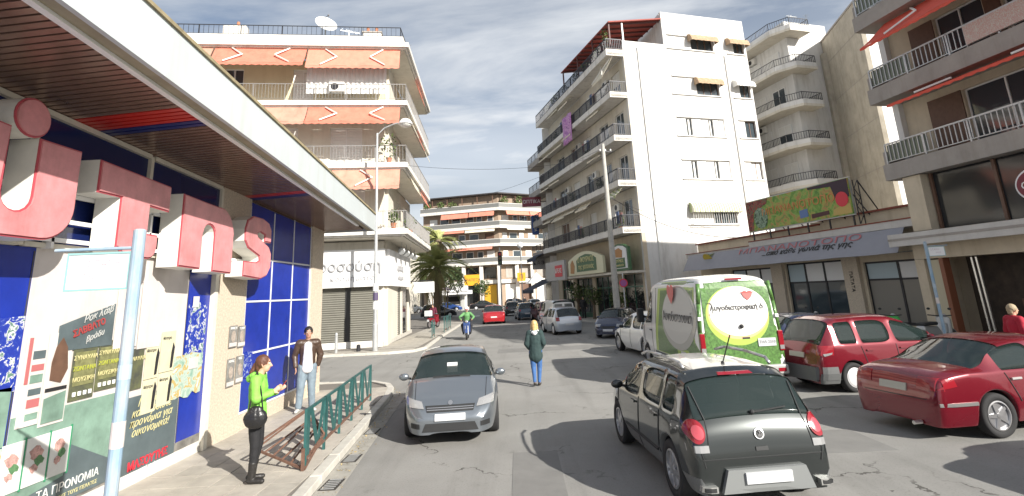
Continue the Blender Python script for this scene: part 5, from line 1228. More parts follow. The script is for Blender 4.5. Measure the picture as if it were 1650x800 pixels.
# ------------------------------------------------------------------ trees
def palm(x, y, h, r, label, seed=1, nf=46):
    t = thing('palm_tree', label, 'palm', (x, y, 0))
    rnd = random.Random(seed)
    mb = MB(); prof = []
    k = int(h / 0.22)
    for i in range(k): z = h * i / k; w_ = 0.42 - 0.10 * i / k; prof += [(w_ * 0.92, z), (w_, z + h / k * 0.8)]
    mb.lathe(prof, n=12); obj('trunk', mb, BARK, t)
    obj('crown_base', MB().sphere((0, 0, h), 0.5, 10, 6, (1, 1, 1.3)), BARK, t)
    mf = []
    for v in range(3):
        m_ = MB(); L_ = r; n = 16; pts = []
        for i in range(n + 1):
            s = i / n; pts.append(Vector((L_ * (s - 0.12 * s * s), 0, L_ * (0.45 * s - (0.95 + 0.15 * v) * s * s))))
        for i in range(n): m_.bar(pts[i], pts[i + 1], 0.03 * (1 - i / n) + 0.008, 3)
        for i in range(2, n):
            for sd in (-1, 1):
                for q in range(2):
                    p = pts[i].lerp(pts[min(n, i + 1)], q * 0.5)
                    ll = L_ * 0.24 * math.sin(math.pi * min(1, (i + 1) / n) ** 0.8) + 0.15
                    e_ = p + Vector((ll * 0.55, sd * ll * 0.75, -ll * 0.30 + rnd.uniform(-0.08, 0.08)))
                    w_ = Vector((0.06, 0, 0.015)); m_.add([p - w_, p + w_, e_], [(0, 1, 2)])
        mf.append(m_.mesh('frond'))
    fm = [mat('palm_leaf', (0.33, 0.35, 0.13), 0.6, var=0.35, vs=3), mat('palm_leaf_dry', (0.34, 0.28, 0.13), 0.7, var=0.3, vs=3)]
    for q, m_ in enumerate(mf): m_.materials.append(fm[1] if q == 2 else fm[0])
    for i in range(nf):
        u = i / nf; m_ = mf[2] if u < 0.22 else mf[i % 2]
        o = bpy.data.objects.new('frond', m_); COL.objects.link(o); o.parent = t
        o.location = (0, 0, h + 0.25 + 0.2 * u); el = rad(-52 + 118 * u + rnd.uniform(-8, 8))
        o.rotation_euler = (Matrix.Rotation(rnd.uniform(0, 6.28), 3, 'Z') @ Matrix.Rotation(-el, 3, 'Y') @ Matrix.Rotation(rnd.uniform(-0.3, 0.3), 3, 'X')).to_euler()
        sc = rnd.uniform(0.85, 1.1); o.scale = (sc, sc, sc)
palm(-8.7, 58.0, 4.9, 4.0, 'large date palm with drooping fronds beyond the corner block', 2)
palm(-9.9, 68.0, 8.9, 3.6, 'taller palm half hidden behind the large one by the balconies', 5, 34)
def tree(x, y, h, r, label, seed, n=1500, leaf=0.16, group=None, lm=None):
    t = thing('street_tree', label, 'tree', (x, y, 0), 0, group); rnd = random.Random(seed)
    mb = MB(); mb.bar((0, 0, 0), (0.05, 0, h * 0.45), 0.14, 8, 0.1); obj('trunk', mb, BARK, t)
    cl = []
    for k in range(7):
        a = k * 2.4; q = Vector((math.cos(a) * r * 0.5, math.sin(a) * r * 0.5, h * (0.6 + 0.05 * k))); m_ = MB().bar((0.05, 0, h * 0.42), q, 0.06, 5, 0.02); obj('limb', m_, BARK, t); cl.append((q, r * rnd.uniform(0.4, 0.62)))
    mb = MB()
    for i in range(n):
        c, rr = rnd.choice(cl); d = Vector((rnd.gauss(0, 1), rnd.gauss(0, 1), rnd.gauss(0, 1))).normalized() * rr * rnd.uniform(0.35, 1.0) ** 0.5
        p = c + d; a = Vector((rnd.uniform(-1, 1), rnd.uniform(-1, 1), rnd.uniform(-1, 1))).normalized() * leaf; b = a.cross(Vector((rnd.uniform(-1, 1), rnd.uniform(-1, 1), 1))).normalized() * leaf * 0.6
        mb.quad(p - a, p - b, p + a, p + b)
    obj('crown', mb, lm or LEAF, t)
tree(-10.2, 78, 6.5, 2.8, 'dark round street tree behind the palm trunk', 3, lm=LEAF2)
tree(-14.0, 90, 6.0, 2.6, 'street tree left of the kiosk at the junction', 4)
tree(-6.2, 92, 4.6, 1.5, 'small street tree between the kiosk and the parked blue cars', 6, 700, lm=LEAF2)
for k, (x, y, h_) in enumerate([(5.9, 43.0, 2.6), (5.0, 46.0, 2.9), (7.1, 38.7, 2.2)]):
    tree(x, y, h_, 0.75, ['small potted tree in front of the bakery, middle one', 'small potted tree in front of the bakery, farthest one', 'small potted tree in front of the bakery, nearest the concrete pole'][k], 20 + k, 500, 0.09, 'small trees in front of the bakery')
# kiosk
ki = thing('kiosk', 'white canopied street kiosk with purple lettering beside the palm', 'kiosk', (-10.6, 88, 0), rad(-6))
obj('body', MB().box(-1.7, 1.7, -0.8, 1.2, 0, 2.4), mat('kiosk_grey', (0.4, 0.4, 0.38), 0.6), ki); obj('canopy', MB().box(-2.9, 2.9, -2.2, 1.8, 2.5, 3.1), SIGNW, ki); obj('fascia', MB().box(-3.0, 3.0, -2.32, -2.2, 2.9, 3.8), SIGNW, ki)
obj('hatch', MB().box(-1.3, 1.3, -0.86, -0.8, 1.0, 2.2), DARK, ki); text('lettering', 'ΚΑΠΝΙΚΑ', 0.6, mat('purple_ink', (0.12, 0.03, 0.2), 0.5), ki, (-0.8, -2.34, 3.4))
for x in (-2.7, 2.7): obj('post', MB().bar((x, -2.0, 0), (x, -2.0, 2.5), 0.05), WHITEM, ki)
# white parasol far right
ps = thing('parasol', 'white folded-edge parasol standing near the dark awnings', 'parasol', (2.9, 82, 0))
obj('canopy', MB().add([(0, 0, 5.2)] + [(1.7 * math.cos(a * math.pi / 4), 1.7 * math.sin(a * math.pi / 4), 3.6) for a in range(8)], [(0, 1 + i, 1 + (i + 1) % 8) for i in range(8)]), WHITEC, ps); obj('pole', MB().bar((0, 0, 0), (0, 0, 5.2), 0.04), WHITEM, ps)

# ------------------------------------------------------------------ street furniture
CONP = mat('pole_concrete', (0.42, 0.41, 0.38), 0.85, var=0.15, vs=5, stain=0.15)
lp = thing('street_lamp', 'tall slim street lamp with round head at the corner of the side street', 'street lamp', (-6.78, 25.75, 0.1))
obj('pole', MB().lathe([(0.13, 0), (0.13, 1.2), (0.10, 1.25), (0.055, 10.6)], n=12), GALV, lp)
obj('arm', MB().tube([(0, 0, 10.5), (0.35, 0.0, 10.85), (0.9, -0.05, 11.05), (1.25, -0.05, 11.1)], 0.035, 8), GALV, lp)
hd = obj('lamp_head', MB().lathe([(0.05, 0.25), (0.2, 0.2), (0.36, 0.0), (0.36, -0.06)], (1.45, -0.05, 11.05), n=18), WHITEM, lp); obj('lens', MB().sphere((1.45, -0.05, 10.98), 0.3, 14, 8, (1, 1, 0.55)), mat('lamp_lens', (0.7, 0.7, 0.66), 0.2), hd)
for k in range(3): obj('sticker', MB().lathe([(0.134, 1.9 + k * 0.42), (0.134 - 0.006, 2.25 + k * 0.42)], n=12), [SIGNW, mat('sticker_dark', (0.08, 0.06, 0.12), 0.6), SIGNW][k], lp)
cp = thing('utility_pole', 'tapered concrete utility pole standing before the bakery', 'pole', (6.05, 33.6, 0.0))
obj('shaft', MB().lathe([(0.22, 0), (0.115, 11.7)], n=12), CONP, cp); obj('crossarm', MB().bar((-0.25, 0, 11.2), (0.6, 0.15, 11.2), 0.03).bar((-0.2, 0, 8.1), (0.4, 0.1, 8.1), 0.025), BLACKM, cp)
for k in range(3): obj('insulator', MB().lathe([(0.05, 0), (0.06, 0.06), (0.03, 0.12)], (-0.2 + k * 0.35, 0.05 * k, 11.24), n=8), SIGNW, cp)
rs = thing('road_sign', 'round purple-faced no parking sign on the concrete pole', 'sign', (6.55, 33.5, 0))
obj('disc', MB().lathe([(0.25, -0.02), (0.25, 0.02)], (0, 0, 2.7), 'y', 24), mat('sign_purple', (0.30, 0.08, 0.26), 0.5), rs); obj('ring', MB().lathe([(0.26, -0.03), (0.205, -0.03), (0.205, -0.021), (0.26, -0.021)], (0, 0, 2.7), 'y', 24, close=True), REDI, rs); obj('post', MB().bar((0, 0.05, 0.1), (0, 0.05, 3.3), 0.03), GALV, rs)
def wire(name, label, a, b, sag, r=0.014):
    mb = MB(); n = 18; pts = []
    for i in range(n + 1): t = i / n; p = Vector(a).lerp(Vector(b), t); p.z -= sag * 4 * t * (1 - t); pts.append(p)
    mb.tube(pts, r, 3); o = obj(name, mb, BLACKM); tag(o, label, 'cable')
wire('overhead_cable', 'thin black cable sagging from the concrete pole to the white side wall', (6.3, 33.6, 8.1), (13.0, 30.5, 4.9), 0.7, 0.02)
wire('overhead_cable', 'thin cable crossing the street high between the pole and the far left', (6.0, 33.6, 11.4), (-8.5, 60, 13.0), 0.8, 0.012)
wire('overhead_cable', 'thin cable running up the street from the pole to the shadowed block', (6.0, 33.7, 11.2), (1.5, 60, 12.5), 0.5, 0.012)
wire('overhead_cable', 'short slack black wire looped along the face of the white block', (7.4, 36.0, 9.5), (6.1, 33.7, 8.0), 0.3, 0.014)
for q, (a_, b_, sg_, lab_) in enumerate([((6.0, 33.6, 10.9), (-5.6, 27.2, 9.3), 0.5, 'thin black cable from the concrete pole to the corner block opposite'), ((6.1, 33.6, 8.1), (12.6, 28.9, 5.0), 0.35, 'second thin cable from the pole to the fruit shop roof'), ((5.9, 33.7, 8.3), (1.9, 58.0, 8.5), 0.6, 'slack cable along the balconies towards the shadowed block')]):
    wire('overhead_cable', lab_, a_, b_, sg_, 0.010)
BPAINT = mat('blue_pole', (0.15, 0.27, 0.39), 0.6, var=0.25, vs=5, col2=(0.40, 0.44, 0.46), stain=0.4, vstretch=2.5)
def bus_stop(label, x, y, z, rz, sgn=-1, top=3.2, text_='ΣΤΑΣΗ'):
    t = thing('bus_stop_sign', label, 'bus stop', (x, y, z), rz)
    obj('pole', MB().lathe([(0.042, 0), (0.042, top), (0.03, top + 0.01)], n=14), BPAINT, t)
    obj('bracket', MB().bar((0, 0, top - 0.13), (sgn * 0.58, 0, top - 0.13), 0.013, 8), BPAINT, t)
    p = obj('plate', MB().box(min(0.05 * sgn, 0.47 * sgn), max(0.05 * sgn, 0.47 * sgn), -0.008, 0.008, top - 0.42, top - 0.17), SIGNW, t)
    f = MB(); a, b = sorted((0.05 * sgn, 0.47 * sgn)); f.box(a, b, -0.014, 0.014, top - 0.17, top - 0.155); f.box(a, b, -0.014, 0.014, top - 0.435, top - 0.42); f.box(a - 0.012, a, -0.014, 0.014, top - 0.435, top - 0.155); f.box(b, b + 0.012, -0.014, 0.014, top - 0.435, top - 0.155)
    obj('plate_frame', f, mat('teal_frame', (0.24, 0.42, 0.42), 0.5), p)
    text('lettering', text_, 0.07, mat('faded_ink', (0.5, 0.42, 0.46), 0.6), p, (sgn * 0.22, -0.011, top - 0.24), extrude=0.001)
    text('lettering', 'ΟΑΣΘ', 0.05, mat('faded_ink', (0.5, 0.42, 0.46), 0.6), p, (sgn * 0.3, -0.011, top - 0.33), extrude=0.001)
    for k in range(2): obj('sticker', MB().lathe([(0.0435, 1.45 + 0.45 * k), (0.0435, 1.62 + 0.38 * k)], n=14), [PAPER, mat('pale_blue_sticker', (0.36, 0.46, 0.53), 0.6)][k], t)
bus_stop('blue bus stop pole with white plate standing before the poster wall', -2.86, 4.0, 0.12, rad(6), -1, 2.97)
bus_stop('blue bus stop pole with small plate in front of the brown building', 12.3, 16.1, 0.12, rad(-10), 1, 3.25)
# white hanging board beyond the corner shop
t_ = thing('hanging_sign', 'blank white board hanging out from the far end of the corner shop', 'sign', (-6.2, 36.2, 0))
obj('sign_panel', MB().box(-0.75, 0.6, -0.08, 0.08, 2.72, 3.42), SIGNW, t_); obj('bracket', MB().bar((-1.3, 0, 3.5), (0.5, 0, 3.5), 0.03), BLACKM, t_)
# bollard by the shutters
t_ = thing('bollard', 'short grey bollard in front of the closed shutters', 'bollard', (-8.55, 25.6, 0.1)); obj('post', MB().lathe([(0.07, 0), (0.07, 0.85), (0.04, 0.92)], n=12), GALV, t_)
t_ = thing('bollard', 'stub of a bollard next to the lamp post', 'bollard', (-7.6, 25.9, 0.1)); obj('post', MB().lathe([(0.1, 0), (0.09, 0.3), (0.05, 0.33)], n=12), BLACKM, t_)
# traffic light
tl = thing('traffic_light', 'black traffic light on a slim mast in front of the far block', 'traffic light', (-1.9, 62, 0))
obj('mast', MB().lathe([(0.09, 0), (0.06, 7.6)], n=10), GALV, tl); hb = obj('housing', MB().box(-0.25, 0.25, -0.2, 0.12, 5.6, 7.1), BLACKM, tl, bevel=0.04)
for k, c in enumerate([(0.05, 0.12, 0.05), (0.15, 0.1, 0.02), (0.5, 0.03, 0.02)]): obj('lens', MB().lathe([(0.15, -0.22), (0.15, -0.2)], (0, 0, 5.85 + k * 0.48), 'y', 14), mat('lens%d' % k if False else ['lens_green', 'lens_amber', 'lens_red'][k], c, 0.3), hb)
t_ = thing('street_globe', 'white globe street light on a mast beside the traffic light', 'street lamp', (0.6, 72, 0)); obj('mast', MB().bar((0, 0, 0), (0, 0, 8.3), 0.06, 8), GALV, t_); obj('globe', MB().sphere((0, 0, 8.6), 0.42, 14, 10), SIGNW, t_)
# pavement railings: green zigzag panels
RG = mat('railing_green', (0.025, 0.10, 0.095), 0.5, var=0.25, vs=7); RUST = mat('rusty_frame', (0.15, 0.08, 0.055), 0.8, var=0.4, vs=14)
def zig_panel(label, x, y, rz, w_=1.02, h=0.82, lean=0.0, group='green railing panels at the near kerb', broken=False):
    t = thing('railing_panel', label, 'railing', (x, y, 0.12), rz, group)
    obj('post', MB().box(-0.02, 0.02, -0.02, 0.02, 0.0, h), RG, t); obj('post', MB().box(w_ - 0.02, w_ + 0.02, -0.02, 0.02, 0.0, h), RUST if broken else RG, t)
    obj('top_rail', MB().box(0.02, w_ - 0.02, -0.018, 0.018, h - 0.04, h), RG, t); obj('bottom_rail', MB().box(0.02, w_ - 0.02, -0.018, 0.018, 0.12, 0.16), RUST, t)
    for k, (a, b) in enumerate([(0.09, 0.09), (0.24, 0.62), (0.90, 0.66)]):
        z0, z1 = 0.16, h - 0.04
        m_ = MB().plate([(w_ * a - 0.06, z1), (w_ * b - 0.085, z0), (w_ * b + 0.085, z0), (w_ * a + 0.10, z1)], -0.008 + 0.004 * k, -0.002 + 0.004 * k)
        obj('slat', m_, RG, t)
    return t
fA, fB = Vector((-3.24, 8.45)), Vector((-3.66, 13.53)); fu = (fB - fA) / 5; fz = math.atan2(fu.y, fu.x)
names_ = ['green zigzag railing panel nearest the woman', 'green zigzag railing panel, second from the woman', 'green zigzag railing panel in the middle of the row', 'green zigzag railing panel, second from the far end', 'green zigzag railing panel at the far end near the man']
for k in range(5): p = fA + fu * k; zig_panel(names_[k], p.x, p.y, fz)
# the bent rusty frame at the near end leaning to the wall side
bf = thing('bent_railing', 'bent rusty railing frame splayed flat at the near end of the green panels', 'railing', (-3.24, 8.42, 0.12))
P0, P1_, P2_, P3_ = Vector((0, 0, 0.02)), Vector((0.0, 0.0, 0.42)), Vector((-0.62, 1.25, 0.55)), Vector((-0.98, 0.25, 0.12))
fr4 = [Vector((0.02, -0.03, 0.02)), Vector((-0.95, 0.35, 0.25)), Vector((-0.40, 1.15, 0.62)), Vector((0.02, 0.75, 0.30))]
for a, b in zip(fr4, fr4[1:] + fr4[:1]): obj('frame_bar', MB().bar(a, b, 0.016), RUST, bf)
for k in range(6):
    a = fr4[0].lerp(fr4[1], (k + 0.5) / 6); b = fr4[3].lerp(fr4[2], (k + 0.8 * (k % 2)) / 6); obj('slat', MB().bar(a, b, 0.011), RUST, bf)
obj('stub_post', MB().box(-0.02, 0.02, -0.06, -0.02, 0, 0.3), RUST, bf)
for k in range(3): zig_panel(['green railing panel beside the far moped', 'green railing panel just past the far moped', 'near single green railing panel on the far corner pavement'][k], [-4.95, -4.98, -5.05][k], [36.0, 38.2, 31.6][k], rad(91), 1.6 if k < 2 else 1.0, 1.0, group='green railing panels on the far pavement')
# small bits of litter and leaves in the gutter
LIT = patch_mat('litter_mix', [(0.5, 0.48, 0.42), (0.2, 0.15, 0.08), (0.55, 0.42, 0.2), (0.12, 0.1, 0.07)], 12)
mb = MB(); rnd = random.Random(2)
for i in range(420):
    y = rnd.uniform(5, 17); x = KX(y) + 0.06 + abs(rnd.gauss(0, 0.13)); s = rnd.uniform(0.008, 0.028); a = rnd.uniform(0, 6.28); z = 0.009
    if y > 15 : x += (y - 15) * -0.5
    u = Vector((math.cos(a), math.sin(a), rnd.uniform(0, 0.4))) * s; v = Vector((-math.sin(a), math.cos(a), rnd.uniform(0, 0.4))) * s * rnd.uniform(0.4, 1); p = Vector((x, y, z + 0.004))
    mb.quad(p - u, p - v, p + u, p + v)
tag(obj('litter', mb, LIT), 'dry leaves and paper bits scattered along the left gutter', 'litter', kind='stuff')

# ------------------------------------------------------------------ vehicles
TYRE = mat('tyre_rubber', (0.022, 0.022, 0.023), 0.85, bump=0.2, bs=60)
RIM = mat('alloy_rim', (0.55, 0.55, 0.56), 0.3, 0.85); RIMD = mat('rim_dark', (0.05, 0.05, 0.055), 0.5, 0.4)
HUBW = mat('hubcap_plastic', (0.62, 0.62, 0.63), 0.4, 0.2)
TRIM = mat('black_trim', (0.02, 0.021, 0.022), 0.6); TRIMG = mat('grey_trim', (0.12, 0.125, 0.125), 0.6)
TAIL = mat('tail_red', (0.25, 0.012, 0.02), 0.15, coat=0.6); TAILC = mat('lamp_clear', (0.34, 0.34, 0.34), 0.12, 0.3, coat=0.8); AMB = mat('lamp_amber', (0.55, 0.2, 0.02), 0.2)
PLATE = mat('number_plate', (0.52, 0.53, 0.54), 0.5); UNDER = mat('underbody', (0.012, 0.012, 0.012), 0.9)
CGLASS = mat('car_glass', (0.018, 0.03, 0.028), 0.02, spec=0.9, alpha=0.62)
CABIN = mat('cabin_dark', (0.02, 0.02, 0.022), 0.8)
SEATM = mat('seat_cloth', (0.03, 0.03, 0.033), 0.8)
WH = {}
def wheel_mesh(R, w, style):
    k = (R, w, style)
    if k in WH: return WH[k]
    r = R * 0.66 if style != 'van' else R * 0.6
    ty = MB().lathe([(r, -w / 2 + 0.02), (R * 0.93, -w / 2), (R * 0.985, -w / 2 + 0.025), (R, -w / 4), (R, w / 4), (R * 0.985, w / 2 - 0.025), (R * 0.93, w / 2), (r, w / 2 - 0.02), (r * 0.97, 0)], axis='y', n=36, close=True).mesh('tyre')
    ty.materials.append(TYRE); ty.shade_smooth()
    rm = MB(); y = w / 2 - 0.012
    rm.lathe([(r * 1.01, y - 0.03), (r * 1.01, y), (r * 0.92, y + 0.004), (r * 0.90, y - 0.05)], axis='y', n=36)
    if style == 'hub':
        rm.lathe([(r * 0.9, y - 0.02), (r * 0.86, y + 0.005), (r * 0.4, y + 0.02), (0.05, y + 0.022)], axis='y', n=24)
        for i in range(7):
            a = i * 2 * math.pi / 7; c = Vector((math.cos(a), 0, math.sin(a))) * r * 0.72
            rm.sphere((c.x, y + 0.004, c.z), r * 0.1, 6, 4, (1, 0.3, 1))
    else:
        ns = {'spoke5': 5, 'spoke8': 8, 'twin': 10, 'van': 6}[style]
        for i in range(ns):
            a = i * 2 * math.pi / ns + (0.0 if style != 'twin' else (0.13 if i % 2 else -0.13)); ca, sa = math.cos(a), math.sin(a)
            w0, w1 = r * (0.16 if ns < 6 else 0.11), r * (0.10 if ns < 6 else 0.07)
            P = [(0.14 * r, -w0), (0.93 * r, -w1), (0.93 * r, w1), (0.14 * r, w0)]
            P = [(p * ca - q * sa, p * sa + q * ca) for p, q in P]
            vs = [(p, y - 0.035, q) for p, q in P] + [(p, y - 0.004 - 0.01 * (math.hypot(p, q) / r), q) for p, q in P]
            rm.add(vs, [(0, 1, 2, 3), (7, 6, 5, 4)] + [(i2, 4 + i2, 4 + (i2 + 1) % 4, (i2 + 1) % 4) for i2 in range(4)])
        rm.lathe([(r * 0.2, y - 0.03), (r * 0.18, y), (0.01, y + 0.002)], axis='y', n=16)
    rmm = rm.mesh('rim'); rmm.materials.append(HUBW if style == 'hub' else RIM)
    dk = MB().lathe([(r * 0.99, y - 0.09), (r * 0.99, y - 0.07)], axis='y', n=24).mesh('brake_disc'); dk.materials.append(RIMD)
    WH[k] = (ty, rmm, dk); return WH[k]

def interp(tab, x):
    if x <= tab[0][0]: return tab[0][1]
    for (a, u), (b, v) in zip(tab, tab[1:]):
        if x <= b: return u + (v - u) * (x - a) / (b - a)
    return tab[-1][1]

def build_car(name, label, cat, P, loc, az, paint, group=None, lod=2):
    """P: L W keyed tables over x (0 = rear bumper, L = nose)"""
    L_, Wd = P['L'], P['W']; hw = Wd / 2
    root = thing(name, label, cat, (loc[0], loc[1], 0.0), rad(90 - az), group)
    R, aR = P['R'], P['R'] + P.get('gap', 0.045); xw = P['wheels']; sill = P.get('sill', 0.2)
    xs = set(x for x, *_ in P['top']) | set(P.get('cuts', []))
    for c in xw:
        for d in (-1.0, -0.93, -0.75, -0.45, 0, 0.45, 0.75, 0.93, 1.0): xs.add(round(c + aR * d, 4))
        xs.add(round(c - aR - 0.02, 4)); xs.add(round(c + aR + 0.02, 4))
    xs = sorted(xs); keys = sorted(set(x for x, *_ in P['top']) | set(P.get('cuts', [])))
    arch_x = set(round(c + aR * d, 4) for c in xw for d in (-1.0, 0, 1.0))
    out_ = []
    for x in xs:
        if x in keys: out_.append(x); continue
        if any(abs(x - k) < 0.03 for k in keys): continue
        out_.append(x)
    xs = out_
    zt = P['top']; zb_ = P['belt']; wm = P['plan']; wt = P['roofw']
    def zbot(x):
        for c in xw:
            if abs(x - c) < aR: return max(sill, R + math.sqrt(max(0, aR * aR - (x - c) ** 2)))
        lift = P.get('lift', [(0, 0), (L_, 0)]); return sill + interp(lift, x)
    reg = []
    rows = []
    for x in xs:
        Z = interp(zt, x); B = min(interp(zb_, x), Z - 0.03); m_ = interp(wm, x) * hw; t = interp(wt, x) * hw; zb0 = zbot(x)
        z1 = max(P.get('mid', 0.42), zb0 + 0.025); z2 = max(P.get('mid2', 0.64), z1 + 0.02); z2 = min(z2, B - 0.02); z1 = min(z1, z2 - 0.012); wb = m_ * P.get('beltw', 0.97)
        t = min(t, wb - 0.02); gh = Z - B
        z4 = B + min(0.02, gh * 0.2); 
        tall = gh > 0.25
        u = 0.88 if tall else 0.6
        z5 = z4 + (Z - z4) * (0.80 if tall else 0.45); y5 = (wb - 0.025) + (t - (wb - 0.025)) * u
        z6 = Z - (0.05 if tall else gh * 0.25); y6 = t * 0.95 if tall else t
        rows.append([(0, sill + 0.03), (m_ * 0.60, sill + 0.03), (m_ * 0.60, zb0), (m_ * 0.93, zb0), (m_, z1), (m_ * 1.0, z2), (wb, B), (wb - 0.022, z4), (y5, z5), (y6, z6), (t * 0.5, Z - 0.008), (0, Z)])
    nr = 12; ns = len(xs); vs = []; full = 2 * nr - 2
    # loop around: left half (y>0) rows 0..11, right half rows 10..1
    for x, rw in zip(xs, rows):
        for (y, z) in rw: vs.append((x, y, z))
        for (y, z) in rw[-2:0:-1]: vs.append((x, -y, z))
    fs = []; mi = []
    win = P['win']; top = P['topreg']
    def regof(x): 
        for a, b, n_ in top:
            if a <= x <= b: return n_
        return 'body'
    def side(x):
        return any(a <= x <= b for a, b in win)
    for i in range(ns - 1):
        xm = (xs[i] + xs[i + 1]) / 2
        for j in range(full):
            j2 = (j + 1) % full
            fs.append((i * full + j, i * full + j2, (i + 1) * full + j2, (i + 1) * full + j))
            k = j if j < nr - 1 else full - 1 - j      # mirrored row index of the face
            q = 0
            if k <= 2: q = 1
            elif k == 7 and side(xm): q = 2
            elif k in (8, 9, 10) and regof(xm) == 'ws': q = 3
            elif k in (8, 9, 10) and regof(xm) == 'rw': q = 4
            elif k == 3 and P.get('cladding'): q = 5
            elif k in (9, 10) and regof(xm) == 'sun': q = 3
            mi.append(q)
    # rear end and nose closed with two rings each
    fs.append(tuple(range(full - 1, -1, -1))[::-1]); mi.append(0)
    fs.append(tuple((ns - 1) * full + j for j in range(full))[::-1]); mi.append(0)
    me = bpy.data.meshes.new('body'); me.from_pydata(vs, [], fs); 
    for p, q in zip(me.polygons, mi): p.material_index = q
    bm = bmesh.new(); bm.from_mesh(me); bmesh.ops.recalc_face_normals(bm, faces=bm.faces)
    cl = bm.edges.layers.float.get('crease_edge') or bm.edges.layers.float.new('crease_edge')
    for e in bm.edges:
        ms = {f.material_index for f in e.link_faces}
        if len(ms) > 1: e[cl] = 0.65
        elif any(len(f.verts) > 5 for f in e.link_faces): e[cl] = P.get('endcrease', 0.35)
    bm.to_mesh(me); bm.free()
    tmp = bpy.data.objects.new('tmp', me); COL.objects.link(tmp)
    for q in range(6): me.materials.append(UNDER)
    sb_ = tmp.modifiers.new('s', 'SUBSURF'); sb_.levels = sb_.render_levels = lod
    dg = bpy.context.evaluated_depsgraph_get(); ev = bpy.data.meshes.new_from_object(tmp.evaluated_get(dg)); bpy.data.objects.remove(tmp)
    bv_v = [v.co.copy() for v in ev.vertices]; bvh = BVHTree.FromPolygons(bv_v, [tuple(p.vertices) for p in ev.polygons])
    names = {0: ('body', paint), 1: ('underbody', UNDER), 2: ('side_window', CGLASS), 3: ('windscreen', CGLASS), 4: ('rear_window', CGLASS), 5: ('sill_cladding', P.get('cladding', TRIM))}
    groups = {}
    for p in ev.polygons:
        q = p.material_index; c = p.center
        key = q
        if q == 2:
            seg = next((n for n, (a, b) in enumerate(win) if a - 0.03 <= c.x <= b + 0.03), 0); key = (2, seg, c.y > 0)
        groups.setdefault(key, []).append(p)
    nrm = [v.normal.copy() for v in ev.vertices]
    for key, ps_ in groups.items():
        q = key if isinstance(key, int) else key[0]
        if q == 3:
            ff = [p for p in ps_ if p.center.x > L_ * 0.45 or True]
        idx = {}; V_ = []; F_ = []
        for p in ps_:
            f = []
            for v in p.vertices:
                if v not in idx: idx[v] = len(V_); off = -0.010 if q in (2, 3, 4) else 0; V_.append(tuple(bv_v[v] + nrm[v] * off))
                f.append(idx[v])
            F_.append(tuple(f))
        mm = bpy.data.meshes.new(names[q][0]); mm.from_pydata(V_, [], F_); mm.shade_smooth(); mm.materials.append(names[q][1])
        o = obj(names[q][0], mm, None, root)
        if q in (2, 3, 4):    # dark rubber seal: ring filled under the glass edge
            s = o.modifiers.new('t', 'SOLIDIFY'); s.thickness = 0.012; s.offset = -1
    if lod >= 2 and P.get('seats', True):
        fx = (P['wheels'][0] + P['wheels'][1]) / 2
        for s in (1, -1):
            st = obj('front_seat', MB().box(fx - 0.25, fx + 0.25, s * 0.37 - 0.24, s * 0.37 + 0.24, 0.35, 0.60), SEATM, root, bevel=0.05)
            obj('seat_back', MB().plate([(fx - 0.22, 0.55), (fx - 0.08, 0.55), (fx - 0.20, 1.08), (fx - 0.32, 1.08)], s * 0.37 - 0.23, s * 0.37 + 0.23), SEATM, st, bevel=0.04); obj('headrest', MB().box(fx - 0.34, fx - 0.22, s * 0.37 - 0.13, s * 0.37 + 0.13, 1.12, 1.28), SEATM, st, bevel=0.04)
        st = obj('rear_seat', MB().plate([(fx - 1.15, 0.4), (fx - 0.7, 0.4), (fx - 0.7, 0.58), (fx - 1.0, 0.6), (fx - 1.16, 1.02), (fx - 1.28, 1.02)], -0.6, 0.6), SEATM, root, bevel=0.04)
        obj('dashboard', MB().box(fx + 0.55, fx + 0.85, -0.62, 0.62, 0.55, 0.88), CABIN, root, bevel=0.05)
        obj('steering_wheel', MB().lathe([(0.17, -0.015), (0.19, 0), (0.17, 0.015), (0.155, 0)], axis='z', n=20, close=True), TRIM, root, loc=(fx + 0.42, 0.37, 0.88), rot=(0, rad(62), 0))
    # wheels
    ty, rm, dk = wheel_mesh(R, P.get('tw', 0.2), P.get('rim', 'hub'))
    for c in xw:
        for sg in (1, -1):
            w = bpy.data.objects.new('wheel', ty); COL.objects.link(w); w.parent = root; w.location = (c, sg * (hw - P.get('tw', 0.2) / 2 - 0.015), R); w.rotation_euler = (0, 0, 0 if sg > 0 else math.pi)
            for mm, nn in ((rm, 'rim'), (dk, 'brake_disc')):
                z = bpy.data.objects.new(nn, mm); COL.objects.link(z); z.parent = w
    # helpers to lay pieces on the body
    def hit(face, a, b):
        if face == 'rear': o_, d_ = Vector((-3, a, b)), Vector((1, 0, 0))
        elif face == 'front': o_, d_ = Vector((L_ + 3, a, b)), Vector((-1, 0, 0))
        elif face == 'left': o_, d_ = Vector((a, 3, b)), Vector((0, -1, 0))
        elif face == 'right': o_, d_ = Vector((a, -3, b)), Vector((0, 1, 0))
        else: o_, d_ = Vector((a, b, 5)), Vector((0, 0, -1))
        r = bvh.ray_cast(o_, d_)
        return (r[0], -d_) if r[0] is not None else (None, -d_)
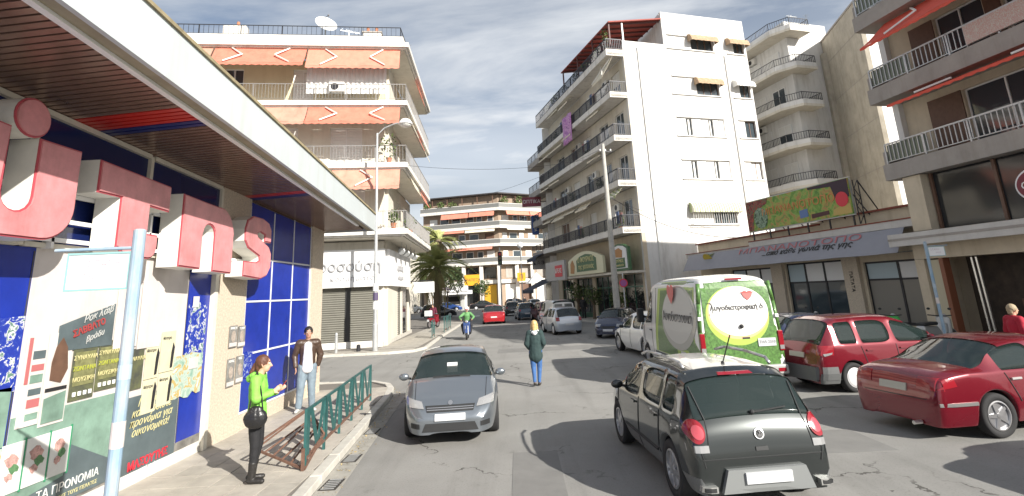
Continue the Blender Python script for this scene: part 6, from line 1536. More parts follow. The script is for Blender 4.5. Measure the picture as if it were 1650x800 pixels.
    def patch(name, face, pts, m_, off=0.012, n=5, disk=False, parent=None):
        """pts: four corners (a,b) in the face's plane, counter-clockwise from lower left"""
        mb = MB(); V_ = []; last = None
        for j in range(n + 1):
            for i in range(n + 1):
                u, v = i / n, j / n
                if disk:
                    U, V2 = 2 * u - 1, 2 * v - 1; uu = U * math.sqrt(1 - V2 * V2 / 2); vv = V2 * math.sqrt(1 - U * U / 2); u, v = (uu + 1) / 2, (vv + 1) / 2
                p = (Vector(pts[0]) * (1 - u) + Vector(pts[1]) * u) * (1 - v) + (Vector(pts[3]) * (1 - u) + Vector(pts[2]) * u) * v
                h, dn = hit(face, p.x, p.y)
                if h is None: h = last
                if h is None: return None
                last = h; V_.append(h + dn * off)
        k = n + 1; F_ = [(j * k + i, j * k + i + 1, (j + 1) * k + i + 1, (j + 1) * k + i) for j in range(n) for i in range(n)]
        base = len(V_); V2_ = [v - dn * (off + 0.02) for v in V_]
        ring = [i for i in range(k)] + [j * k + n for j in range(1, k)] + [n * k + i for i in range(n - 1, -1, -1)] + [j * k for j in range(n - 1, 0, -1)]
        F_ += [(a, b, b + base, a + base) for a, b in zip(ring, ring[1:] + ring[:1])]
        mm = bpy.data.meshes.new(name); mm.from_pydata([tuple(v) for v in V_ + V2_], [], F_)
        b2m = bmesh.new(); b2m.from_mesh(mm); bmesh.ops.recalc_face_normals(b2m, faces=b2m.faces); b2m.to_mesh(mm); b2m.free()
        o = obj(name, mm, m_, parent or root)
        return o
    def seam(face, pts, w=0.006, m_=TRIM, name='door_seam', off=0.003):
        V_ = []
        P2 = []
        for a, b in zip(pts, pts[1:]):
            for i in range(6): t = i / 6; P2.append((a[0] + (b[0] - a[0]) * t, a[1] + (b[1] - a[1]) * t))
        P2.append(pts[-1]); H_ = []
        for p in P2:
            h, dn = hit(face, *p)
            if h is not None: H_.append(h + dn * off)
        mb = MB()
        for a, b in zip(H_, H_[1:]): mb.bar(a, b, w, 4)
        if mb.v: return obj(name, mb, m_, root)
    return root, patch, seam, hit, bvh

def mirrors(root, x, y, z, m_):
    for s in (1, -1):
        o = obj('wing_mirror', MB().sphere((x, s * (y + 0.1), z), 0.1, 12, 8, (0.55, 1.0, 0.68)), m_, root, smooth=True)
        obj('mirror_arm', MB().bar((x, s * (y - 0.04), z - 0.04), (x, s * (y + 0.05), z - 0.02), 0.02), TRIM, o)
def handles(patch, xs_, z, m_):
    for f in ('left', 'right'):
        for x in xs_: patch('door_handle', f, [(x - 0.09, z - 0.015), (x + 0.09, z - 0.015), (x + 0.09, z + 0.015), (x - 0.09, z + 0.015)], m_, 0.03, 2)

def hatch_tables(L, W, H, kind='hatch'):
    if kind == 'hatch':
        return dict(L=L, W=W, top=[(0, 0.62), (0.04, 0.86), (0.12, 1.0), (0.42, H - 0.10), (0.62, H - 0.02), (1.3, H), (2.1, H - 0.03), (2.35, H - 0.10), (3.02, 1.02), (3.2, 0.98), (L - 0.25, 0.80), (L - 0.08, 0.66), (L, 0.52)],
            belt=[(0, 0.60), (0.05, 0.82), (0.2, 0.96), (1.5, 0.93), (3.0, 0.90), (L - 0.25, 0.72), (L, 0.5)],
            plan=[(0, 0.80), (0.05, 0.90), (0.18, 0.97), (0.6, 1.0), (L - 0.8, 1.0), (L - 0.25, 0.90), (L - 0.06, 0.78), (L, 0.7)],
            roofw=[(0, 0.7), (0.4, 0.72), (2.3, 0.74), (3.02, 0.84), (L - 0.2, 0.72), (L, 0.6)],
            win=[(0.55, 0.95), (1.02, 1.85), (1.92, 2.75)], cuts=[0.55, 0.95, 1.02, 1.85, 1.92, 2.75],
            topreg=[(0.12, 0.42, 'rw'), (2.35, 3.02, 'ws')], wheels=[0.66, L - 0.80], R=0.30)

# --- dark green hatchback in front
G_PAINT = mat('paint_dark_green', (0.024, 0.029, 0.029), 0.25, 0.5, coat=1.0)
P = hatch_tables(3.92, 1.66, 1.50); P.update(wheels=[0.70, 3.12], R=0.325, rim='twin', cladding=TRIMG, sill=0.24, endcrease=0.6, roofw=[(0, 0.78), (0.12, 0.80), (0.42, 0.78), (2.3, 0.76), (3.02, 0.84), (3.7, 0.72), (3.92, 0.6)], plan=[(0, 0.88), (0.05, 0.94), (0.18, 0.985), (0.6, 1.0), (3.1, 1.0), (3.67, 0.90), (3.86, 0.78), (3.92, 0.7)])
vw, patch, seam, hit, bv = build_car('parked_car' if False else 'hatchback_car', 'dark green hatchback with silver roof rails seen from behind in the foreground', 'car', P, (2.62, 6.42), -4.5, G_PAINT)
# tail lamps
for s in (1, -1):
    o = patch('tail_light', 'rear', [(-0.80, 0.76), (-0.61, 0.76), (-0.61, 0.99), (-0.79, 0.99)] if s < 0 else [(0.61, 0.76), (0.80, 0.76), (0.79, 0.99), (0.61, 0.99)], TAIL, 0.018, 8, True)
    patch('reverse_lamp', 'rear', [(s * 0.70 - 0.10, 0.67), (s * 0.70 + 0.10, 0.67), (s * 0.70 + 0.10, 0.74), (s * 0.70 - 0.10, 0.74)], TAILC, 0.012, 4)
    patch('lamp_ring', 'rear', [(s * 0.69 - 0.065, 0.80), (s * 0.69 + 0.065, 0.80), (s * 0.69 + 0.06, 0.94), (s * 0.69 - 0.06, 0.94)], mat('tail_pink', (0.42, 0.07, 0.09), 0.2), 0.026, 6, True)
patch('bumper', 'rear', [(-0.80, 0.24), (0.80, 0.24), (0.82, 0.56), (-0.82, 0.56)], G_PAINT, 0.05, 8)
patch('bumper_insert', 'rear', [(-0.52, 0.27), (0.52, 0.27), (0.44, 0.50), (-0.44, 0.50)], mat('bumper_silver', (0.22, 0.23, 0.23), 0.45, 0.3), 0.058, 6)
patch('number_plate', 'rear', [(-0.26, 0.36), (0.26, 0.36), (0.26, 0.47), (-0.26, 0.47)], PLATE, 0.085, 3)
for s in (1, -1):
    patch('exhaust_vent', 'rear', [(s * 0.66 - 0.08, 0.29), (s * 0.66 + 0.08, 0.29), (s * 0.66 + 0.08, 0.35), (s * 0.66 - 0.08, 0.35)], ALU, 0.066, 2)
    patch('vent_core', 'rear', [(s * 0.66 - 0.06, 0.30), (s * 0.66 + 0.06, 0.30), (s * 0.66 + 0.06, 0.34), (s * 0.66 - 0.06, 0.34)], TRIM, 0.074, 2)
patch('badge', 'rear', [(-0.055, 0.77), (0.055, 0.77), (0.055, 0.88), (-0.055, 0.88)], RIM, 0.018, 6, True)
patch('badge_field', 'rear', [(-0.043, 0.782), (0.043, 0.782), (0.043, 0.868), (-0.043, 0.868)], TRIM, 0.021, 6, True)
h, dn = hit('rear', 0, 0.825)
text('badge_letters', 'V', 0.045, RIM, vw, (h.x - 0.026, 0, 0.842), (math.pi / 2, 0, -math.pi / 2), 0.003, bold=0.001); text('badge_letters', 'W', 0.045, RIM, vw, (h.x - 0.026, 0, 0.808), (math.pi / 2, 0, -math.pi / 2), 0.003, bold=0.001)
patch('boot_handle', 'rear', [(-0.07, 0.66), (0.07, 0.66), (0.07, 0.70), (-0.07, 0.70)], TRIM, 0.012, 2)
patch('brake_light', 'rear', [(-0.22, 1.40), (0.22, 1.40), (0.2, 1.425), (-0.2, 1.425)], TAIL, 0.03, 3)
seam('rear', [(-0.66, 0.52), (-0.69, 0.66), (-0.60, 0.72), (-0.57, 0.97), (-0.62, 1.3)], 0.005, name='hatch_seam'); seam('rear', [(0.66, 0.52), (0.69, 0.66), (0.60, 0.72), (0.57, 0.97), (0.62, 1.3)], 0.005, name='hatch_seam'); seam('rear', [(-0.69, 0.60), (0.69, 0.60)], 0.005, name='hatch_seam')
h, dn = hit('rear', 0.0, 1.03); h2, _ = hit('rear', -0.42, 1.06)
w_ = obj('wiper', MB().bar(h + Vector((-0.02, 0, 0)), h2 + Vector((-0.02, 0, 0)), 0.008), TRIM, vw); obj('wiper_hub', MB().sphere(tuple(h + Vector((-0.02, 0, 0))), 0.028, 8, 6), TRIM, w_)
for f in ('left', 'right'):
    seam(f, [(1.92, 0.26), (1.90, 0.93)]); seam(f, [(2.95, 0.30), (2.98, 0.88)]); seam(f, [(1.05, 0.42), (1.02, 0.93)]); seam(f, [(1.1, 0.44), (2.9, 0.44)], 0.012, TRIM, 'rub_strip', 0.006)
handles(patch, [1.22, 2.12], 0.84, G_PAINT)
mirrors(vw, 2.72, 0.79, 0.98, G_PAINT)
for s in (1, -1):
    obj('roof_rail', MB().tube([(0.62, s * 0.56, 1.47), (0.72, s * 0.57, 1.53), (1.3, s * 0.585, 1.555), (1.9, s * 0.585, 1.545), (2.22, s * 0.58, 1.48)], 0.02, 6), ALU, vw, smooth=True)
obj('aerial', MB().bar((0.72, 0, 1.49), (0.42, 0.0, 1.85), 0.006).sphere((0.72, 0, 1.49), 0.025, 8, 5), TRIM, vw)
patch('silver_roof', 'top', [(0.62, -0.44), (2.15, -0.44), (2.15, 0.44), (0.62, 0.44)], mat('roof_silver', (0.50, 0.49, 0.47), 0.3, 0.5, coat=0.8), 0.004, 8)

# --- silver saloon coming towards the camera
S_PAINT = mat('paint_silver_grey', (0.22, 0.245, 0.27), 0.28, 0.7, coat=1.0)
L = 4.35
def saloon(L, W, H, boot=1.0):
    return dict(L=L, W=W, top=[(0, 0.55), (0.05, 0.84), (0.15, boot - 0.02), (0.75, boot + 0.02), (1.45, H - 0.06), (1.75, H), (2.4, H), (2.65, H - 0.06), (3.35, 1.0), (3.5, 0.96), (L - 0.3, 0.76), (L - 0.1, 0.62), (L, 0.46)],
        belt=[(0, 0.52), (0.05, 0.8), (0.2, boot - 0.08), (1.0, 0.93), (3.3, 0.90), (L - 0.3, 0.70), (L, 0.44)],
        plan=[(0, 0.86), (0.06, 0.93), (0.25, 0.98), (0.8, 1.0), (L - 0.9, 1.0), (L - 0.3, 0.90), (L - 0.1, 0.76), (L, 0.62)],
        roofw=[(0, 0.7), (0.75, 0.80), (1.5, 0.72), (2.6, 0.74), (3.35, 0.84), (L - 0.2, 0.66), (L, 0.5)],
        win=[(1.22, 1.98), (2.06, 3.0)], cuts=[1.22, 1.98, 2.06, 3.0], topreg=[(0.75, 1.45, 'rw'), (2.65, 3.35, 'ws')], wheels=[0.98, L - 0.92], R=0.31)
P = saloon(4.3, 1.74, 1.43); P.update(rim='spoke8')
sv, patch, seam, hit, bv = build_car('saloon_car', 'silver grey saloon car coming head-on down the lane', 'car', P, (-1.60, 14.0), 175.5, S_PAINT)
for s in (1, -1):
    patch('headlight', 'front', [(0.45, 0.60), (0.76, 0.63), (0.79, 0.76), (0.50, 0.70)] if s > 0 else [(-0.76, 0.63), (-0.45, 0.60), (-0.50, 0.70), (-0.79, 0.76)], TAILC, 0.02, 6)
    patch('fog_lamp', 'front', [(s * 0.60 - 0.08, 0.30), (s * 0.60 + 0.08, 0.30), (s * 0.60 + 0.08, 0.38), (s * 0.60 - 0.08, 0.38)], TRIM, 0.012, 4)
g_ = patch('grille', 'front', [(-0.40, 0.55), (0.40, 0.55), (0.43, 0.64), (-0.43, 0.64)], TRIM, 0.014, 5)
for k in range(2): patch('grille_bar', 'front', [(-0.4, 0.575 + 0.03 * k), (0.4, 0.575 + 0.03 * k), (0.4, 0.585 + 0.03 * k), (-0.4, 0.585 + 0.03 * k)], RIM, 0.022, 4)
patch('lower_intake', 'front', [(-0.48, 0.25), (0.48, 0.25), (0.42, 0.38), (-0.42, 0.38)], TRIM, 0.012, 5)
patch('number_plate', 'front', [(-0.26, 0.42), (0.26, 0.42), (0.26, 0.52), (-0.26, 0.52)], PLATE, 0.03, 3)
patch('badge', 'front', [(-0.04, 0.64), (0.04, 0.64), (0.04, 0.70), (-0.04, 0.70)], RIM, 0.02, 4, True)
seam('top', [(3.42, -0.66), (4.0, -0.62)], 0.005, name='bonnet_seam'); seam('top', [(3.42, 0.66), (4.0, 0.62)], 0.005, name='bonnet_seam')
for f in ('left', 'right'): seam(f, [(2.02, 0.28), (2.02, 0.92)]); seam(f, [(3.1, 0.3), (3.12, 0.88)]); seam(f, [(1.3, 0.5), (1.2, 0.9)])
handles(patch, [1.35, 2.25], 0.84, S_PAINT); mirrors(sv, 3.02, 0.84, 0.98, S_PAINT)
for s in (1, -1): patch('wiper', 'top', [(3.36, s * 0.1 - 0.25), (3.39, s * 0.1 - 0.25), (3.39, s * 0.1 + 0.25), (3.36, s * 0.1 + 0.25)], TRIM, 0.02, 3)
obj('dashboard_paper', MB().box(3.0, 3.05, -0.1, 0.1, 1.02, 1.2), SIGNW, sv)

# --- white and green panel van
VW_ = mat('paint_white', (0.72, 0.72, 0.70), 0.3, coat=0.8)
LV = 5.9
P = dict(L=LV, W=1.98, top=[(0, 0.60), (0.03, 2.45), (0.12, 2.62), (0.8, 2.68), (3.6, 2.68), (4.1, 2.58), (4.35, 2.40), (5.0, 1.42), (5.12, 1.36), (LV - 0.25, 1.14), (LV - 0.06, 0.95), (LV, 0.7)],
    belt=[(0, 0.58), (0.03, 1.35), (4.0, 1.33), (5.0, 1.28), (LV - 0.25, 1.05), (LV, 0.68)],
    plan=[(0, 0.97), (0.05, 0.985), (0.3, 1.0), (LV - 1.0, 1.0), (LV - 0.3, 0.90), (LV - 0.05, 0.78), (LV, 0.7)],
    roofw=[(0, 0.86), (0.3, 0.88), (4.1, 0.86), (5.0, 0.86), (LV, 0.6)], win=[(4.05, 4.85)], cuts=[4.05, 4.85], topreg=[(4.35, 5.0, 'ws')],
    wheels=[1.05, 4.85], R=0.34, rim='van', sill=0.32, mid=0.55, mid2=0.95, beltw=0.995, endcrease=0.75, tw=0.23)
van, patch, seam, hit, bv = build_car('panel_van', 'white high-roof panel van wrapped in green grass graphics and an egg-white oval', 'van', P, (5.2, 13.05), -2.0, VW_)
GRASS = mat('grass_print', (0.085, 0.19, 0.045), 0.4, var=0.6, vs=20, coat=0.4); LIMEP = mat('lime_print', (0.36, 0.50, 0.09), 0.4, coat=0.4); WPR = mat('white_print', (0.80, 0.79, 0.77), 0.4, coat=0.4); GRP = mat('grey_print', (0.36, 0.36, 0.33), 0.4, coat=0.4); ORP = mat('peach_print', (0.70, 0.42, 0.22), 0.5)
patch('grass_wrap', 'rear', [(-0.97, 0.56), (0.97, 0.56), (0.93, 2.60), (-0.93, 2.60)], GRASS, 0.018, 16)
def ell(name, face, cx, cz, rx, rz_, m_, off, sq=1.0): return patch(name, face, [(cx - rx, cz - rz_), (cx + rx, cz - rz_), (cx + rx, cz + rz_ * sq), (cx - rx, cz + rz_ * sq)], m_, off, 14, True)
ell('lime_rim', 'rear', 0.02, 1.70, 0.76, 0.68, LIMEP, 0.023); ell('peach_rim', 'rear', 0.0, 1.76, 0.73, 0.60, ORP, 0.026); ell('white_oval', 'rear', -0.02, 1.80, 0.71, 0.57, WPR, 0.029)
h, dn = hit('rear', 0, 1.8); X_ = h.x - 0.034; RR_ = (math.pi / 2, 0, -math.pi / 2)
text('lettering', 'Αυγοδιατροφική ό', 0.150, mat('dark_grey_print', (0.07, 0.07, 0.07), 0.5), van, (X_, 0.02, 1.88), RR_, 0.003, bold=0.004)
text('lettering', 'αυγά · τρόφιμα', 0.08, mat('mid_grey_print', (0.45, 0.45, 0.45), 0.5), van, (X_, 0.1, 1.70), RR_, 0.002)
text('lettering', '♥', 0.22, mat('pink_print', (0.60, 0.15, 0.14), 0.5), van, (X_, -0.28, 2.14), RR_, 0.002)
obj('emblem_bar', MB().box(X_ - 0.002, X_, -0.45, -0.12, 2.21, 2.235), mat('pink_print', (0.6, 0.15, 0.14), 0.5), van)
obj('ring_mark', MB().tube([(X_ - 0.003, 0.66 + 0.07 * math.cos(a / 8 * math.pi), 1.88 + 0.14 * math.sin(a / 8 * math.pi)) for a in range(-1, 14)][4:15], 0.008, 4), GRP, van)
for s in (1, -1):
    t1_ = obj('tail_light', MB().box(-0.035, 0.05, s * 0.93 - 0.06, s * 0.93 + 0.06, 0.86, 1.32), TAIL, van, bevel=0.02); obj('reverse_lamp', MB().box(-0.04, -0.03, s * 0.93 - 0.05, s * 0.93 + 0.05, 0.9, 0.99), TAILC, t1_)
    obj('hinge', MB().box(-0.03, 0.02, s * 0.93 - 0.02, s * 0.93 + 0.05, 1.62, 1.70), WPR, van)
seam('rear', [(0.0, 0.66), (0.0, 2.5)], 0.007, name='door_gap'); seam('rear', [(-0.86, 0.64), (0.86, 0.64)], 0.006, name='door_gap')
obj('door_ball', MB().sphere((X_ - 0.03, -0.03, 1.45), 0.05, 12, 8), TRIM, van)
patch('door_handle', 'rear', [(-0.20, 1.16), (-0.02, 1.16), (-0.02, 1.20), (-0.20, 1.20)], TRIM, 0.03, 2)
obj('bumper', MB().box(-0.12, 0.1, -0.97, 0.97, 0.36, 0.57), mat('bumper_grey', (0.36, 0.36, 0.35), 0.5), van, bevel=0.03); obj('bumper_lamp', MB().box(-0.13, -0.12, -0.9, -0.72, 0.42, 0.50), TAIL, van)
obj('number_plate', MB().box(X_ - 0.02, X_ + 0.01, -0.80, -0.38, 0.98, 1.16), PLATE, van); text('plate_print', 'ΤΗΛ 2310', 0.09, GRI, van, (X_ - 0.024, -0.59, 1.07), RR_, 0.002)
obj('brake_light', MB().box(0.0, 0.06, -0.2, 0.2, 2.53, 2.57), TAIL, van)
for s in (1, -1): obj('corner_wrap', MB().tube([(0.055, s * 0.940, 0.62), (0.055, s * 0.945, 1.34), (0.06, s * 0.900, 2.0), (0.08, s * 0.855, 2.47)], 0.052, 10), GRASS, van, smooth=True)
# side wrap
patch('grass_wrap', 'left', [(0.01, 0.60), (3.7, 0.60), (3.3, 2.56), (0.01, 2.56)], LIMEP, 0.006, 10); 
patch('grass_band', 'left', [(0.02, 0.62), (3.45, 0.62), (3.05, 2.53), (0.02, 2.53)], GRASS, 0.009, 8)
ell('shaded_oval', 'left', 1.55, 1.62, 1.35, 0.82, GRP, 0.012); ell('shaded_field', 'left', 1.6, 1.68, 1.22, 0.72, mat('shaded_white_print', (0.5, 0.5, 0.47), 0.4), 0.016)  # white oval coloured grey, the shade of this side painted in
patch('side_base', 'left', [(0.4, 0.40), (3.8, 0.40), (3.8, 0.58), (0.4, 0.58)], TRIMG, 0.012, 4)
h, dn = hit('left', 1.5, 1.6); text('lettering', 'Αυγοδιατροφική', 0.36, mat('dark_grey_print', (0.07, 0.07, 0.07), 0.5), van, (1.6, h.y + 0.022, 1.62), (math.pi / 2, 0, math.pi), 0.003, sx=0.85)
text('lettering', '♥', 0.5, mat('pink_print', (0.6, 0.15, 0.14), 0.5), van, (1.9, h.y + 0.022, 2.2), (math.pi / 2, 0, math.pi), 0.003)
seam('left', [(3.55, 0.5), (3.6, 2.4)]); seam('left', [(4.0, 0.5), (4.0, 2.3)]); seam('left', [(4.92, 0.75), (4.9, 1.3)])
for s in (1, -1): m__ = obj('wing_mirror', MB().box(4.55, 4.75, s * 1.14 - 0.1, s * 1.14 + 0.1, 1.35, 1.78), TRIM, van, bevel=0.03); obj('mirror_arm', MB().bar((4.7, s * 0.96, 1.5), (4.65, s * 1.06, 1.55), 0.03), TRIM, m__)
handles(patch, [4.1], 1.15, TRIM)

# --- red people carrier, rear three-quarter
R_PAINT = mat('paint_red', (0.17, 0.008, 0.018), 0.25, 0.35, coat=1.0)
P = dict(L=4.15, W=1.72, top=[(0, 0.60), (0.04, 0.90), (0.10, 1.05), (0.42, 1.54), (0.62, 1.60), (1.5, 1.62), (2.1, 1.58), (2.4, 1.48), (3.3, 1.05), (3.45, 1.0), (3.95, 0.8), (4.08, 0.66), (4.15, 0.5)],
    belt=[(0, 0.58), (0.05, 0.86), (0.2, 1.0), (2.0, 0.96), (3.2, 0.93), (3.9, 0.74), (4.15, 0.48)], plan=[(0, 0.82), (0.05, 0.9), (0.2, 0.97), (0.6, 1.0), (3.4, 1.0), (3.9, 0.88), (4.15, 0.7)],
    roofw=[(0, 0.72), (0.4, 0.74), (2.3, 0.74), (3.3, 0.84), (4.15, 0.6)], win=[(0.5, 0.98), (1.08, 1.9), (1.98, 2.95)], cuts=[0.5, 0.98, 1.08, 1.9, 1.98, 2.95], topreg=[(0.10, 0.42, 'rw'), (2.4, 3.3, 'ws')], wheels=[0.74, 3.3], R=0.31, rim='hub', cladding=TRIMG)
def mpv(name, label, loc, az, paint, group=None, lod=2):
    r, patch, seam, hit, bv = build_car(name, label, 'car', P, loc, az, paint, group, lod)
    for s in (1, -1):
        patch('tail_light', 'rear', [(s * 0.72 - 0.10, 0.80), (s * 0.72 + 0.10, 0.80), (s * 0.72 + 0.09, 1.0), (s * 0.72 - 0.09, 1.0)], TAIL, 0.02, 5)
        patch('tail_light_side', 'left' if s > 0 else 'right', [(0.07, 0.82), (0.30, 0.86), (0.22, 0.98), (0.09, 1.0)], TAIL, 0.012, 4)
        patch('lamp_clear', 'left' if s > 0 else 'right', [(0.10, 0.78), (0.26, 0.82), (0.28, 0.86), (0.08, 0.83)], TAILC, 0.014, 3)
        patch('headlight', 'front', [(s * 0.55 - 0.14, 0.60), (s * 0.55 + 0.14, 0.60), (s * 0.55 + 0.14, 0.72), (s * 0.55 - 0.14, 0.72)], TAILC, 0.02, 4)
    patch('bumper', 'rear', [(-0.80, 0.25), (0.80, 0.25), (0.82, 0.55), (-0.82, 0.55)], TRIMG, 0.05, 8); patch('number_plate', 'rear', [(-0.24, 0.72), (0.24, 0.72), (0.24, 0.83), (-0.24, 0.83)], mat('plate_dim', (0.45, 0.44, 0.38), 0.5), 0.02, 3)
    for f in ('left', 'right'):
        patch('bumper_side', f, [(0.02, 0.28), (0.36, 0.28), (0.34, 0.56), (0.03, 0.56)], TRIMG, 0.01, 4)
        seam(f, [(1.94, 0.3), (1.94, 0.95)]); seam(f, [(3.05, 0.3), (3.0, 0.92)]); seam(f, [(1.12, 0.5), (1.02, 0.95)])
    handles(patch, [1.22, 2.1], 0.86, paint); mirrors(r, 2.8, 0.83, 1.05, paint)
    return r
mpv('people_carrier', 'red people carrier with grey bumper parked nose-in by the fruit shop', (6.42, 13.05), 79, R_PAINT)

# --- red saloon at the right edge
P2 = saloon(4.5, 1.74, 1.42, 1.02); P2.update(wheels=[0.98, 3.55], R=0.32, rim='spoke5')
rsd, patch, seam, hit, bv = build_car('saloon_car', 'glossy dark red saloon with five-spoke wheels at the right edge', 'car', P2, (6.08, 9.35), 79.5, R_PAINT)
for s in (1, -1):
    patch('tail_light', 'rear', [(s * 0.62 - 0.19, 0.72), (s * 0.62 + 0.19, 0.72), (s * 0.62 + 0.18, 0.90), (s * 0.62 - 0.18, 0.90)], TAIL, 0.012, 5)
    patch('tail_light_side', 'left' if s > 0 else 'right', [(0.05, 0.74), (0.34, 0.78), (0.32, 0.88), (0.06, 0.90)], TAIL, 0.012, 4)
patch('number_plate', 'rear', [(-0.25, 0.66), (0.25, 0.66), (0.25, 0.77), (-0.25, 0.77)], mat('plate_dim', (0.45, 0.44, 0.38), 0.5), 0.02, 3); seam('rear', [(-0.78, 0.58), (0.78, 0.58)], 0.006, name='bumper_seam')
for f in ('left', 'right'):
    seam(f, [(2.02, 0.28), (2.02, 0.93)]); seam(f, [(3.15, 0.3), (3.15, 0.9)]); seam(f, [(1.42, 0.5), (1.25, 0.92)])
    patch('bumper_strip', f, [(0.03, 0.50), (0.62, 0.50), (0.62, 0.55), (0.03, 0.55)], ALU, 0.014, 3); patch('door_strip', f, [(1.5, 0.50), (3.1, 0.50), (3.1, 0.55), (1.5, 0.55)], ALU, 0.014, 4)
handles(patch, [1.42, 2.25], 0.83, ALU); mirrors(rsd, 3.0, 0.84, 0.99, R_PAINT); obj('exhaust', MB().lathe([(0.03, 0), (0.03, 0.14)], (0, 0, 0), 'y', 10), ALU, rsd, loc=(-0.02, -0.45, 0.24), rot=(0, 0, rad(90)))

# --- cheaper cars, one of each kind
def simple_details(root, patch, seam, paint, hatch=True, L_=3.9, plate=True):
    for s in (1, -1):
        patch('tail_light', 'rear', [(s * 0.66 - 0.10, 0.76), (s * 0.66 + 0.10, 0.76), (s * 0.66 + 0.09, 0.96), (s * 0.66 - 0.09, 0.96)], TAIL, 0.02, 4)
        patch('headlight', 'front', [(s * 0.55 - 0.14, 0.58), (s * 0.55 + 0.14, 0.58), (s * 0.55 + 0.14, 0.70), (s * 0.55 - 0.14, 0.70)], TAILC, 0.02, 4)
    patch('number_plate', 'rear', [(-0.25, 0.52), (0.25, 0.52), (0.25, 0.62), (-0.25, 0.62)], PLATE, 0.02, 2); patch('number_plate', 'front', [(-0.25, 0.36), (0.25, 0.36), (0.25, 0.46), (-0.25, 0.46)], PLATE, 0.02, 2)
    patch('grille', 'front', [(-0.36, 0.50), (0.36, 0.50), (0.36, 0.60), (-0.36, 0.60)], TRIM, 0.012, 3)
    for f in ('left', 'right'): seam(f, [(1.95, 0.28), (1.95, 0.92)]); seam(f, [(3.0, 0.3), (3.0, 0.88)])
    mirrors(root, 2.75, 0.8, 0.98, paint)
def car(label, loc, az, paint, kind='hatch', L_=3.9, W_=1.66, H_=1.48, group=None, lod=2, rim='hub', name='hatchback_car'):
    P = hatch_tables(L_, W_, H_) if kind == 'hatch' else saloon(L_, W_, H_)
    P['rim'] = rim
    r, patch, seam, hit, bv = build_car(name, label, 'car', P, loc, az, paint, group, lod)
    simple_details(r, patch, seam, paint, kind == 'hatch'); return r
PB = mat('paint_pale_silver', (0.46, 0.50, 0.55), 0.3, 0.5, coat=1.0); PN = mat('paint_navy', (0.012, 0.02, 0.055), 0.25, 0.3, coat=1.0); PK = mat('paint_black', (0.015, 0.015, 0.017), 0.25, 0.2, coat=1.0); PR2 = mat('paint_bright_red', (0.36, 0.015, 0.02), 0.25, 0.2, coat=1.0); PBL = mat('paint_blue', (0.02, 0.06, 0.22), 0.25, 0.3, coat=1.0); PT = mat('paint_teal', (0.02, 0.05, 0.08), 0.25, 0.3, coat=1.0)
car('pale silver hatchback parked beside the dark car with its rear to the camera', (2.82, 30.9), -12, PB, 'hatch', 3.75, 1.66, 1.53)
car('dark navy car parked facing the camera in front of the concrete pole', (6.2, 31.1), 206, PN, 'saloon', 4.2, 1.72, 1.42, name='saloon_car')
P_ = hatch_tables(4.2, 1.76, 1.58); P_['rim'] = 'spoke8'; P_['R'] = 0.34
r, patch, seam, hit, bv = build_car('crossover_car', 'white crossover car parked just beyond the green van', 'car', P_, (5.3, 19.0), -9, VW_); simple_details(r, patch, seam, TRIM)
P_ = dict(L=4.1, W=1.72, top=[(0, 0.6), (0.03, 1.68), (0.12, 1.78), (0.6, 1.82), (2.3, 1.82), (2.6, 1.72), (3.25, 1.12), (3.4, 1.06), (3.95, 0.86), (4.1, 0.6)], belt=[(0, 0.58), (0.03, 1.0), (3.2, 0.98), (3.9, 0.8), (4.1, 0.56)], plan=[(0, 0.94), (0.1, 0.98), (0.5, 1.0), (3.3, 1.0), (3.9, 0.88), (4.1, 0.74)],
     roofw=[(0, 0.8), (2.4, 0.8), (3.2, 0.84), (4.1, 0.6)], win=[(1.95, 2.95)], cuts=[1.95, 2.95], topreg=[(0.03, 0.12, 'rw'), (2.6, 3.25, 'ws')], wheels=[0.7, 3.3], R=0.3, rim='hub', endcrease=0.7)
r, patch, seam, hit, bv = build_car('small_van', 'small white delivery van parked behind the pale silver hatchback', 'van', P_, (3.0, 36.6), -12, VW_)
for s in (1, -1): patch('tail_light', 'rear', [(s * 0.76 - 0.05, 0.7), (s * 0.76 + 0.05, 0.7), (s * 0.76 + 0.05, 1.1), (s * 0.76 - 0.05, 1.1)], TAIL, 0.02, 3)
for s in (1, -1): patch('rear_window', 'rear', [(s * 0.36 - 0.28, 1.1), (s * 0.36 + 0.28, 1.1), (s * 0.34 + 0.26, 1.55), (s * 0.34 - 0.26, 1.55)], CGLASS, 0.01, 3)
mirrors(r, 2.95, 0.84, 1.1, TRIM)
P = dict(P_); P = dict(L=4.15, W=1.72, top=[(0, 0.60), (0.04, 0.90), (0.10, 1.05), (0.42, 1.54), (0.62, 1.60), (1.5, 1.62), (2.1, 1.58), (2.4, 1.48), (3.3, 1.05), (3.45, 1.0), (3.95, 0.8), (4.08, 0.66), (4.15, 0.5)],
    belt=[(0, 0.58), (0.05, 0.86), (0.2, 1.0), (2.0, 0.96), (3.2, 0.93), (3.9, 0.74), (4.15, 0.48)], plan=[(0, 0.82), (0.05, 0.9), (0.2, 0.97), (0.6, 1.0), (3.4, 1.0), (3.9, 0.88), (4.15, 0.7)],
    roofw=[(0, 0.72), (0.4, 0.74), (2.3, 0.74), (3.3, 0.84), (4.15, 0.6)], win=[(0.5, 0.98), (1.08, 1.9), (1.98, 2.95)], cuts=[0.5, 0.98, 1.08, 1.9, 1.98, 2.95], topreg=[(0.10, 0.42, 'rw'), (2.4, 3.3, 'ws')], wheels=[0.74, 3.3], R=0.31, rim='hub')
mpv('people_carrier', 'dark red people carrier parked past the small white van', (2.55, 45.0), -12, mat('paint_wine', (0.14, 0.012, 0.015), 0.3, 0.3, coat=1.0), lod=1)
car('dark blue green hatchback in the moving lane beside the parked row', (0.75, 48.2), -6, PT, lod=1, W_=1.7, H_=1.52)
